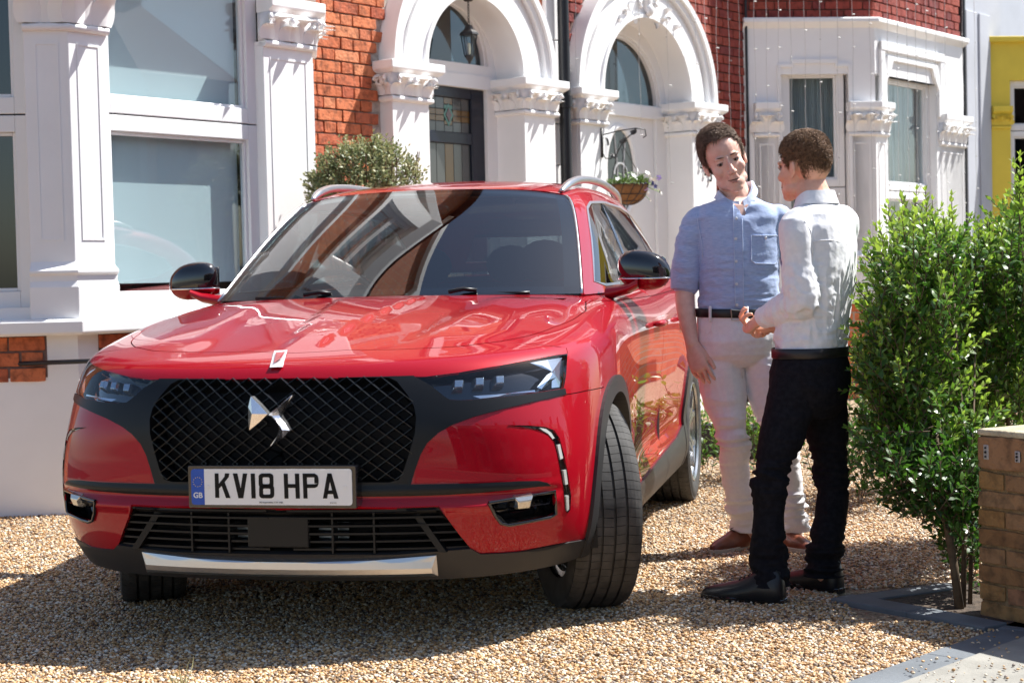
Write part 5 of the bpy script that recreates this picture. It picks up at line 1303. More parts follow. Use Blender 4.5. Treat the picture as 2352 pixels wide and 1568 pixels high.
# in local coords car-left (+y) is the picture's right: text runs along +y
XP=.012
mb=MB(); quad_prism(mb,rr(.272,.066,.006),-.06,XP-.005); holder=mb.build('plate_holder',MT['gloss'],car,bevel=.002)
mb=MB(); quad_prism(mb,rr(.26,.0555,.010),XP-.005,XP); plate=mb.build('number_plate',mat('white_reflective_plate',(.80,.81,.82),.3,spec=.5),car,label='white front registration plate reading KV18 HPA with blue GB band')
mb=MB(); bw=[p for p in rr(.26,.0555,.010) if p[0]<-.25]; 
poly=[(-.217,-.0555)]+[(-.217,.0555)]+[p for p in rr(.26,.0555,.010)[6:18]]
quad_prism(mb,poly,XP-.003,XP+.0006); mb.build('country_band',mat('blue_band',(.005,.075,.45),.25),plate)
ink=mat('plate_black_ink',(.004,.004,.005),.45,spec=.2)
def pxy(x,y): # zoom crop (5.113 px per source px) to plate coordinates
    return (-.26+(x-155-(y-330)*.012)/1985*.52,.0555-(y-102-(x-155)*.006)/455*.111)
def stroke(parts,name,m=ink,x0=XP,x1=XP+.0012):
    mb=MB()
    for poly in parts: quad_prism(mb,[pxy(*p) for p in poly],x0,x1)
    mb.build(name,m,plate)
T=48
def ring_poly(x0,x1,y0,y1,t,r=45,parts=6):
    """rounded-rect ring as quads"""
    def rrp(x0,x1,y0,y1,r):
        P=[]
        for cx_,cy_,a0 in ((x1-r,y0+r,-PI/2),(x1-r,y1-r,0),(x0+r,y1-r,PI/2),(x0+r,y0+r,PI)):
            for k in range(5): a=a0+PI/2*k/4; P.append((cx_+r*math.cos(a),cy_+r*math.sin(a)))
        return P
    o=rrp(x0,x1,y0,y1,r); i=rrp(x0+t,x1-t,y0+t,y1-t,max(6,r-t*.6)); n=len(o)
    return [[o[k],o[(k+1)%n],i[(k+1)%n],i[k]] for k in range(n)]
stroke([[(452,158),(500,158),(505,470),(455,468)],[(503,290),(575,200),(582,158),(635,160),(628,205),(535,320),(505,350)],[(535,310),(575,270),(645,472),(590,472)]],'letter')          #K
stroke([[(680,160),(735,160),(775,355),(775,475),(745,475)],[(858,162),(805,162),(775,355),(775,475),(805,475)]],'letter')     #V
stroke([[(902,163),(953,163),(960,477),(908,477)]],'letter')                                                  #1
stroke(ring_poly(1000,1183,162,345,T)+ring_poly(1004,1190,305,477,T),'letter')                               #8
stroke([[(1310,166),(1360,166),(1365,480),(1316,480)],[(1448,166),(1500,166),(1505,480),(1455,480)],[(1355,297),(1460,298),(1460,346),(1355,345)]],'letter') #H
stroke([[(1543,166),(1593,166),(1600,480),(1550,480)],[(1580,166),(1690,166),(1700,214),(1580,214)],[(1580,300),(1690,300),(1690,347),(1580,347)],[(1690,166),(1725,190),(1685,214),(1685,214)],[(1725,190),(1736,225),(1737,290),(1686,290),(1686,214)],[(1737,290),(1722,330),(1690,347),(1686,300)]],'letter') #P
stroke([[(1845,166),(1895,166),(1885,215),(1838,480),(1788,480)],[(1850,166),(1895,166),(1978,482),(1925,482),(1868,240)],[(1835,378),(1910,378),(1918,425),(1825,425)]],'letter') #A
wht=mat('white_print',(.7,.72,.75),.4); yel=mat('yellow_print',(.75,.6,.1),.4)
def small_text(txt,y,z,size,m,name,wd=None,font=None,bold=0.):
    c=bpy.data.curves.new(name,'FONT'); c.body=txt; c.size=size; c.align_x='CENTER'; c.align_y='CENTER'; c.extrude=.0003; c.offset=bold
    o=bpy.data.objects.new(name,c); COL.objects.link(o); dg=bpy.context.evaluated_depsgraph_get(); me=bpy.data.meshes.new_from_object(o.evaluated_get(dg)); bpy.data.objects.remove(o); bpy.data.curves.remove(c)
    me.materials.clear(); me.materials.append(m); o=link(name,me,plate); o.matrix_local=Matrix(((0,0,1,XP+.0010),(1,0,0,y),(0,1,0,pz+z),(0,0,0,1)))
    return o
small_text('GB',-.2385,-.0265,.0235,wht,'country_code',bold=.0006)
small_text('DS Automobiles, CV3 1ND',.0,-.0475,.0068,ink,'supplier_text')
small_text('BS AU 145d',.20,-.0475,.004,ink,'supplier_text')
for k in range(12):
    a=2*PI*k/12; mb=MB(); cy_,cz_=-.2385+.0145*math.cos(a),.0155+.0145*math.sin(a)
    P=[(cy_+(.0019 if q%2==0 else .0008)*math.sin(PI*q/5),cz_+(.0019 if q%2==0 else .0008)*math.cos(PI*q/5)) for q in range(10)]
    quad_prism(mb,P,XP+.0005,XP+.0012); mb.build('star',yel,plate)
for y_ in (-.206,.238): mb=MB(); quad_prism(mb,[(y_+.0065*math.cos(a),.0+.0065*math.sin(a)) for a in np.linspace(0,2*PI,15)[:-1]],XP,XP+.002); mb.build('screw_cap',mat('white_cap',(.8,.8,.8),.4),plate,bevel=.0008)
# ---- lower intake louvres
IP=np.array([L2(SE([q[0]],[q[1]])[0][0]) for q in intake])[:,1:]; IPf=[tuple(p) for p in IP]+[(-p[0],p[1]) for p in IP[::-1]]
zt_,zb_=max(p[1] for p in IP),min(p[1] for p in IP)
def xspan(z):
    ys=[y for y in np.arange(0,.8,.005) if inpoly(np.array([[y,z]]),IPf)[0]]; return (max(ys) if ys else 0)
N_=6
for k in range(N_):
    z_=zb_+(zt_-zb_)*(k+.6)/N_; y1=xspan(z_)
    if y1<.1: continue
    ys=np.linspace(-y1,y1,31); G=[[(-FD(y,z_)-.03,y,z_+.004),(-FD(y,z_)-.012,y,z_+.002),(-FD(y,z_)-.012,y,z_-.004),(-FD(y,z_)-.055,y,z_-.006)] for y in ys]
    mb=MB(); mb.grid(np.array(G)); mb.build('grille_slat',MT['trim'],car)
for yv in (-.46,-.30,-.17,.17,.30,.46):
    mb=MB(); w_=.012 if abs(yv)>.4 else .003; sl_=.05*np.sign(yv) if abs(yv)>.4 else 0
    f=-FD(yv,.38); mb.add([(f-.012,yv-sl_-w_,zt_-.004),(f-.012,yv-sl_+w_,zt_-.004),(f-.012,yv+sl_+w_,zb_+.004),(f-.012,yv+sl_-w_,zb_+.004),(f-.06,yv-sl_-w_,zt_-.004),(f-.06,yv-sl_+w_,zt_-.004),(f-.06,yv+sl_+w_,zb_+.004),(f-.06,yv+sl_-w_,zb_+.004)],[(0,1,2,3),(0,3,7,4),(1,5,6,2)]); mb.build('grille_divider',MT['trim'],car)
mb=MB(); mb.box(-.075,-.052,-.105,.095,zb_+.022,zt_-.03); mb.build('radar_panel',MT['trim'],car,bevel=.004)
for y0_ in (-.165,.105):
    mb=MB()
    for k in range(9): mb.box(-.13,-.125,y0_,y0_+.07*1.4,zb_+.03+k*.0125,zb_+.036+k*.0125)
    mb.build('radiator_fins',MT['satin'],car,kind='stuff')
# ---- headwash cover lines etc on bumper: small crease between bumper skin and band
# ---- dark inner liner under the body
mb=MB()
mb.box(-4.45,-.30,-.58,.58,.20,.50); mb.box(-1.42,-.25,-.60,.60,.45,.80); mb.build('underbody',MT['under'],car)
for dx in (AX1,AX2):
    for sg in (1,-1):
        rows_=[]
        for k in range(25):
            a=PI*k/24*1.16-.25; rows_.append([(-dx-.40*math.cos(a),sg*.925,AZ+.40*math.sin(a)),(-dx-.40*math.cos(a),sg*.58,AZ+.40*math.sin(a))])
        mb=MB(); mb.grid(np.array(rows_)); mb.add([(-dx-.42,sg*.60,.2),(-dx+.42,sg*.60,.2),(-dx+.42,sg*.60,.80),(-dx-.42,sg*.60,.80)],[(0,1,2,3)]); mb.build('wheel_well',MT['under'],car,smooth=True)

# ================================================================= GREENHOUSE
gd=[[1.45,1.75,2.10,2.60,3.10,3.60,4.02,4.28,4.36],[1.64,1.87,2.16,2.60,3.10,3.60,4.02,4.27,4.34],[1.86,2.02,2.24,2.60,3.10,3.60,4.0,4.22,4.28],[2.04,2.14,2.31,2.60,3.10,3.60,3.95,4.14,4.20],[2.09,2.17,2.33,2.60,3.10,3.60,3.92,4.09,4.15],[2.05,2.13,2.30,2.60,3.10,3.60,3.91,4.07,4.12],[2.01,2.10,2.29,2.60,3.10,3.60,3.90,4.06,4.11],[1.99,2.08,2.28,2.60,3.10,3.60,3.90,4.05,4.10]]
gy=[[.745,.785,.80,.805,.80,.785,.74,.50,0],[.708,.74,.752,.758,.752,.735,.69,.45,0],[.66,.685,.697,.70,.695,.68,.635,.42,0],[.61,.625,.635,.64,.635,.62,.575,.38,0],[.56,.567,.575,.58,.575,.56,.52,.34,0],[.43,.435,.44,.445,.44,.43,.40,.26,0],[.22,.22,.22,.22,.22,.215,.20,.13,0],[0]*9]
gz=[[1.086,1.09,1.098,1.115,1.13,1.16,1.19,1.20,1.205],[1.215,1.225,1.235,1.25,1.26,1.28,1.29,1.28,1.28],[1.36,1.37,1.38,1.392,1.397,1.39,1.375,1.355,1.35],[1.467,1.48,1.497,1.512,1.513,1.495,1.46,1.425,1.42],[1.503,1.517,1.537,1.555,1.556,1.535,1.495,1.455,1.45],[1.525,1.541,1.562,1.582,1.583,1.562,1.52,1.475,1.465],[1.533,1.551,1.576,1.60,1.602,1.582,1.538,1.49,1.475],[1.535,1.554,1.58,1.606,1.608,1.588,1.543,1.495,1.48]]
GN_=np.stack([np.array(gd),np.array(gy),np.array(gz)],-1).transpose(1,0,2)   # [9,8,3]
def ext2(P,mv=True):
    a=2*P[:1]-P[1:2]; a2=2*a-P[:1]; b=P[-3:-1][::-1].copy(); b[...,1]*=-1
    P=np.concatenate([a2,a,P,b],0); lo=2*P[:,:1]-P[:,1:2]; lo2=2*lo-P[:,:1]; h=P[:,-3:-1][:,::-1].copy(); h[...,1]*=-1
    return np.concatenate([lo2,lo,P,h],1)
_E2=ext2(GN_); Q2=GN_+.8*(GN_-blur(_E2)[1:-1,1:-1]); QE2=ext2(Q2)
def SG(u,v):
    P,Su,Sv=sraw(u,v,QE2,9,8); N=np.cross(Su,Sv); N/=np.linalg.norm(N,axis=-1,keepdims=True)+1e-12; return P,Su,Sv,N
_t=SG([3.],[1.]); NS2=1. if _t[3][0][1]>0 else -1.
BG=make_bvh(SG,8,7,6)
def g_uv(d,z):
    h=BG[0].ray_cast(Vector((d,3,z)),Vector((0,-1,0)))
    if h[0] is None: h=BG[0].find_nearest(Vector((d,.8,z)))
    f=BG[2][h[2]]; w=bary(np.array(h[0]),*[BG[1][i] for i in f]); return sum(w[k2]*BG[3][f[k2]] for k2 in range(3))
dlo=[(1.66,1.135),(1.80,1.225),(1.92,1.305),(2.04,1.385),(2.14,1.44),(2.26,1.468),(2.6,1.482),(3.1,1.48),(3.5,1.455),(3.8,1.40),(3.98,1.33),(4.02,1.28),(3.9,1.225),(3.6,1.195),(3.1,1.16),(2.6,1.145),(2.1,1.13),(1.8,1.125)]
dloo=[]
cdl=np.mean(dlo,0)
def offs(poly,h):
    P=np.array(poly,float); n=len(P); out=[]
    for i in range(n):
        t=P[(i+1)%n]-P[i-1]; t/=np.linalg.norm(t); nrm=np.array([-t[1],t[0]]); 
        if nrm@(P[i]-cdl)<0: nrm=-nrm
        out.append(P[i]+nrm*h)
    return [tuple(p) for p in out]
dl_uv=[g_uv(*p) for p in dlo]; do_uv=[g_uv(*p) for p in offs(dlo,.010)]
bp_=[(2.50,1.10),(2.58,1.10),(2.60,1.52),(2.52,1.52)]; cp_=[(3.46,1.10),(3.52,1.10),(3.42,1.52),(3.36,1.52)]
bars=[[g_uv(*p) for p in [(2.50,1.12),(2.60,1.12),(2.62,1.50),(2.53,1.50)]],[g_uv(*p) for p in [(3.50,1.15),(3.56,1.15),(3.46,1.49),(3.40,1.49)]]]
rw=[np.array([7.15,.7]),np.array([7.2,2.6]),np.array([8,2.6]),np.array([8,.7])]
dpoly=[np.array(p) for p in dl_uv]
def clip_reg(): pass
PG=Panels(SG,8,7,[('bar',bars[0]),('bar',bars[1]),('side',dl_uv),('chr',do_uv),('rear',rw)],step=1/6.,ns=NS2)
# only keep bars inside the glazing
C_=PG.V[PG.F].mean(1); ins=inpoly(C_,dl_uv); insc=inpoly(C_,do_uv); m_=(PG.reg=='bar')&~ins; PG.reg[m_&insc]='chr'; PG.reg[m_&~insc]='rest'
PG.part('rest','roof_and_pillars',RED,car,wall=.01)
PG.part('side','side_window',MT['tint'],car,off=-.004,wall=0,split=True)
PG.part('bar','window_pillar',MT['gloss'],car,off=-.001,wall=.01,split=True)
PG.part('chr','window_trim',MT['satin'],car,off=.003,wall=.01,split=True)
PG.part('rear','rear_window',MT['tint'],car,off=-.004,wall=0)
# windscreen
col0=GN_[0]   # pillar line points from belt to roof centre
def pill(s): # s 0..1 along pillar
    P,_,_,_=SG([0.],[s*3.6]); return P[0]
wt=[np.array([2.055,.53,1.508]),np.array([2.03,.36,1.526]),np.array([2.01,.18,1.532]),np.array([2.0,0,1.535])]
NWS=14; WS=[]
for i in range(NWS+1):
    s=i/NWS; e=pill(s); e=e+np.array([-.004,-.012,.004])
    base=np.array([1.31,0,1.094]); top=SG([0.],[7.])[0][0]+np.array([-.006,0,.001]); c=base+(top-base)*s; c[2]+=.018*math.sin(PI*s)
    row=[]
    for k in range(25):
        q=k/24; y=e[1]*(q); f=(1-(1-q)**1) ; 
        w_=q**2.2*.55+q**4*.45
        d=c[0]+(e[0]-c[0])*w_; z=c[2]+(e[2]-c[2])*w_; row.append((d,y,z))
    WS.append(row)
WS=np.array(WS); full=np.concatenate([WS[:,::-1]*np.array([1,-1,1]),WS[:,1:]],1)
def sub(G,i0,i1,off=0.): return L2(G[i0:i1+1])+np.array([0,0,off])
mb=MB(); mb.grid(L2(full)); ws=mb.build('windscreen',MT['screen'],car,smooth=True)
# black ceramic border printed on the glass (just inside)
mb=MB(); inn=full+np.array([.012,0,-.006]); 
mb.grid(L2(inn[:2])); mb.grid(L2(inn[-2:])); mb.grid(L2(inn[:,:3])); mb.grid(L2(inn[:,-3:]))
mb.build('windscreen_border',MT['gloss'],ws,smooth=True)
mb=MB(); edge=[tuple(L2(full[i,-1]+np.array([0,.004,0]))) for i in range(NWS+1)]; mb.tube(edge,.005,6); edge=[(p[0],-p[1],p[2]) for p in edge]; mb.tube(edge,.005,6); mb.build('windscreen_seal',MT['satin'],ws,smooth=True)
# cowl panel
mb=MB(); mb.grid(np.array([[L2((1.26,y,1.075)),L2((1.46+.0*abs(y),y,1.075))] for y in np.linspace(-.70,.70,9)])); mb.build('scuttle',MT['trim'],car)
for y_ in (-.28,.30):
    mb=MB(); mb.tube([L2((1.30,y_-.05,1.108)),L2((1.33,y_,1.118)),L2((1.34,y_+.05,1.112))],.008,8); mb.build('washer_jet',MT['trim'],car,smooth=True)
for y0_,y1_ in ((-.55,.08),(.55,.0)):
    mb=MB(); mb.tube([L2((1.34+.10*abs(y)**2,y,1.098)) for y in np.linspace(y0_,y1_,12)],.007,6); mb.build('wiper',MT['trim'],car,smooth=True)
# A pillar infill red between windscreen and side (the greenhouse sheet starts at the pillar line)
# interior
mb=MB(); mb.grid(np.array([[L2((1.33,y,1.05)),L2((1.5,y,1.09-.02*abs(y))),L2((1.75,y,1.085)),L2((1.95,y,1.02)),L2((2.0,y,.7))] for y in np.linspace(-.68,.68,9)])); mb.build('dashboard',MT['seat'],car,smooth=True)
mb=MB(); mb.box(-4.2,-1.5,-.70,.70,.42,.46); mb.build('cabin_floor',MT['seat'],car)
mb=MB(); mb.box(-4.1,-1.6,-.74,-.70,.45,1.06); mb.box(-4.1,-1.6,.70,.74,.45,1.06); mb.build('door_card',MT['seat'],car)
def seat(y,d):
    mb=MB()
    prof=[(d,.62,.30),(d+.10,.70,.29),(d+.2,.95,.27),(d+.26,1.14,.23)]
    rings=[]
    for (dd,z,hw) in prof:
        rings.append([L2((dd+.06*math.cos(a)*(1),y+hw*(abs(math.sin(a))**.6)*np.sign(math.sin(a)),z)) for a in np.linspace(0,2*PI,17)[:-1]])
    mb.grid(np.array(rings).transpose(1,0,2),closeu=True); mb.add(rings[-1],[tuple(range(16))]); mb.ell(L2((d+.29,y,1.23)),(.05,.13,.10)); mb.build('seat_back',MT['seat'],car,smooth=50)
for y_ in (-.37,.37): seat(y_,2.35)
for y_ in (-.42,0.02,.42): seat(y_,3.25)
# steering wheel (right-hand drive = picture left)
mb=MB(); C_=L2((1.93,-.38,1.03)); ax_=np.array([-.9,0,.42]); ax_/=np.linalg.norm(ax_); sx_=np.array([0,1.,0]); sy_=np.cross(ax_,sx_)
mb.tube([tuple(C_+.185*(math.cos(a)*sx_+math.sin(a)*sy_)) for a in np.linspace(0,2*PI,33)],.014,8,cap=False); mb.tube([tuple(C_-.18*sx_),tuple(C_+.18*sx_)],.02,8); mb.build('steering_wheel',MT['gloss'],car,smooth=True)
mb=MB(); mb.ell(L2((1.93,.0,1.45)),(.02,.11,.03)); mb.build('rear_view_mirror',MT['gloss'],car,smooth=True)
# roof rails
for sg in (1,-1):
    pts=[(2.10,.55,1.518),(2.17,.556,1.540),(2.28,.562,1.563),(2.45,.568,1.584),(2.75,.574,1.598),(3.1,.574,1.598),(3.5,.568,1.580),(3.72,.558,1.555),(3.82,.552,1.520)]
    mb=MB(); P=[np.array(p)*np.array([1,sg,1]) for p in pts]; P=[L2(p) for p in P]
    # smooth path, flattened section
    path_=[]
    for i in range(len(P)-1):
        p0=P[max(i-1,0)];p1=P[i];p2=P[i+1];p3=P[min(i+2,len(P)-1)]
        for s in np.linspace(0,1,6)[:-1]: path_.append(.5*((2*p1)+(-p0+p2)*s+(2*p0-5*p1+4*p2-p3)*s*s+(-p0+3*p1-3*p2+p3)*s**3))
    path_.append(P[-1]); mb.tube(path_,[.009+.009*min(1,i/6,(len(path_)-1-i)/6) for i in range(len(path_))],10); mb.build('roof_rail',MT['satin'],car,smooth=True)
mb=MB(); mb.ell(L2((3.75,0,1.60)),(.09,.015,.05)); mb.build('aerial_fin',RED,car,smooth=True)

# ---- door mirrors
def mirror(sg):
    # superellipsoid-like shell: centre, half sizes
    def shell(z_lo,z_hi,grow=1.):
        G=[]
        nth,nph=22,28
        for i in range(nph):
            ph=2*PI*i/nph; row=[]
            for j in range(nth+1):
                th=PI*j/nth; zz=math.cos(th); s=math.sin(th); 
                cx_,sx_=math.cos(ph),math.sin(ph)
                p=np.array([np.sign(cx_)*abs(cx_)**.75*s**.7,np.sign(sx_)*abs(sx_)**.75*s**.7,np.sign(zz)*abs(zz)**.85])
                # x: depth (forward +), y: outward, z: up ; taper outward & rounded
                y=p[1]; hz=.080*(1-.22*max(0,y)**2-.0*y)*(1.0 if p[2]>0 else .95); x=p[0]*.058*(1-.25*y*y)
                if p[0]<0: x*=.55
                z=p[2]*hz+(-.012*y)
                row.append((x*grow,y*.106*grow,z*grow))
            G.append(row)
        return np.array(G)
    G=shell(0,0)
    C0=np.array([-1.70,.945,1.172])
    out=[]
    for (lo,hi,m_,nm,gr) in ((-.030,9,MT['gloss'],'mirror_cap',1.0),(-9,-.030,RED,'mirror_base',.985)):
        A_=G.copy()*gr
        A_[...,2]=np.clip(A_[...,2],lo,hi)
        A_=A_+C0; A_[...,1]*=sg
        mb=MB(); mb.grid(A_,closeu=True); out.append(mb.build(nm,m_,car,smooth=60))
    # chrome line + foot
    ring=[]
    for k in range(28):
        ph=2*PI*k/28; cx_,sx_=math.cos(ph),math.sin(ph); y=np.sign(sx_)*abs(sx_)**.75*.985; x=np.sign(cx_)*abs(cx_)**.75*.058*(1-.25*y*y)*.985; x*=(.55 if cx_<0 else 1); ring.append((C0[0]+x,sg*(C0[1]+y*.106),C0[2]-.030))
    mb=MB(); mb.tube(ring+[ring[0]],.0035,6,cap=False); mb.build('mirror_trim',MT['chrome'],out[0],smooth=True)
    mb=MB(); G2=[]
    for s,w_,t_,z_ in ((0,.055,.030,1.085),(.35,.045,.022,1.095),(.7,.045,.022,1.105),(1.,.055,.02,1.125)):
        yc=.80+s*.13; G2.append([(-1.665-.0*s+w_*math.cos(a),sg*yc,z_+t_*math.sin(a)) for a in np.linspace(0,2*PI,15)[:-1]])
    mb.grid(np.array(G2).transpose(1,0,2),closeu=True); mb.build('mirror_stalk',RED,out[1],smooth=True)
    mb=MB(); mb.add([(C0[0]-.034,sg*(C0[1]+y),C0[2]+z) for y,z in ((-.10,-.055),(.08,-.06),(.10,-.01),(.08,.055),(-.10,.06))],[(0,1,2,3,4)]); mb.build('mirror_glass',MT['chrome'],out[0])
mirror(1); mirror(-1)
# door handles
for sg in (1,-1):
    for d_ in (2.33,3.22):
        P=SE([side_uv(d_,.945)[0]],[side_uv(d_,.945)[1]])[0][0]; mb=MB()
        mb.tube([L2((d_-.10,sg*(P[1]+.002),.945)),L2((d_-.085,sg*(P[1]+.026),.947)),L2((d_,sg*(P[1]+.03),.949)),L2((d_+.085,sg*(P[1]+.028),.95)),L2((d_+.10,sg*(P[1]+.002),.95))],[.008,.014,.015,.014,.008],8); mb.build('door_handle',RED,car,smooth=True)

# ---- wheels
def wheel(dx,y,steer,name='wheel'):
    w_=bpy.data.objects.new(name,None); COL.objects.link(w_); w_.parent=car; w_.location=(-dx,y,.356); sg=1 if y>0 else -1; w_.rotation_euler=(0,0,steer+(0 if sg>0 else PI))
    return w_
def build_wheel_meshes():
    D={}
    Rt=.356; hw=.1185
    prof=[(.245,-.100),(.262,-.112),(.30,-.119),(.325,-.117),(.341,-.106),(.3455,-.098),(.3455,.098),(.341,.106),(.325,.117),(.30,.119),(.262,.112),(.245,.100),(.235,.09)]
    mb=MB(); mb.lathe([(r,h) for r,h in prof],axis='y',n=72); D['tyre']=mb.mesh('tyre',MT['rubber'],smooth=50)
    # tread blocks: 5 ribs with sipes
    mb=MB(); ribs=[(-.112,-.072,74,.6,1),(-.063,-.034,74,.3,0),(-.025,.010,74,-.3,0),(.019,.052,74,.3,0),(.061,.112,74,-.6,1)]
    for (a,b,n,sk,sh) in ribs:
        for k in range(n):
            t0,t1=2*PI*(k+.03)/n,2*PI*(k+.97)/n; m_=4 if sh else 2
            for e in range(1):
                ys=np.linspace(a,b,m_+1); top=[];bot=[]
                def rad(y_): 
                    x=abs(y_)/.119; return Rt-.0005-.010*max(0,(x-.62)/.38)**2*1.6
                G=[]
                for tt in np.linspace(t0,t1,3):
                    G.append([(rad(y_)*math.cos(tt+sk*.10*(y_-a)/.04*.3),y_,rad(y_)*math.sin(tt+sk*.10*(y_-a)/.04*.3)) for y_ in ys])
                G=np.array(G); mb.grid(G); K=G.copy(); sc_=(Rt-.012)/Rt; K[...,0]*=sc_; K[...,2]*=sc_
                n0,n1=G.shape[:2]
                for line in ([(0,j) for j in range(n1)],[(n0-1,j) for j in range(n1)],[(i,0) for i in range(n0)],[(i,n1-1) for i in range(n0)]):
                    mb.grid(np.array([[G[i][j],K[i][j]] for i,j in line]))
    D['tread']=mb.mesh('tread',MT['rubber'])
    mb=MB(); mb.lathe([(.250,-.10),(.244,-.085),(.225,-.08),(.215,-.05),(.215,.05),(.225,.085),(.240,.098),(.250,.104),(.252,.110),(.246,.112),(.236,.102)],axis='y',n=60); D['rim']=mb.mesh('rim',MT['alloy'],smooth=40)
    mb=MB()
    for k in range(5):
        a=2*PI*k/5
        for s_ in (-1,1):
            a1=a+s_*.12; a2=a+s_*.30
            def P(r,an,y_): return (r*math.cos(an),y_,r*math.sin(an))
            A_=[P(.05,a+s_*.35-.18,.078),P(.05,a+s_*.35+.18,.078),P(.15,a1+.10,.092),P(.238,a2+.055,.098),P(.238,a2-.055,.098),P(.15,a1-.10,.092)]
            B_=[(p[0],p[1]-.035,p[2]) for p in A_]; mb.add(A_+B_,[(0,1,2,5),(5,2,3,4),(0,6,7,1),(1,7,8,2),(2,8,9,3),(4,10,11,5),(5,11,6,0)])
    D['spokes']=mb.mesh('spokes',MT['alloy'])
    mb=MB(); mb.lathe([(0,.088),(.03,.088),(.055,.082),(.06,.07),(.06,.03)],axis='y',n=24); D['hub_cap']=mb.mesh('hub_cap',MT['alloy'],smooth=40)
    mb=MB(); mb.lathe([(.0,.02),(.165,.02),(.165,.0),(0,.0)],axis='y',n=40); D['brake_disc']=mb.mesh('brake_disc',MT['satin'],smooth=30)
    mb=MB(); mb.lathe([(.215,-.06),(0.0,-.06)],axis='y',n=32); D['wheel_back']=mb.mesh('wheel_back',MT['under'])
    return D
WD=build_wheel_meshes()
ST=R(25)
for dx,y,s_ in ((AX1-.022,.812,ST),(AX1-.022,-.812,ST),(AX2,.820,0),(AX2,-.820,0)):
    w_=wheel(dx,y,s_)
    for nm,me in WD.items(): link(nm,me,w_)
    if dx<2: w_.scale=(1.02,1,1.02)
# ================================================================== PEOPLE
def J(u,v,Z): return at_y(u,v,Z)
def skin_mat(name,col,rough=.45):
    m,n,l,b=new_mat(name); b.inputs['Base Color'].default_value=(*col,1); b.inputs['Roughness'].default_value=rough
    b.inputs['Subsurface Weight'].default_value=.25; b.inputs['Subsurface Radius'].default_value=(.012,.005,.003); b.inputs['Subsurface Scale'].default_value=1.
    nz=n.new('ShaderNodeTexNoise'); nz.inputs['Scale'].default_value=38; nz.inputs['Detail'].default_value=5; tc=n.new('ShaderNodeTexCoord'); l.new(tc.outputs['Object'],nz.inputs['Vector'])
    cr=n.new('ShaderNodeValToRGB'); cr.color_ramp.elements[0].position=.3; cr.color_ramp.elements[1].position=.7; cr.color_ramp.elements[0].color=(col[0]*.95,col[1]*.88,col[2]*.86,1); cr.color_ramp.elements[1].color=(min(1,col[0]*1.08),col[1]*1.1,col[2]*1.1,1)
    l.new(nz.outputs['Fac'],cr.inputs[0]); l.new(cr.outputs[0],b.inputs['Base Color']); return m
MT['skinA']=skin_mat('fair_tanned_skin',(.76,.48,.38)); MT['skinB']=skin_mat('tanned_skin',(.70,.40,.28))
def cloth_mat(name,c1,c2,scale=(1,1,1),ns=60,rough=.85,sheen=.2,weave=900):
    m,n,l,b=new_mat(name); b.inputs['Roughness'].default_value=rough; b.inputs['Sheen Weight'].default_value=sheen; b.inputs['Specular IOR Level'].default_value=.15
    tc=n.new('ShaderNodeTexCoord'); mp=n.new('ShaderNodeMapping'); mp.inputs['Scale'].default_value=scale; l.new(tc.outputs['Object'],mp.inputs[0])
    nz=n.new('ShaderNodeTexNoise'); nz.inputs['Scale'].default_value=ns; nz.inputs['Detail'].default_value=4; l.new(mp.outputs[0],nz.inputs['Vector'])
    cr=n.new('ShaderNodeValToRGB'); cr.color_ramp.elements[0].position=.36; cr.color_ramp.elements[1].position=.66; cr.color_ramp.elements[0].color=(*c1,1); cr.color_ramp.elements[1].color=(*c2,1); l.new(nz.outputs['Fac'],cr.inputs[0]); l.new(cr.outputs[0],b.inputs['Base Color'])
    n2=n.new('ShaderNodeTexNoise'); n2.inputs['Scale'].default_value=14; n2.inputs['Detail'].default_value=3; l.new(tc.outputs['Object'],n2.inputs['Vector']); bp=n.new('ShaderNodeBump'); bp.inputs['Strength'].default_value=.35; bp.inputs['Distance'].default_value=.02; l.new(n2.outputs['Fac'],bp.inputs['Height']); l.new(bp.outputs[0],b.inputs['Normal'])
    return m
MT['blue_shirt']=cloth_mat('blue_chambray',(.34,.43,.66),(.46,.55,.76),(1,1,9),45)
MT['white_shirt']=cloth_mat('white_poplin',(.74,.74,.77),(.80,.80,.82))
MT['collar']=cloth_mat('lit_blue_chambray',(.52,.60,.78),(.60,.68,.84))  # lighter copy of the shirt blue; sunlight on the collar put into colour
MT['chino']=cloth_mat('off_white_jean',(.82,.80,.83),(.87,.85,.87))
MT['jean']=cloth_mat('black_denim',(.006,.006,.009),(.012,.012,.016),sheen=.0)
MT['belt']=mat('black_leather',(.012,.010,.012),.4)
MT['tan_leather']=mat('brown_leather',(.20,.055,.025),.38,var=.35,scale=14,coat=.2)
MT['blk_leather']=mat('black_shoe_leather',(.008,.009,.012),.38,coat=.0)
MT['sole']=mat('pale_sole',(.55,.50,.42),.7)
MT['hairA']=mat('brown_grey_hair',(.085,.048,.03),.65,col2=(.22,.145,.10),scale=90,spec=.25); MT['hairB']=mat('dark_blond_hair',(.08,.042,.024),.65,col2=(.25,.14,.075),scale=90,spec=.25)
MT['brow']=mat('dark_brow_hair',(.13,.08,.055),.9,spec=.1)
MT['eye_w']=mat('eye_white',(.30,.25,.23),.3); MT['iris']=mat('iris',(.02,.015,.012),.1); MT['lip']=mat('lip',(.50,.23,.18),.45); MT['mouth']=mat('mouth_line',(.06,.015,.012),.6)

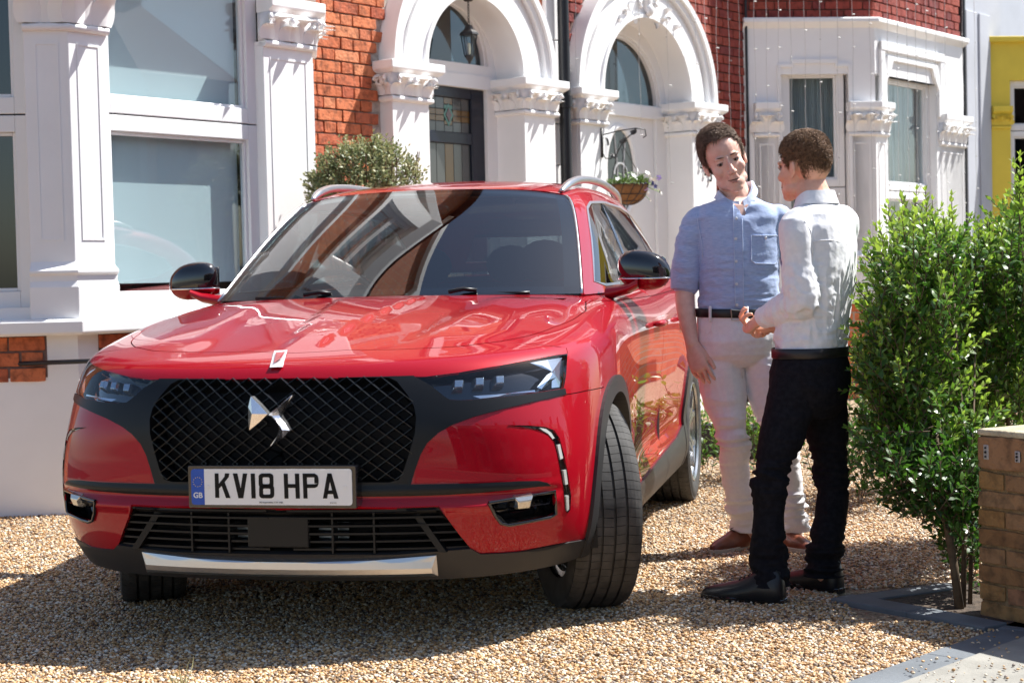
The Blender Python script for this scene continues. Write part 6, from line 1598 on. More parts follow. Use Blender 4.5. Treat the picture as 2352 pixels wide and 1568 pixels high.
def ering(c,sd,fd,a,b,n=20,p=2.):
    out=[]
    for k in range(n):
        t=2*PI*k/n; ct,st=math.cos(t),math.sin(t); e=2/p
        out.append(np.array(c)+np.array(sd)*a*np.sign(ct)*abs(ct)**e+np.array(fd)*b*np.sign(st)*abs(st)**e)
    return out
def loft(mb,rings,cap=True):
    G=np.array(rings); m,n=G.shape[:2]; vs=G.reshape(-1,3); fs=[(i*n+k,i*n+(k+1)%n,(i+1)*n+(k+1)%n,(i+1)*n+k) for i in range(m-1) for k in range(n)]
    if cap: fs+=[tuple(range(n))[::-1],tuple(range((m-1)*n,m*n))]
    mb.add(vs,fs)
def limb(mb,pts,rad,fd=(0,-1,0),n=18,flat=1.,ends=True,samples=4):
    """pts world, rad list of r or (side,front)"""
    pts=[np.array(p,float) for p in pts]; rad=[(r,r*flat) if not hasattr(r,'__len__') else r for r in rad]
    P=[];Rr=[]
    for i in range(len(pts)-1):
        p0=pts[max(i-1,0)];p1=pts[i];p2=pts[i+1];p3=pts[min(i+2,len(pts)-1)]
        for s in np.linspace(0,1,samples+1)[:-1]:
            P.append(.5*((2*p1)+(-p0+p2)*s+(2*p0-5*p1+4*p2-p3)*s*s+(-p0+3*p1-3*p2+p3)*s**3)); q=s*s*(3-2*s); Rr.append((rad[i][0]*(1-q)+rad[i+1][0]*q,rad[i][1]*(1-q)+rad[i+1][1]*q))
    P.append(pts[-1]); Rr.append(rad[-1]); rings=[]
    def fr(i):
        t=P[min(i+1,len(P)-1)]-P[max(i-1,0)]; t/=np.linalg.norm(t); f=np.array(fd,float)-t*(np.array(fd)@t); f/=np.linalg.norm(f); s=np.cross(t,f); return t,f,s
    if ends:
        t,f,s=fr(0)
        for q in (1.,.8,.45): c=math.sqrt(1-q*q); rings.append(ering(P[0]-t*Rr[0][0]*q*.8,s,f,Rr[0][0]*max(c,.05),Rr[0][1]*max(c,.05),n))
    for i in range(len(P)):
        t,f,s=fr(i); rings.append(ering(P[i],s,f,Rr[i][0],Rr[i][1],n))
    if ends:
        t,f,s=fr(len(P)-1)
        for q in (.45,.8,1.): c=math.sqrt(1-q*q); rings.append(ering(P[-1]+t*Rr[-1][0]*q*.8,s,f,Rr[-1][0]*max(c,.05),Rr[-1][1]*max(c,.05),n))
    loft(mb,rings)
def vox(mb,name,m,size,parent,sm=4,disp=None,cut=None,label=None,dele=None):
    me=mb.mesh(name); o=bpy.data.objects.new(name,me); COL.objects.link(o)
    r=o.modifiers.new('r','REMESH'); r.mode='VOXEL'; r.voxel_size=size; r.use_smooth_shade=True
    if sm: s_=o.modifiers.new('s','SMOOTH'); s_.iterations=sm; s_.factor=.5
    apply_mods(o); me=o.data
    if cut is not None:
        b=bmesh.new(); b.from_mesh(me)
        for co,no in cut: bmesh.ops.bisect_plane(b,geom=b.verts[:]+b.edges[:]+b.faces[:],plane_co=Vector(co),plane_no=Vector(no),clear_outer=True)
        b.to_mesh(me); b.free()
    if dele is not None:
        b=bmesh.new(); b.from_mesh(me); b.verts.ensure_lookup_table(); co=np.array([tuple(v.co) for v in b.verts]); 
        for pc,pn in DELP: bmesh.ops.bisect_plane(b,geom=b.verts[:]+b.edges[:]+b.faces[:],plane_co=Vector(pc),plane_no=Vector(pn))
        k=dele(np.array([tuple(f.calc_center_median()) for f in b.faces])); bmesh.ops.delete(b,geom=[f for f,q in zip(b.faces,k) if q],context='FACES'); b.to_mesh(me); b.free()
    if disp is not None:
        n=len(me.vertices); co=np.zeros(n*3); me.vertices.foreach_get('co',co); co=co.reshape(-1,3); nr=np.zeros(n*3); me.vertex_normals.foreach_get('vector',nr); nr=nr.reshape(-1,3)
        co+=nr*disp(co,nr)[:,None]; me.vertices.foreach_set('co',co.ravel()); me.update()
    me.materials.clear(); me.materials.append(m); me.polygons.foreach_set('use_smooth',[True]*len(me.polygons)); o.parent=parent
    if parent is not None: o.matrix_parent_inverse=parent.matrix_world.inverted() if False else Matrix.Translation(-parent.location)
    if label: o['label']=label
    return o
def reparent(o,parent): o.parent=parent; o.matrix_parent_inverse=Matrix.Translation(-parent.location); return o
def fnoise(co,sc,seed=0,stretch=(1,1,1)):
    # cheap vectorised value noise
    q=co*np.array(stretch)*sc+seed*17.3; i=np.floor(q).astype(np.int64); f=q-i; f=f*f*(3-2*f)
    def h(a,b,c):
        n=(a*73856093)^(b*19349663)^(c*83492791); n=(n^(n>>13))*1274126177; return ((n^(n>>16))&0xffff)/65535.
    r=0
    for dx in (0,1):
        for dy in (0,1):
            for dz in (0,1):
                r=r+h(i[:,0]+dx,i[:,1]+dy,i[:,2]+dz)*np.where(dx,f[:,0],1-f[:,0])*np.where(dy,f[:,1],1-f[:,1])*np.where(dz,f[:,2],1-f[:,2])
    return r*2-1
def ridged(co,sc,seed,stretch=(1,1,1)): return 1-np.abs(fnoise(co,sc,seed,stretch)+.5*fnoise(co,sc*2.1,seed+5,stretch))*1.6
def finger(mb,base,d,curl,lens,r0,side):
    """chain bending about side axis"""
    p=np.array(base,float); d=np.array(d,float); d/=np.linalg.norm(d); side=np.array(side,float); side/=np.linalg.norm(side); P=[p-d*.015,p]
    for k,l_ in enumerate(lens):
        a=curl[k]; d=d*math.cos(a)+np.cross(side,d)*math.sin(a); p=p+d*l_; P.append(p)
    rr=[r0,r0*1.02,r0*.98,r0*.9,r0*.75][:len(P)]
    limb(mb,P,rr,fd=side,n=10,samples=3)
def hand(mb,w,d,nrm,curl=.35,spread=.10,sgn=1,thumb=.6,size=1.,tc=.3):
    """w wrist, d hand direction, nrm back-of-hand normal; sgn side the thumb is on (along cross(d,nrm))"""
    d=np.array(d,float); d/=np.linalg.norm(d); nrm=np.array(nrm,float); nrm-=d*(nrm@d); nrm/=np.linalg.norm(nrm); s=np.cross(d,nrm)*sgn; w=np.array(w,float)
    limb(mb,[w-d*.02*size,w+d*.015*size,w+d*.05*size,w+d*.088*size],[(.027*size,.020*size),(.031*size,.019*size),(.041*size,.017*size),(.040*size,.014*size)],fd=nrm,n=18)
    L_=[(.043,.026,.020),(.048,.030,.022),(.045,.028,.021),(.035,.021,.018)]; 
    for k in range(4):
        off=(.030-.0195*k)*size; b=w+d*(.085-.004*abs(k-1)-.006*(k==3))*size+s*off; dd=d+s*spread*(1.2-.8*k)
        bend=np.cross(nrm,dd); # curl toward palm (-nrm)
        sd_=-np.cross(dd,nrm); sd_=np.cross(nrm,dd)
        c=curl*(1+.18*k); finger(mb,b,dd,(c*.7,c,c*.7),[x*size for x in L_[k]],.0088*size,np.cross(nrm,dd)*1.)
    b=w+d*.028*size+s*.028*size-nrm*.006*size; dd=d*math.cos(thumb)+s*math.sin(thumb)-nrm*.25
    finger(mb,b,dd,(tc*.5,tc,tc*.4),[.04*size,.030*size,.024*size],.0115*size,np.cross(-s*.6+nrm*.3,dd)*-1)
def head(mb,T,older=True):
    """T: 3x4 head matrix (columns: right side, forward, up) + origin between the eyes plane"""
    def W_(p): return T[:,:3]@np.array(p,float)+T[:,3]
    Rm=T[:,:3]; hs=np.linalg.norm(Rm[:,0])
    E=lambda c,r,n=20,m=14,rot=None: mb.ell(W_(c),r,rot=(Rm if rot is None else Rm@rot),n=n,m=m)
    E((0,-.012,.036),(.0755,.094,.088),28,20); E((0,-.045,.01),(.070,.068,.075),24,16)
    E((0,.024,-.022),(.063,.064,.082),24,16); E((0,.026,-.074),(.055,.056,.044)); E((0,.066,-.106),(.028,.022,.019)); E((0,.050,-.085),(.042,.040,.034))
    for s in (-1,1):
        E((s*.040,.056,-.030),(.022,.024,.024)); E((s*.046,.018,-.078),(.014,.034,.022)); E((s*.030,.077,.020),(.020,.012,.0085))
        # ear
        rot=np.array([[math.cos(.35*s),-math.sin(.35*s),0],[math.sin(.35*s),math.cos(.35*s),0],[0,0,1]])
        E((s*.0785,-.010,-.004),(.0065,.019,.031),16,12,rot); E((s*.0765,-.004,-.028),(.007,.010,.013),12,8)
    limb(mb,[W_((0,.078,.016)),W_((0,.090,-.008)),W_((0,.106,-.034))],[(.0085,.010),(.0085,.010),(.0120,.010)],fd=Rm[:,1],n=14)
    E((0,.105,-.037),(.0105,.010,.009)); 
    for s in (-1,1): E((s*.0115,.095,-.041),(.0080,.010,.0075))
    E((0,.084,-.058),(.020,.012,.012)); E((0,.085,-.0665),(.022,.011,.0052)); E((0,.083,-.0775),(.019,.011,.0062)); E((0,.074,-.090),(.022,.014,.012))
def face_details(T,par,hairm,young=False):
    def W_(p): return T[:,:3]@np.array(p,float)+T[:,3]
    Rm=T[:,:3]
    for s in (-1,1):
        mb=MB(); mb.ell(W_((s*.0315,.0722,-.0015)),(.0125,.0125,.0080),rot=Rm,n=16,m=10); e=reparent(mb.build('eye',MT['eye_w'],smooth=True),par)
        mb=MB(); mb.ell(W_((s*.0305+.0020,.0818,-.0018)),(.0060,.0035,.0052),rot=Rm,n=14,m=8); reparent(mb.build('iris',MT['iris'],smooth=True),e); 
        mb=MB(); G=[]
        for k in range(9):
            a=PI*k/8; x=s*.0315+.0145*math.cos(a)
            G.append([W_((x,.0735+.0135*math.sqrt(max(0,1-math.cos(a)**2))*.9,-.001+.0052*math.sin(a))),W_((x,.0735+.0145*math.sqrt(max(0,1-math.cos(a)**2))*.95,.0010+.0070*math.sin(a))),W_((x,.071+.011*math.sin(a),.008+.0080*math.sin(a)))])
        mb.grid(np.array(G)); reparent(mb.build('eyelid',par['skin_material'] if False else (MT['skinB'] if young else MT['skinA']),smooth=True),e)
        mb=MB(); mb.tube([W_((s*.0315+.0140*math.cos(a),.0745+.0125*math.sin(a),-.0008+.0054*math.sin(a))) for a in np.linspace(.1,PI-.1,9)],.0011,5); reparent(mb.build('lash_line',MT['hairA'],smooth=True),e)
        mb=MB(); P=[W_((s*x,y,z)) for x,y,z in ((.013,.0900,.0215),(.024,.0905,.0235),(.038,.084,.0235),(.049,.068,.018))]; mb.tube(P,[.0022,.0030,.0024,.0008],6); reparent(mb.build('eyebrow',MT['brow'],smooth=True),par)
    mb=MB(); P=[W_(p) for p in ((-.024,.080,-.0700),(-.012,.0925,-.0715),(0,.0955,-.0715),(.012,.0925,-.0705),(.024,.080,-.0690))]; mb.tube(P,[.0010,.0021,.0024,.0021,.0010],6); reparent(mb.build('mouth',MT['mouth'],smooth=True),par)
    mb=MB(); P=[W_(p) for p in ((-.021,.081,-.0760),(-.010,.0920,-.0790),(0,.0945,-.0800),(.010,.0920,-.0785),(.021,.081,-.0745))]; mb.tube(P,[.001,.0035,.0042,.0035,.001],6); reparent(mb.build('lower_lip',MT['lip'],smooth=True),par)
def hair(T,par,m,mask,comb,n=7000,ln=(.012,.03),thick=.0010,lift=.004,vol=None,seed=1):
    rg=np.random.default_rng(seed)
    def sk(p): # skull radius
        c=np.array([0,-.016,.034]); r=np.array([.0785,.0975,.0905]); return c,r
    c,r=sk(None); V=[];F_=[]
    # base cap
    G=[]; nph,nth=48,26
    caps=[]
    for i in range(nph):
        row=[]
        for j in range(nth+1):
            ph=2*PI*i/nph; th=PI*.78*j/nth; q=c+r*np.array([math.sin(th)*math.sin(ph),math.sin(th)*math.cos(ph),math.cos(th)]); row.append(q)
        G.append(row)
    G=np.array(G); keep=[]
    vs=G.reshape(-1,3); fs=[]
    for i in range(nph):
        for j in range(nth):
            f=(i*(nth+1)+j,((i+1)%nph)*(nth+1)+j,((i+1)%nph)*(nth+1)+j+1,i*(nth+1)+j+1); cc=vs[list(f)].mean(0)
            if mask(cc): fs.append(f)
    g=np.array([ (p-c) for p in vs]); g/=np.linalg.norm(g,axis=1,keepdims=True)
    vo=np.array([vol(p) if vol else 0 for p in vs]); vs2=vs+g*(vo[:,None]+.001)
    mb=MB(); mb.add([T[:,:3]@p+T[:,3] for p in vs2],fs); mb.mesh('x'); base=reparent(mb.build('hair',m,smooth=True),par)
    mb=MB(); k=0
    while k<n:
        d=rg.normal(size=3); d/=np.linalg.norm(d); p=c+r*d
        if not mask(p): 
            k+=.15; continue
        v_=vol(p) if vol else 0; p=p+d*v_; dr=comb(p,d)+rg.normal(0,.20,3)+.25*np.sin(np.array([p[1],p[2],p[0]])*120+seed); dr-=d*(dr@d)*.9; dr/=np.linalg.norm(dr)+1e-9
        L_=rg.uniform(*ln)*(1+ (v_*25)); s=np.cross(d,dr); q1=p+dr*L_*.5+d*(lift*(.5+rg.uniform(0,1))); q2=p+dr*L_+d*(lift*.6*rg.uniform(-.3,1.2)); t=thick*rg.uniform(.7,1.4)
        pts_=[p+s*t-d*.002,p-s*t-d*.002,q1-s*t,q1+s*t,q2]
        mb.add([T[:,:3]@x+T[:,3] for x in pts_],[(0,1,2,3),(3,2,4)]); k+=1
    me=mb.mesh('hair_strands',m) ; o=link('hair_strands',me,base,kind='stuff'); o.matrix_parent_inverse=Matrix.Identity(4)
    return base
def headT(o,fwd_,up):
    f=np.array(fwd_,float); f/=np.linalg.norm(f); u=np.array(up,float); u-=f*(u@f); u/=np.linalg.norm(u); r_=np.cross(f,u); return np.stack([r_,f,u,np.array(o,float)],1)
def shoe(parent,toe,heel,m,sole,name='shoe',w=.052,h=.085,ankle=None,pointed=.0):
    toe=np.array([*toe,0.]);heel=np.array([*heel,0.]); d=toe-heel; L_=np.linalg.norm(d); d/=L_; s=np.cross(d,[0,0,1.]); rings=[]
    for t,hw,zt in ((0,.020,.075),(.04,.036,.115),(.12,.042,.130),(.26,.044,.128),(.40,.042,.098),(.54,.045,.078),(.70,.047,.064),(.84,.041-.006*pointed,.054),(.94,.028-.008*pointed,.044),(1.0,.010,.028)):
        c=heel+d*L_*t; ring=[]
        for k in range(18):
            a=2*PI*k/18; x=math.cos(a); z=math.sin(a); zz=.016+(zt-.016)*(max(0,z)**.8); ring.append(c+s*hw*np.sign(x)*abs(x)**.7*(1-.25*max(0,z)**2)+np.array([0,0,zz if z>=0 else .014]))
        rings.append(ring)
    mb=MB(); loft(mb,rings); o=reparent(mb.build(name,m,smooth=True),parent)
    mb=MB(); rg_=[]
    out=[]
    for t,hw in ((-.012,.020),(.04,.034),(.2,.038),(.42,.041),(.6,.047),(.74,.049),(.88,.040-.008*pointed),(.97,.024-.008*pointed),(1.012,.006)): out.append((t,hw))
    pl=[heel+d*L_*t+s*hw for t,hw in out]+[heel+d*L_*t-s*hw for t,hw in out[::-1]]; n_=len(pl)
    mb.add([p+np.array([0,0,.001]) for p in pl]+[p+np.array([0,0,.022]) for p in pl],[tuple(range(n_)),tuple(range(n_,2*n_))[::-1]]+[(i,(i+1)%n_,n_+(i+1)%n_,n_+i) for i in range(n_)]); so=mb.build('sole',sole,bevel=.003); reparent(so,o)
    mb=MB()
    for k in range(5):
        t=.30+.055*k; zt=np.interp(t,[.26,.42,.56,.70],[.128,.096,.077,.064])+.001; c=heel+d*L_*t+np.array([0,0,zt]); sg=1 if k%2 else -1
        mb.tube([c-s*.016-np.array([0,0,.004]),c+np.array([0,0,.003]),c+s*.016+d*.012*sg-np.array([0,0,.004])],.0022,5)
    c=heel+d*L_*.29+np.array([0,0,.122])
    for sg in (-1,1): mb.tube([c,c+s*.02*sg+np.array([0,0,.01]),c+s*.035*sg-np.array([0,0,.008]),c+s*.01*sg],.0018,5)
    reparent(mb.build('shoelaces',MT['belt'],smooth=True),o)
    return o
def bvh_of(o):
    me=o.data; mw=np.zeros(len(me.vertices)*3); me.vertices.foreach_get('co',mw); V=[tuple(p) for p in mw.reshape(-1,3)]; return BVHTree.FromPolygons(V,[tuple(p.vertices) for p in me.polygons])
def onto(bv,u,v,off=.002,fallY=7.):
    h=bv.ray_cast(Vector(CC),Vector(ray(u,v)).normalized())
    if h[0] is None: return at_y(u,v,fallY)
    return np.array(h[0])-np.array(Vector(ray(u,v)).normalized())*off
def patch(bv,poly,off,m,name,parent,th=.003,fallY=7.,step=6.,curve=0.):
    """cloth piece laid on a garment, outline in picture pixels"""
    P=[Vector(p) for p in sdense(poly,step)]; n=len(P); xs_=[p.x for p in P]; ys_=[p.y for p in P]
    pts_=list(P)
    for x in np.arange(min(xs_)+step*.5,max(xs_),step):
        for y in np.arange(min(ys_)+step*.5,max(ys_),step):
            if inpoly(np.array([[x,y]]),poly)[0]: pts_.append(Vector((x,y)))
    res=delaunay_2d_cdt(pts_,[(i,(i+1)%n) for i in range(n)],[],1,1e-3); 
    T_=[onto(bv,p.x,p.y,off,fallY) for p in res[0]]; Bk=[onto(bv,p.x,p.y,off-th,fallY) for p in res[0]]
    nv=len(T_); F_=[tuple(f) for f in res[2] if inpoly(np.array([[sum(res[0][i].x for i in f)/3,sum(res[0][i].y for i in f)/3]]),poly)[0]]
    ec={}
    for f in F_:
        for k in range(3): ec[(f[k],f[(k+1)%3])]=1
    W_=[(a,b,b+nv,a+nv) for (a,b) in ec if (b,a) not in ec]
    mb=MB(); mb.add(T_+Bk,F_+W_); return reparent(mb.build(name,m,smooth=50),parent)

# ------------------------------------------------------------------ older man, facing the camera
ZA=6.93
pa=J(1695,800,ZA); pA=thing('person','man in a blue button-down shirt, pale trousers and brown shoes listening with his head tilted','person',(pa[0],pa[1],0))
SDA=np.array([.985,.17,0]); SDA/=np.linalg.norm(SDA); FDA=np.array([SDA[1],-SDA[0],0])    # shoulder axis, facing
hT=headT(J(1668,372,ZA-.085),(.04,-.97,-.13),(-.33,-.02,.95))
hT[:,3]=J(1672,371,ZA-.09)+hT[:,1]*(-.078); HS=1.07; hT[:,:3]*=HS
mb=MB(); head(mb,hT)
nb=J(1694,458,ZA+.02)
chin_back=hT[:,:3]@np.array([0,-.025,-.075])+hT[:,3]
limb(mb,[chin_back,(chin_back+nb)/2+np.array([.0,.0,0]),nb],[(.056,.058),(.057,.058),(.066,.062)],fd=FDA)
def torso(mb,spec,Z,sd_,fd_,p=2.4,dz=0.):
    rings=[]
    for (u,v,a,b) in spec: rings.append(ering(J(u,v,Z)+np.array(fd_)*dz,sd_,fd_,a,b,26,p))
    loft(mb,rings)
tA=[(1693,449,.058,.052),(1694,461,.098,.070),(1694,472,.150,.088),(1694,498,.181,.103),(1696,560,.170,.115),(1698,620,.163,.118),(1698,680,.160,.118),(1697,715,.165,.118),(1696,760,.172,.120),(1696,800,.170,.118),(1697,830,.110,.07)]
torso(mb,[(u,v,a-.018,b-.018) for u,v,a,b in tA],ZA,SDA,FDA)
sh=J(1593,512,ZA); el=J(1574,640,ZA+.02); wr=J(1590,790,ZA-.06)
limb(mb,[sh+np.array([.03,0,-.01]),(sh+el)/2,el],[.038,.043,.041]); limb(mb,[el,J(1574,700,ZA-.01),wr],[.043,.040,.0275])
hand(mb,wr,J(1612,868,ZA-.10)-wr,(-.55,-.85,.15),curl=.30,sgn=-1,thumb=.42,size=1.03,tc=.12)
sh2=J(1800,512,ZA+.02); el2=J(1836,630,ZA+.10); wr2=J(1822,760,ZA+.02)
limb(mb,[sh2-np.array([.03,0,.01]),(sh2+el2)/2,el2],[.038,.043,.041]); limb(mb,[el2,wr2],[.041,.027]); hand(mb,wr2,J(1815,840,ZA)-wr2,(.6,-.8,0),curl=.4,sgn=1)
legR=[(1650,790,ZA,.090),(1661,895,ZA-.01,.088),(1680,985,ZA-.05,.058),(1690,1090,ZA+.0,.051),(1712,1215,ZA+.06,.042),(1717,1240,ZA+.07,.030)]
legL=[(1744,790,ZA+.02,.090),(1768,895,ZA+.0,.086),(1790,990,ZA-.02,.060),(1808,1090,ZA+.0,.052),(1824,1215,ZA+.04,.042),(1823,1240,ZA+.05,.030)]
for lg in (legR,legL): limb(mb,[J(u,v,z) for u,v,z,r in lg],[r*.74 for *_,r in lg],fd=FDA)
bodyA=vox(mb,'body',MT['skinA'],.0036,pA,sm=3)
face_details(hT,bodyA,MT['hairA'])
bodyA.matrix_parent_inverse=Matrix.Translation(-pA.location)
def maskA(p):
    x,y,z=p
    if y>.045: return z>.090+.25*max(0,x-.02)
    if y>.010: return z>.090-(.045-y)/.035*.095 if abs(x)>.052 else z>.084
    if y>-.02: return z>-.012 if abs(x)>.05 else z>.05
    return z>-.062
hairA=hair(hT,bodyA,MT['hairA'],maskA,lambda p,d: (lambda q: np.array([.75,.35,.15])*q+np.array([0,-.5,-.8])*(1-q))(float(smoothstep(.0,.09,p[2]))),n=12000,ln=(.016,.032),thick=.0009,lift=.007,vol=lambda p: .012*float(smoothstep(.05,.115,p[2]))+.006*float(smoothstep(.09,.12,p[2]))*(1 if p[1]>0 else .5),seed=3)
# shirt
mb=MB(); torso(mb,[(u,v,a,b) for u,v,a,b in tA[:9]],ZA,SDA,FDA)
limb(mb,[J(1626,492,ZA),J(1600,514,ZA),J(1581,580,ZA+.01),J(1574,656,ZA+.015)],[(.036,.046),(.056,.062),(.057,.060),(.053,.056)],ends=True)
limb(mb,[J(1772,490,ZA+.02),sh2+np.array([-.01,0,.01]),(sh2+el2)/2,el2+(wr2-el2)*.15],[(.040,.046),(.054,.060),.056,.054],ends=False)
def dispA(co,nr):
    z=co[:,2]; w_=.0045*ridged(co,9,1,(1,1,2.2))+.004*ridged(co,17,2,(.6,.6,2.6))*smoothstep(1.35,1.15,z)+.0035*fnoise(co,5,4)
    w_+= .007*ridged(co,22,7,(.35,.35,2.2))*np.exp(-((z-1.035)/.035)**2)
    arm=smoothstep(J(1612,500,ZA)[0]+.02,J(1612,500,ZA)[0]-.02,co[:,0]); w_+=arm*.004*ridged(co,20,9,(.6,.6,1.4)); return w_*.8
cutA=[((0,0,J(1697,722,ZA)[2]-.0),(0,0,-1))]
_c=J(1690,458,ZA); DELP=[(tuple(_c+np.array([0,0,-.070])+SDA*.006*s_),tuple(SDA*s_-np.array([0,0,.60]))) for s_ in (1,-1)]+[(tuple(_c+np.array([0,0,-.012])),(0,0,1)),(tuple(_c+SDA*.058),tuple(SDA)),(tuple(_c-SDA*.058),tuple(SDA)),(tuple(_c),tuple(FDA))]
def neckA(co):
    q=co-J(1690,458,ZA); f=q@FDA; l_=np.abs(q@SDA); z=q[:,2]; return ((f>.0)&(z>-.070)&(l_<.006+.60*(z+.070)))|((z>-.012)&(l_<.058))
elb=J(1573,640,ZA+.015); 
shirtA=vox(mb,'shirt',MT['blue_shirt'],.006,pA,sm=10,disp=dispA,cut=cutA,dele=neckA)
bA=bvh_of(shirtA)
# rolled cuff
def cuff(c,d,r,h,m,name,parent,fd=(0,-1,0),th=.004,n=22):
    c=np.array(c,float); d=np.array(d,float); d/=np.linalg.norm(d); f=np.array(fd,float); f-=d*(f@d); f/=np.linalg.norm(f); s=np.cross(d,f); G=[]
    r=r if hasattr(r,'__len__') else (r,r)
    for k in range(n):
        a=2*PI*k/n; e=(math.cos(a)*s*r[0]+math.sin(a)*f*r[1]); wv=1+.02*math.sin(3*a+1)
        G.append([c+e*.90,c+e*.985*wv-d*.0,c+e*wv+d*.004,c+e*1.01*wv+d*h*.5,c+e*wv+d*(h-.004),c+e*.97*wv+d*h,c+e*.88*wv+d*(h-.001),c+e*.88*wv+d*(h*.4)])
    mb=MB(); mb.grid(np.array(G),closeu=True); return reparent(mb.build(name,m,smooth=60),parent)
c1=J(1573,618,ZA+.015); c2=J(1572,664,ZA+.01); cuff(c1,c2-c1,.0575,np.linalg.norm(c2-c1),MT['blue_shirt'],'rolled_cuff',shirtA)
# placket, buttons, pocket, collar
plk=[(1684,470),(1702,474),(1704,560),(1706,640),(1707,706),(1688,704),(1686,640),(1684,560)]
patch(bA,plk,.003,MT['blue_shirt'],'placket',shirtA,fallY=ZA-.1)
btn=mat('pearl_button',(.70,.70,.70),.3)
for (u,v) in ((1691,502),(1690,548),(1691,600),(1692,652),(1693,700),(1759,547)):
    c=onto(bA,u,v,.006,ZA-.1); mb=MB(); mb.lathe([(0,-.001),(.0052,-.001),(.006,.0),(.0052,.0012),(.002,.0008),(0,.0008)],n=12,axis='y'); o=mb.build('button',btn,smooth=50); reparent(o,shirtA); o.location=tuple(c)
patch(bA,[(1726,541),(1786,541),(1787,598),(1780,606),(1735,605),(1726,598)],.0028,MT['blue_shirt'],'chest_pocket',shirtA,fallY=ZA-.1)
nb0=J(1690,452,ZA+.005)
def collar(parent,c,sd_,fd_,r,tilt,m,gap=.12,drop=.050,stand=.044,fall=.030,point=.040,th=.0035):
    mb=MB(); G=[]; n=60
    for k in range(n+1):
        a=PI/2+gap+(2*PI-2*gap)*k/n; da=min(abs(a-PI/2),abs(a-PI/2-2*PI)); fr=max(0,math.cos(da))**1.4; pt=math.exp(-((da-gap-.10)/.22)**2)
        e=sd_*math.cos(a)*r+fd_*math.sin(a)*r*.95; bz=tilt*math.cos(a)-drop*fr
        base=c+e*1.04+np.array([0,0,bz]); top=c+e*.97+np.array([0,0,bz+stand*(1-.35*fr)])
        fo=top+e*.10+np.array([0,0,.002]); f1=top+e*.22-np.array([0,0,fall*.5+point*pt*.4]); f2=top+e*(.34+.22*pt)-np.array([0,0,fall*(1-.2*fr)+point*pt])
        G.append([base,top-e*.03,top,fo,f1,f2,f2-e*.05+np.array([0,0,.002]),f1-e*.07,top+e*.03-np.array([0,0,.004]),base+e*.03])
    mb.grid(np.array(G)); mb.add(G[0],[tuple(range(10))]); mb.add(G[-1],[tuple(range(10))[::-1]]); return reparent(mb.build('collar',m,smooth=50),parent)
collar(shirtA,nb0,SDA,FDA,.070,.020,MT['collar'])
for q in ([(1684,470),(1686,560),(1688,640),(1689,704)],[(1704,474),(1706,560),(1707,640),(1708,706)],[(1726,541),(1726,598),(1735,605),(1780,606),(1787,598),(1786,541),(1726,541)],[(1600,492),(1604,520),(1612,560),(1614,590)]):
    mb=MB(); P_=[onto(bA,*p,.0045,ZA-.1) for p in sdense(q+q[::-1],14)[:int(len(sdense(q+q[::-1],14))/2)+1]]; mb.tube(P_,.0016,5); reparent(mb.build('seam',MT['collar'],smooth=True),shirtA)
bodyskin=bA
for poly in () and ([(1649,430),(1642,438),(1650,452),(1661,463),(1678,470),(1684,467),(1664,445)],[(1727,408),(1734,412),(1739,428),(1728,445),(1712,455),(1700,463),(1693,470),(1688,466),(1708,440),(1720,420)]):
    patch(bA,poly,.014,MT['blue_shirt'],'collar_leaf',shirtA,th=.004,fallY=ZA-.10,step=5.)
# trousers
mb=MB(); torso(mb,[(1697,712,.168,.120),(1697,740,.173,.122),(1697,780,.178,.128),(1697,812,.162,.118),(1697,838,.090,.075)],ZA,SDA,FDA)
for lg,f_ in ((legR,1),(legL,1)):
    limb(mb,[J(u,v,z) for u,v,z,r in lg],[r*1.07 for *_,r in lg[:-2]]+[.052,.054],fd=FDA,ends=False,samples=6)
kzA=J(1680,1005,ZA)[2]
def dispT(co,nr):
    z=co[:,2]; w_=.005*ridged(co,8,11,(1,1,1.6))
    w_+=.016*ridged(co,13,13,(.45,.45,3.0))*np.exp(-((z-kzA)/.09)**2)+.016*ridged(co,13,15,(.5,.5,2.6))*smoothstep(.34,.16,z)+.006*ridged(co,15,17,(.4,.4,2.))*np.exp(-((z-.78)/.06)**2); return w_
trA=vox(mb,'trousers',MT['chino'],.0055,pA,sm=2,disp=dispT,cut=[((0,0,.075),(0,0,-1))])
def belt(parent,Z,sd_,fd_,spec,h,m,name='belt',p=2.4):
    G=[]
    (u0,v0,a0,b0,tilt)=spec; c=J(u0,v0,Z)
    for k in range(48):
        t=2*PI*k/48; ct,st=math.cos(t),math.sin(t); e=2/p; q=np.array(sd_)*a0*np.sign(ct)*abs(ct)**e+np.array(fd_)*b0*np.sign(st)*abs(st)**e; tz=tilt*ct
        G.append([c+q+np.array([0,0,tz-h/2]),c+q*1.018+np.array([0,0,tz-h/2+.003]),c+q*1.018+np.array([0,0,tz+h/2-.003]),c+q+np.array([0,0,tz+h/2])])
    mb=MB(); mb.grid(np.array(G),closeu=True); return reparent(mb.build(name,m,smooth=50),parent)
blA=belt(trA,ZA,SDA,FDA,(1697,719,.178,.128,-.006),.036,MT['belt'])
bB_=bvh_of(blA)
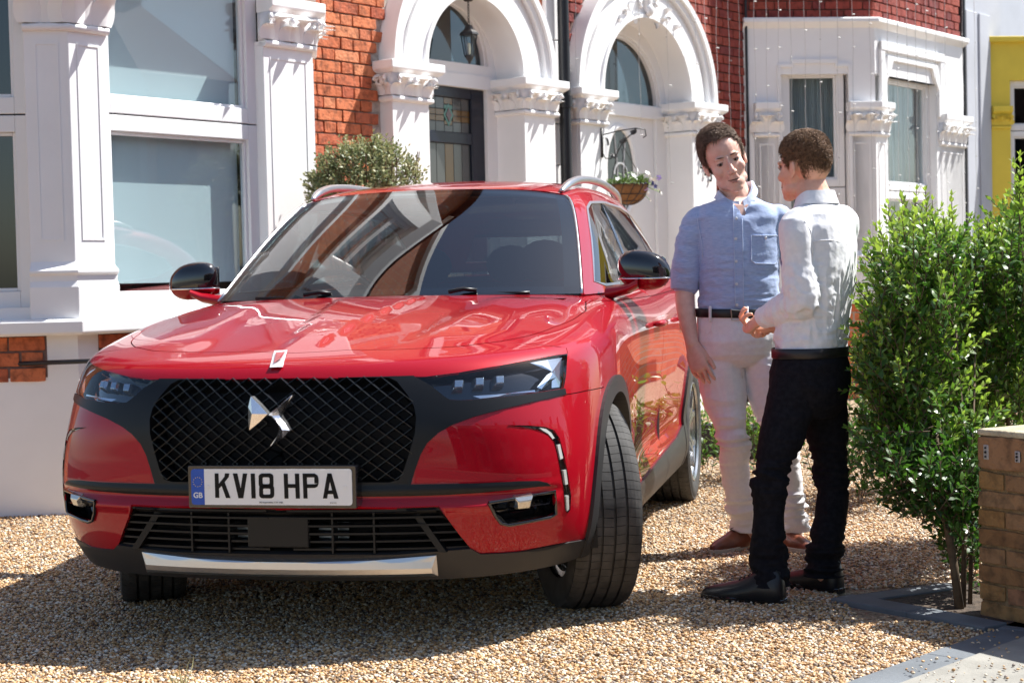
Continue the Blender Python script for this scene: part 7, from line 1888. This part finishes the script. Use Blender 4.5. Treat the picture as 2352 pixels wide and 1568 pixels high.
# buckle and loops
mb=MB(); cb=[(1679,711),(1702,713),(1703,735),(1681,735)]; q=[onto(bB_,*p,.006,ZA-.13) for p in cb]; mb.tube(q+[q[0]],.0028,8,cap=False); reparent(mb.build('buckle',MT['satin'],smooth=True),blA)
for u in (1631,1716,): mb=MB(); q=[onto(bB_,u+dx,v,.004,ZA-.13) for dx,v in ((0,704),(0,720),(0,738))]; mb.tube(q,.006,6); reparent(mb.build('belt_loop',MT['chino'],smooth=True),trA)
bT=bvh_of(trA)
mb=MB(); q=[onto(bT,u,v,.0015,ZA-.13) for u,v in ((1606,760),(1622,768),(1634,760),(1636,742))]; mb.tube(q,.0018,5); q=[onto(bT,u,v,.0015,ZA-.13) for u,v in ((1694,740),(1696,790),(1700,840),(1706,868))]; mb.tube(q,.0016,5); reparent(mb.build('seams',MT['chino'],smooth=True),trA)
shoe(pA,(.800,6.84),(1.005,7.06),MT['tan_leather'],MT['sole']); shoe(pA,(1.205,6.80),(1.085,7.06),MT['tan_leather'],MT['sole'])

# ------------------------------------------------------------------ younger man, seen from behind
ZB=5.98
pb=J(1860,850,ZB); pB=thing('person','younger man in white shirt and black jeans seen from behind with hands clasped','person',(pb[0],pb[1],0))
FDB=np.array([-.86,.50,0]); FDB/=np.linalg.norm(FDB); SDB=np.array([-FDB[1],FDB[0],0])  # his right->left? side axis
hB_=headT((0,0,0),(-.69,.72,-.0),(-.05,0,1.)); hB_[:,3]=J(1850,384,ZB+.02)+hB_[:,1]*.012; hB_[:,:3]*=.95
mb=MB(); head(mb,hB_)
nbB=J(1874,462,ZB-.0); cbk=hB_[:,:3]@np.array([0,-.03,-.075])+hB_[:,3]
limb(mb,[cbk,(cbk+nbB)/2,nbB],[(.057,.060),(.060,.060),(.068,.064)],fd=FDB)
tB=[(1876,455,.058,.052),(1880,472,.110,.080),(1884,492,.165,.095),(1886,520,.188,.105),(1886,565,.185,.115),(1884,620,.172,.115),(1878,680,.158,.112),(1868,740,.152,.112),(1862,790,.155,.115),(1861,840,.165,.125),(1860,880,.160,.125),(1858,920,.120,.10)]
torso(mb,[(u,v,a-.013,b-.013) for u,v,a,b in tB],ZB,SDB,FDB)
Lsh=J(1826,522,ZB-.14); Lel=J(1842,690,ZB-.16); Lwr=J(1752,730,ZB+.04)
# left (near) arm; right arm hidden in front
limb(mb,[Lsh,(Lsh+Lel)/2,Lel],[.048,.045,.042]); limb(mb,[Lel,(Lel+Lwr)/2,Lwr],[.042,.038,.028])
hand(mb,Lwr,J(1722,748,ZB+.13)-Lwr,(-.35,-.7,.62),curl=.95,sgn=1,thumb=.15,size=.98,tc=.7)
Rsh=J(1935,520,ZB+.14); Rel=J(1905,680,ZB+.30); Rwr=J(1778,750,ZB+.12)
limb(mb,[Rsh,(Rsh+Rel)/2,Rel],[.048,.045,.041]); limb(mb,[Rel,Rwr],[.040,.028])
hand(mb,Rwr,J(1730,752,ZB+.14)-Rwr,(-.1,.5,-.85),curl=.9,sgn=-1,thumb=.2,size=.98,tc=.6)
lgF=[(1832,880,ZB-.06,.090),(1800,985,ZB-.09,.074),(1770,1075,ZB-.12,.055),(1768,1170,ZB-.14,.052),(1768,1250,ZB-.15,.048),(1768,1330,ZB-.16,.044),(1769,1354,ZB-.16,.030)]
lgB=[(1888,880,ZB+.09,.088),(1897,970,ZB+.10,.074),(1906,1065,ZB+.10,.053),(1911,1150,ZB+.06,.053),(1900,1230,ZB+.02,.048),(1893,1305,ZB+.0,.044),(1893,1332,ZB+.0,.030)]
for lg in (lgF,lgB): limb(mb,[J(u,v,z) for u,v,z,r in lg],[r*.76 for *_,r in lg],fd=FDB)
bodyB=vox(mb,'body',MT['skinB'],.0036,pB,sm=3)
face_details(hB_,bodyB,MT['hairB'],True)
def maskB(p):
    x,y,z=p
    if y>.055: return z>.060
    if y>.02: return z>.060-(.055-y)/.035*.045 if abs(x)>.045 else z>.055
    if y>-.038: return z>(.030 if y<.008 else .004) if abs(x)>.05 else z>.05
    return z>-.066+max(0,y+.07)*1.2
hair(hB_,bodyB,MT['hairB'],maskB,lambda p,d: (lambda q: np.array([.25,.85,.35])*q+np.array([0,-.35,-.9])*(1-q))(float(smoothstep(-.02,.10,p[2]))),n=12000,ln=(.012,.026),thick=.0009,vol=lambda p: .011*float(smoothstep(.03,.11,p[2]))+.0005,seed=5,lift=.007)
mb=MB(); torso(mb,[(u,v,a,b) for u,v,a,b in tB[:10]],ZB,SDB,FDB)
limb(mb,[J(1848,505,ZB-.08),Lsh,(Lsh+Lel)/2,Lel],[(.046,.052),(.060,.064),(.057,.060),(.053,.056)],ends=False)
limb(mb,[Lsh*.1+Lel*.9,Lel+np.array([0,0,-.005]),(Lel+Lwr)/2,Lwr+(Lel-Lwr)*.14],[.050,.054,.049,.040],samples=5,ends=True)
limb(mb,[J(1925,505,ZB+.10),Rsh,(Rsh+Rel)/2,Rel],[(.060,.064),(.064,.068),(.058,.060),(.054,.056)],ends=False)
limb(mb,[Rel,Rwr+(Rel-Rwr)*.25],[.052,.042])
def dispB(co,nr):
    z=co[:,2]; w_=.003*ridged(co,8,21,(1.6,1.6,.8))+.002*fnoise(co,6,22)-.004
    w_+=.008*ridged(co,14,23,(1.9,1.9,.35))*smoothstep(1.28,1.05,z)*smoothstep(.86,.96,z)+.010*ridged(co,16,24,(.6,.6,1.8))*np.exp(-((z-.90)/.06)**2)
    dd=np.linalg.norm(co-Lel,axis=1); w_+=.010*ridged(co,18,26,(1.,1.,1.6))*np.exp(-(dd/.13)**2); return w_
shirtB=vox(mb,'shirt',MT['white_shirt'],.006,pB,sm=7,disp=dispB,cut=[((0,0,J(1860,812,ZB)[2]),(0,0,-1))])
bSB=bvh_of(shirtB)
cuff(Lwr+(Lel-Lwr)*.02,(Lel-Lwr),.040,.055,MT['white_shirt'],'cuff',shirtB)
collar(shirtB,J(1872,466,ZB-.01),SDB,FDB,.068,.0,MT['white_shirt'],drop=.022,stand=.040,fall=.045,point=.02)
# yoke seam & back pleat
mb=MB(); q=[onto(bSB,u,v,.0015,ZB) for u,v in ((1868,556),(1885,552),(1905,551),(1925,555),(1945,562))]; mb.tube(q,.0014,5); q=[onto(bSB,u,v,.0015,ZB) for u,v in ((1848,508),(1862,530),(1867,556),(1866,590))]; mb.tube(q,.0016,5); reparent(mb.build('seams',MT['white_shirt'],smooth=True),shirtB)
# jeans
mb=MB(); torso(mb,[(1861,806,.158,.118),(1861,840,.168,.128),(1860,880,.168,.134),(1859,925,.145,.122),(1858,955,.10,.09)],ZB,SDB,FDB)
for lg in (lgF,lgB): limb(mb,[J(u,v,z) for u,v,z,r in lg],[r*1.06 for *_,r in lg[:-3]]+[.055,.053,.055],fd=FDB,ends=False,samples=6)
kzB=J(1775,1085,ZB-.1)[2]
def dispJ(co,nr):
    z=co[:,2]; w_=.005*ridged(co,7,31,(1,1,1.6))+.015*ridged(co,14,33,(.45,.45,2.6))*np.exp(-((z-kzB)/.08)**2)+.018*ridged(co,15,35,(.4,.4,2.4))*smoothstep(.30,.14,z); return w_
trB=vox(mb,'jeans',MT['jean'],.0055,pB,sm=2,disp=dispJ,cut=[((0,0,.06),(0,0,-1))])
belt(trB,ZB,SDB,FDB,(1861,808,.164,.124,.0),.036,MT['belt'])
bJ=bvh_of(trB)
patch(bJ,[(1868,868),(1925,862),(1922,930),(1900,942),(1870,938)],.003,MT['jean'],'back_pocket',trB,fallY=ZB)
# watch
wc=Rwr+(Rel-Rwr)*.10; cuff(wc,(Rel-Rwr),.030,.022,MT['belt'],'watch_strap',bodyB)
mb=MB(); fcw=wc+np.array([-.0,-.026,.012]); mb.lathe([(0,-.006),(.017,-.006),(.019,0),(.017,.004),(0,.005)],n=20,axis='y'); o=mb.build('watch',MT['gloss'],smooth=40); reparent(o,bodyB); o.location=tuple(fcw)
shoe(pB,(.655,5.915),(.925,5.765),MT['blk_leather'],MT['gloss'],pointed=1.); shoe(pB,(.975,6.165),(1.155,5.945),MT['blk_leather'],MT['gloss'],pointed=1.)
# ================================================================== PLANTS, PIER
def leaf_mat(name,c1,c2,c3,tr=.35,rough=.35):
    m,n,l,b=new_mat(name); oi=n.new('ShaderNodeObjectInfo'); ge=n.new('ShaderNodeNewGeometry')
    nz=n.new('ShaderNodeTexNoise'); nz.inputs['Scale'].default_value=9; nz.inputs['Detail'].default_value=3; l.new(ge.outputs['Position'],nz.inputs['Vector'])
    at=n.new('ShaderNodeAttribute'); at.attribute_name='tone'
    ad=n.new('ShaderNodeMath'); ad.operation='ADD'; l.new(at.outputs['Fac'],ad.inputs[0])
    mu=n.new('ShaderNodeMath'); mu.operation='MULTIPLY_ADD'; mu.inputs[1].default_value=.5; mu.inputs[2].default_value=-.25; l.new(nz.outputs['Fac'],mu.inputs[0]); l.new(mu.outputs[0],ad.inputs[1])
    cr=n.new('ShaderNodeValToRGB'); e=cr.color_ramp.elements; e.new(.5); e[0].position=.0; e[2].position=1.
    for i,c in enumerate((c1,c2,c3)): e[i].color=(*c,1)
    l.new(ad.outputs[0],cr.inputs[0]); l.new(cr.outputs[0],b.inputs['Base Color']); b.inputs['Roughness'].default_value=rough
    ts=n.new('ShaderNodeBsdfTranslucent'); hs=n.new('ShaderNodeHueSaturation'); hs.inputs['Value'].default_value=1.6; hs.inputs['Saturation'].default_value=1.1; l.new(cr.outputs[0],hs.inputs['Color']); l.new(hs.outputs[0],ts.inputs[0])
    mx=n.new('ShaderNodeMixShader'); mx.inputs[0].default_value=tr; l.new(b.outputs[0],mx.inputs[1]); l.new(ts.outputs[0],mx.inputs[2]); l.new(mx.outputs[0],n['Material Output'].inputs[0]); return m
MT['privet']=leaf_mat('privet_leaf',(.022,.06,.012),(.07,.16,.026),(.31,.42,.08))  # yellow-green tips; palest stop also paints the sunlit highlight of the crown
MT['shrub']=leaf_mat('shrub_leaf',(.05,.06,.02),(.13,.17,.07),(.34,.33,.17),tr=.2,rough=.5)
MT['twig']=mat('twig_bark',(.10,.065,.035),.85,var=.3,scale=40)
class Leaves:
    def __init__(s): s.P=[];s.D=[];s.N=[];s.L=[];s.W=[];s.T=[]
    def add(s,p,d,n,L_,W_,t): s.P.append(p);s.D.append(d);s.N.append(n);s.L.append(L_);s.W.append(W_);s.T.append(t)
    def arrays(s): return [np.array(x,float) for x in (s.P,s.D,s.N,s.L,s.W,s.T)]
    def build(s,name,m,parent,sel=None):
        P,D,N,L_,W_,T=s.arrays()
        if sel is not None: P,D,N,L_,W_,T=[x[sel] for x in (P,D,N,L_,W_,T)]
        D/=np.linalg.norm(D,axis=1,keepdims=True); S_=np.cross(D,N); S_/=np.linalg.norm(S_,axis=1,keepdims=True)+1e-9; N=np.cross(S_,D)
        n=len(P); V=np.zeros((n,6,3)); L_=L_[:,None];W_=W_[:,None]
        V[:,0]=P; V[:,1]=P+D*L_*.35+S_*W_*.5+N*L_*.05; V[:,2]=P+D*L_*.75+S_*W_*.36+N*L_*.02; V[:,3]=P+D*L_-N*L_*.10; V[:,4]=P+D*L_*.75-S_*W_*.36+N*L_*.02; V[:,5]=P+D*L_*.35-S_*W_*.5+N*L_*.05
        F_=np.array([[0,1,5],[1,2,4],[1,4,5],[2,3,4]])[None]+np.arange(n)[:,None,None]*6; F_=F_.reshape(-1,3)
        me=bpy.data.meshes.new(name); me.vertices.add(n*6); me.vertices.foreach_set('co',V.ravel()); me.loops.add(len(F_)*3); me.loops.foreach_set('vertex_index',F_.ravel().astype(np.int32)); me.polygons.add(len(F_)); me.polygons.foreach_set('loop_start',np.arange(0,len(F_)*3,3,dtype=np.int32)); me.update(calc_edges=True)
        a=me.attributes.new('tone','FLOAT','POINT'); a.data.foreach_set('value',np.repeat(T,6)); me.materials.append(m)
        return link(name,me,parent,kind='stuff')
rgp=np.random.default_rng(21)
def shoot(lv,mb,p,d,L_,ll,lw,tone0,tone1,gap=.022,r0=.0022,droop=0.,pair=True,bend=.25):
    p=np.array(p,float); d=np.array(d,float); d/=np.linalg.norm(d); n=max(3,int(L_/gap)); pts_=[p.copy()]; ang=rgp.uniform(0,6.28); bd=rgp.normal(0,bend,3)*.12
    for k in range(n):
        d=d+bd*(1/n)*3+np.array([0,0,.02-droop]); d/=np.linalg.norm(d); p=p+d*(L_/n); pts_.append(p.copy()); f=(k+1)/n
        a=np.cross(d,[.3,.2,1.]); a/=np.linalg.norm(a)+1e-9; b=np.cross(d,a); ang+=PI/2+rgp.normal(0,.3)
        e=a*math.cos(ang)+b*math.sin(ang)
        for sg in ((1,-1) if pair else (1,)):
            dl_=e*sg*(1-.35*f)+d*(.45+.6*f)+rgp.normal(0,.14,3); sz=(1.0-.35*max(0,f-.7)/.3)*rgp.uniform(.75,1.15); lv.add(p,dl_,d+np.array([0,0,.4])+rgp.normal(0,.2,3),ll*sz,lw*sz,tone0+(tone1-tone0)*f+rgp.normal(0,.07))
    lv.add(p,d,np.cross(d,[1,0,.1]),ll*.6,lw*.5,tone1)
    if mb is not None: mb.tube(pts_[::2]+[pts_[-1]],[r0*(1-.6*i/len(pts_)) for i in range(len(pts_[::2])+1)],4,cap=False)
    return pts_
def PX(u,v,Y): return at_y(u,v,Y)
def big_bush(name,label,base,prims,shoots,stems,ll=.041,lw=.018,inner=0,lim=None):
    o=thing(name,label,'bush',(base[0],base[1],0))
    lv=Leaves(); mb=MB(); bs_=[]
    for (pts_,r0) in stems:
        mb.tube([tuple(q) for q in pts_],[r0*(1-.65*i/(len(pts_)-1)) for i in range(len(pts_))],8)
    for (p,d,L_,t0,t1) in shoots: shoot(lv,mb,p,d,L_,ll,lw,t0,t1)
    for f in prims: f(lv,mb)
    s_=mb.build('stems',MT['twig'],o,smooth=True,kind='stuff'); s_.matrix_parent_inverse=Matrix.Translation(-o.location)
    # nearest leaves as separate parts
    P,D,N,L_,W_,T=lv.arrays(); dist=np.linalg.norm(P-CC,axis=1)/L_; order=np.argsort(dist); top=order[:250]; rest=np.setdiff1d(np.arange(len(P)),top)
    fo=lv.build('foliage',MT['privet'],o,rest); fo.matrix_parent_inverse=Matrix.Translation(-o.location)
    one=MB(); one.add([(0,0,0),(.35,.5,.05),(.75,.36,.02),(1,0,-.1),(.75,-.36,.02),(.35,-.5,.05)],[(0,1,5),(1,2,4),(1,4,5),(2,3,4)]); lm=one.mesh('leaf',MT['privet']); a=lm.attributes.new('tone','FLOAT','POINT'); a.data.foreach_set('value',[.75]*6)
    lm2=lm.copy(); lm2.attributes['tone'].data.foreach_set('value',[.35]*6)
    for i in top:
        d=Vector(D[i]).normalized(); s=d.cross(Vector(N[i])).normalized(); n_=s.cross(d); k=bpy.data.objects.new('leaf',lm if T[i]>.55 else lm2); COL.objects.link(k); k.parent=o
        M_=Matrix(((d.x*L_[i],s.x*W_[i],n_.x*L_[i],P[i][0]-base[0]),(d.y*L_[i],s.y*W_[i],n_.y*L_[i],P[i][1]-base[1]),(d.z*L_[i],s.z*W_[i],n_.z*L_[i],P[i][2]),(0,0,0,1))); k.matrix_local=M_
    print(name,len(P)); return o
def vol_shoots(n,region,Yr,tone=(.1,.6),Lr=(.10,.24),updir=.7,spread=.8,inner=None):
    """short leafy shoots filling a crown outlined in the picture, over a real depth range"""
    out=[]; xs_=[p[0] for p in region]; ys_=[p[1] for p in region]
    while len(out)<n:
        u,v=rgp.uniform(min(xs_),max(xs_)),rgp.uniform(min(ys_),max(ys_))
        if not inpoly(np.array([[u,v]]),region)[0]: continue
        Y=rgp.uniform(*Yr); p=PX(u,v,Y); d=rgp.normal(0,spread,3); d[2]=abs(d[2])*.6+updir; 
        out.append((p,d,rgp.uniform(*Lr),tone[0]+rgp.uniform(-.1,.15),tone[1]+rgp.uniform(-.15,.2)))
    return out
# main privet bush, nearest
bb=at_z(2205,1405)
reg_main=[(2030,670),(2050,620),(2060,575),(2130,560),(2170,590),(2200,600),(2205,700),(2190,850),(2215,990),(2245,1000),(2240,1160),(2150,1140),(2060,1080),(2040,1010),(2000,940),(1990,880),(2010,820),(2010,730)]
reg_low=[(2000,1020),(2120,1060),(2245,1080),(2245,1290),(2190,1250),(2100,1200),(2050,1160)]
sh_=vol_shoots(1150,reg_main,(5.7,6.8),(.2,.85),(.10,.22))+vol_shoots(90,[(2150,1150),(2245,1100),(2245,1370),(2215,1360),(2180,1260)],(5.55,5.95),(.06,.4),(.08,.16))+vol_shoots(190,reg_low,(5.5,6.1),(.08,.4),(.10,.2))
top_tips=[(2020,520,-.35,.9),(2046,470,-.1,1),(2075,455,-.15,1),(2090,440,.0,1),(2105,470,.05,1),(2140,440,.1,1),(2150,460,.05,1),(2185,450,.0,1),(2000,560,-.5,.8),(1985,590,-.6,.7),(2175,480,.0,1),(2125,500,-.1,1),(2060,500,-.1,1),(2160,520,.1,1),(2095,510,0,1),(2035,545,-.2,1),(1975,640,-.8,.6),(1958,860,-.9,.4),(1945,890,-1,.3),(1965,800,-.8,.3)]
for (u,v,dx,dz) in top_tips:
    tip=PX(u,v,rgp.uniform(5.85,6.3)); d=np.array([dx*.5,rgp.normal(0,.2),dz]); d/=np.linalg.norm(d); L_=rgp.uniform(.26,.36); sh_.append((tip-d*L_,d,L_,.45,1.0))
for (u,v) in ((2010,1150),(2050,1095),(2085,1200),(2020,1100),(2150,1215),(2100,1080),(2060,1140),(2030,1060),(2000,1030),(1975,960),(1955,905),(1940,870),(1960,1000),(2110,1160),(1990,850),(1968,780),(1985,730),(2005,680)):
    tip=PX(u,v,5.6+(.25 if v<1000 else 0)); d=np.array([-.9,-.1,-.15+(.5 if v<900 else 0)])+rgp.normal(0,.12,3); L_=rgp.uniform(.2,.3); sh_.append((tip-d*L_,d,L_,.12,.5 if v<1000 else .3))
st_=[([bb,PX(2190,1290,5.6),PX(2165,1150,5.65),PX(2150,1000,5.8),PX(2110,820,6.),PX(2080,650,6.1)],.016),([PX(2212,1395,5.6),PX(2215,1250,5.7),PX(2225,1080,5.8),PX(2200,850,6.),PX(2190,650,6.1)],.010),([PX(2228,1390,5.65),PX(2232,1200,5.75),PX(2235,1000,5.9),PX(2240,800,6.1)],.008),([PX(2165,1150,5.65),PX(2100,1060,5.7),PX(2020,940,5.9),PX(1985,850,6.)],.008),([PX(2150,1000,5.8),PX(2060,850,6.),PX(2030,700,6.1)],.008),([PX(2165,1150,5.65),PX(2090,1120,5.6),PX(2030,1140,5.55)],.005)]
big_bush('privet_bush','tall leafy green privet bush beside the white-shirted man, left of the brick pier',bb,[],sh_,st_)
# second, darker bush behind the pier
reg2=[(2200,610),(2250,600),(2300,580),(2360,550),(2420,480),(2460,700),(2460,1000),(2250,1000),(2200,960),(2185,800)]
b2=PX(2330,1300,6.6); b2[2]=0
sh2_=vol_shoots(900,reg2,(6.2,7.2),(.2,.8),(.10,.24))
for (u,v) in ((2212,490),(2235,530),(2270,500),(2310,440),(2335,370),(2345,360),(2350,400),(2290,520),(2340,430),(2205,520)):
    tip=PX(u,v,rgp.uniform(6.1,6.5) if v>430 else 5.9); d=np.array([rgp.normal(0,.12),rgp.normal(0,.1),1]); L_=.34; sh2_.append((tip-d*L_,d,L_,.4,.95))
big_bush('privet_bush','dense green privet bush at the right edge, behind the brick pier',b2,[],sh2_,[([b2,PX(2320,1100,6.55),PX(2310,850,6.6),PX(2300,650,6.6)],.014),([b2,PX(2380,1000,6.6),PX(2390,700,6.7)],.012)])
# low plants along the right-hand boundary, seen between and beside the legs
def low_plant(name,label,u,v,Z,h,n,tone=(.2,.7),wd=.22,ll=.05,lw=.02,cat='plant'):
    c=PX(u,v,Z); c[2]=0; o=thing(name,label,cat,tuple(c)); lv=Leaves(); mb=MB()
    for _ in range(n):
        p=np.array([rgp.uniform(-wd,wd)*.6,rgp.uniform(-wd,wd)*.6,rgp.uniform(0,h*.55)]); shoot(lv,mb,p,(rgp.normal(0,.4),rgp.normal(0,.4),1),rgp.uniform(.3,.6)*h,ll,lw,tone[0],tone[1],gap=.03)
    mb.build('stems',MT['twig'],o,kind='stuff'); lv.build('foliage',MT['privet'],o); return o
low_plant('low_shrub','small dark green shrub behind the younger man, left part of the bush row',1985,1060,8.2,.75,60,(.05,.35),.35)
low_plant('low_shrub','small bright plant in a dark planter seen between the men',1735,980,9.3,.55,34,(.3,.8),.22)
low_plant('low_shrub','little green plant behind the rear wheel of the car',1622,960,9.6,.50,34,(.2,.7),.2)
low_plant('low_shrub','leafy plant behind the knees of the younger man',2050,1010,8.6,.8,60,(.1,.6),.4)
mb=MB(); pl=[at_z(1596,1022)[:2],at_z(1760,1030)[:2]]
for (a_,b_,nm,lb) in (((1602,1046),(1668,1050),'planter','low dark planter box beside the rear wheel of the car'),((1690,1052),(1770,1056),'planter','low dark planter box seen between the two men')):
    p=np.array(at_z(*a_)); q=np.array(at_z(*b_)); d=(q-p)/np.linalg.norm(q-p); n_=np.array([-d[1],d[0],0]); o=thing(nm,lb,'planter',tuple(p)); L_=np.linalg.norm(q-p)
    mb=MB(); H_=.20
    for (s0,s1,t0,t1) in ((0,L_,0,.02),(0,L_,.26,.28),(0,.02,.02,.26),(L_-.02,L_,.02,.26)):
        c=[d*s+n_*t for s,t in ((s0,t0),(s1,t0),(s1,t1),(s0,t1))]; mb.add([tuple(x) for x in c]+[tuple(x+np.array([0,0,H_])) for x in c],[(3,2,1,0),(4,5,6,7),(0,1,5,4),(1,2,6,5),(2,3,7,6),(3,0,4,7)])
    mb.build('planter_wall',mat('dark_timber',(.03,.03,.035),.8),o); mb=MB(); c=[d*s+n_*t for s,t in ((.02,.02),(L_-.02,.02),(L_-.02,.26),(.02,.26))]; mb.add([tuple(x+np.array([0,0,H_-.03])) for x in c],[(0,1,2,3)]); mb.build('soil',earth,o)
# shrub behind the car, against the porch
sc_=PX(850,420,9.6); sc_[2]=0; so=thing('rounded_shrub','rounded variegated shrub with pale leaf tips behind the car roof, against the brick wall','shrub',tuple(sc_))
lv=Leaves(); mb=MB(); cen=PX(845,430,9.6)-sc_
for k in range(950):
    d=rgp.normal(size=3); d/=np.linalg.norm(d); d[2]=abs(d[2])*1.0-.25*rgp.random(); rr_=np.array([.36,.34,.335])*rgp.uniform(.55,1.0)**.5
    p=cen+d*rr_*np.array([1.02,1,1])+np.array([0,0,-.03]); 
    if d[0]>.45 and rgp.random()<.45: continue
    shoot(lv,None if k%3 else mb,p-d*.06,d+rgp.normal(0,.35,3)+np.array([0,0,.3]),rgp.uniform(.05,.11),.034,.015,rgp.uniform(.1,.6),rgp.uniform(.6,1.1),gap=.022)
for k in range(26):
    a=rgp.uniform(0,6.28); mb.tube([(rgp.normal(0,.04),rgp.normal(0,.04),0),(.12*math.cos(a),.12*math.sin(a),.7),tuple(cen+np.array([.3*math.cos(a),.28*math.sin(a),rgp.uniform(-.1,.2)]))],[.012,.008,.003],5)
mb.build('stems',MT['twig'],so,kind='stuff'); lv.build('foliage',MT['shrub'],so)
# tuft of grass in the gravel
gc=at_z(418,1590); gt=thing('weed','dry grass weed sprouting from the gravel at the bottom edge','weed',tuple(gc)); lv=Leaves()
for _ in range(16): lv.add(np.array([rgp.normal(0,.006),rgp.normal(0,.006),0]),np.array([rgp.normal(0,.35)-.15,rgp.normal(0,.3),1]),np.array([rgp.normal(),rgp.normal(),.2]),rgp.uniform(.04,.11),.004,1.)
lv.build('blades',MT['shrub'],gt)

# ---- brick pier, front right
pp=at_z(2252,1418); pdir=np.array([.78,-.62,0]); pdir=np.array(at_z(2352,1443))-np.array(at_z(2252,1421)); pdir/=np.linalg.norm(pdir)
ang=math.atan2(pdir[1],pdir[0]); pier=thing('brick_pier','low yellow stock brick garden pier with stone cap and two metal brackets','wall',(pp[0],pp[1],0),ang)
# height of the top edge
cz_top=float(at_y(2250,985,pp[1])[2])
nC=8; cap_t=.012; Hb=cz_top-.02; cs_=(Hb-.115)/nC; Wp=.75; Dp=.34
mb=MB(); mb.box(.004,Wp,.006,Dp-.006,-.05,Hb); mb.build('mortar_core',mat('pier_mortar',(.22,.15,.075),.95,var=.3,scale=30,bump=.9,bscale=90,bdist=.01),pier)
def bsh(L_,H_,key):
    return brick_mesh(L_,H_,key,MT['stock'],chip=.006)
for r in range(nC):
    z=(r+.5)*cs_; row=[(0,.222),(.233,.222),(.466,.222)] if r%2==0 else [(0,.108),(.119,.222),(.352,.222),(.585,.15)]
    for (a_,l_) in row:
        ob=bpy.data.objects.new('brick',bsh(l_,cs_-.010,'P')); COL.objects.link(ob); ob.parent=pier; ob.location=(a_+l_/2,.028+random.uniform(-.003,.003),z); ob.rotation_euler=(random.uniform(-.012,.012),random.uniform(-.01,.01),random.uniform(-.012,.012))
    for k in range(2):
        ob=bpy.data.objects.new('brick',bsh(.108 if (r+k)%2 else .15,cs_-.012,'Q')); COL.objects.link(ob); ob.parent=pier; ob.location=(.028+random.uniform(-.003,.003),.11+k*.16,z); ob.rotation_euler=(0,0,PI/2)
# soldier course then cap
xx=0
while xx<Wp-.05:
    ob=bpy.data.objects.new('brick',bsh(.20,.102,'S')); COL.objects.link(ob); ob.parent=pier; ob.location=(xx+.10,.026,Hb-.053); xx+=.205
ob=bpy.data.objects.new('brick',bsh(.20,.102,'S')); COL.objects.link(ob); ob.parent=pier; ob.location=(.027,.12,Hb-.053); ob.rotation_euler=(0,0,PI/2)
mb=MB(); mb.box(-.004,Wp,-.004,Dp+.01,Hb,Hb+.022); mb.build('cap_slab',mat('sandy_mortar_cap',(.42,.36,.25),.95,var=.25,scale=14,bump=1,bscale=60,bdist=.01),pier,bevel=.008)
galv=mat('galvanised_steel',(.45,.45,.46),.45,metal=.6)
def pl_xy(u,v):
    r=ray(u,v); nrm=np.array([pdir[1],-pdir[0],0]); o=np.array([pp[0],pp[1],0]); t=((o-CC)@nrm)/(r@nrm); X=CC+t*r-o; return X@pdir,X[2]
for (u0,v0,u1,v1,rd_) in ((2263,1020,2275,1055,False),(2335,1035,2347,1062,True)):
    x0,z1_=pl_xy(u0,v0); x1,z0_=pl_xy(u1,v1); mb=MB(); mb.box(x0,x1,-.010,-.005,z0_,z1_); b_=mb.build('bracket',galv,pier,bevel=.002)
    for f in (.2,.5,.8):
        mb=MB(); mb.lathe([(0,-.002),(.003 if f!=.5 else .004,-.002),(.003 if f!=.5 else .004,.001)],c=((x0+x1)/2,-.0115,z0_+(z1_-z0_)*f),axis='y',n=10); mb.build('screw_hole',MT['cavity'],b_)
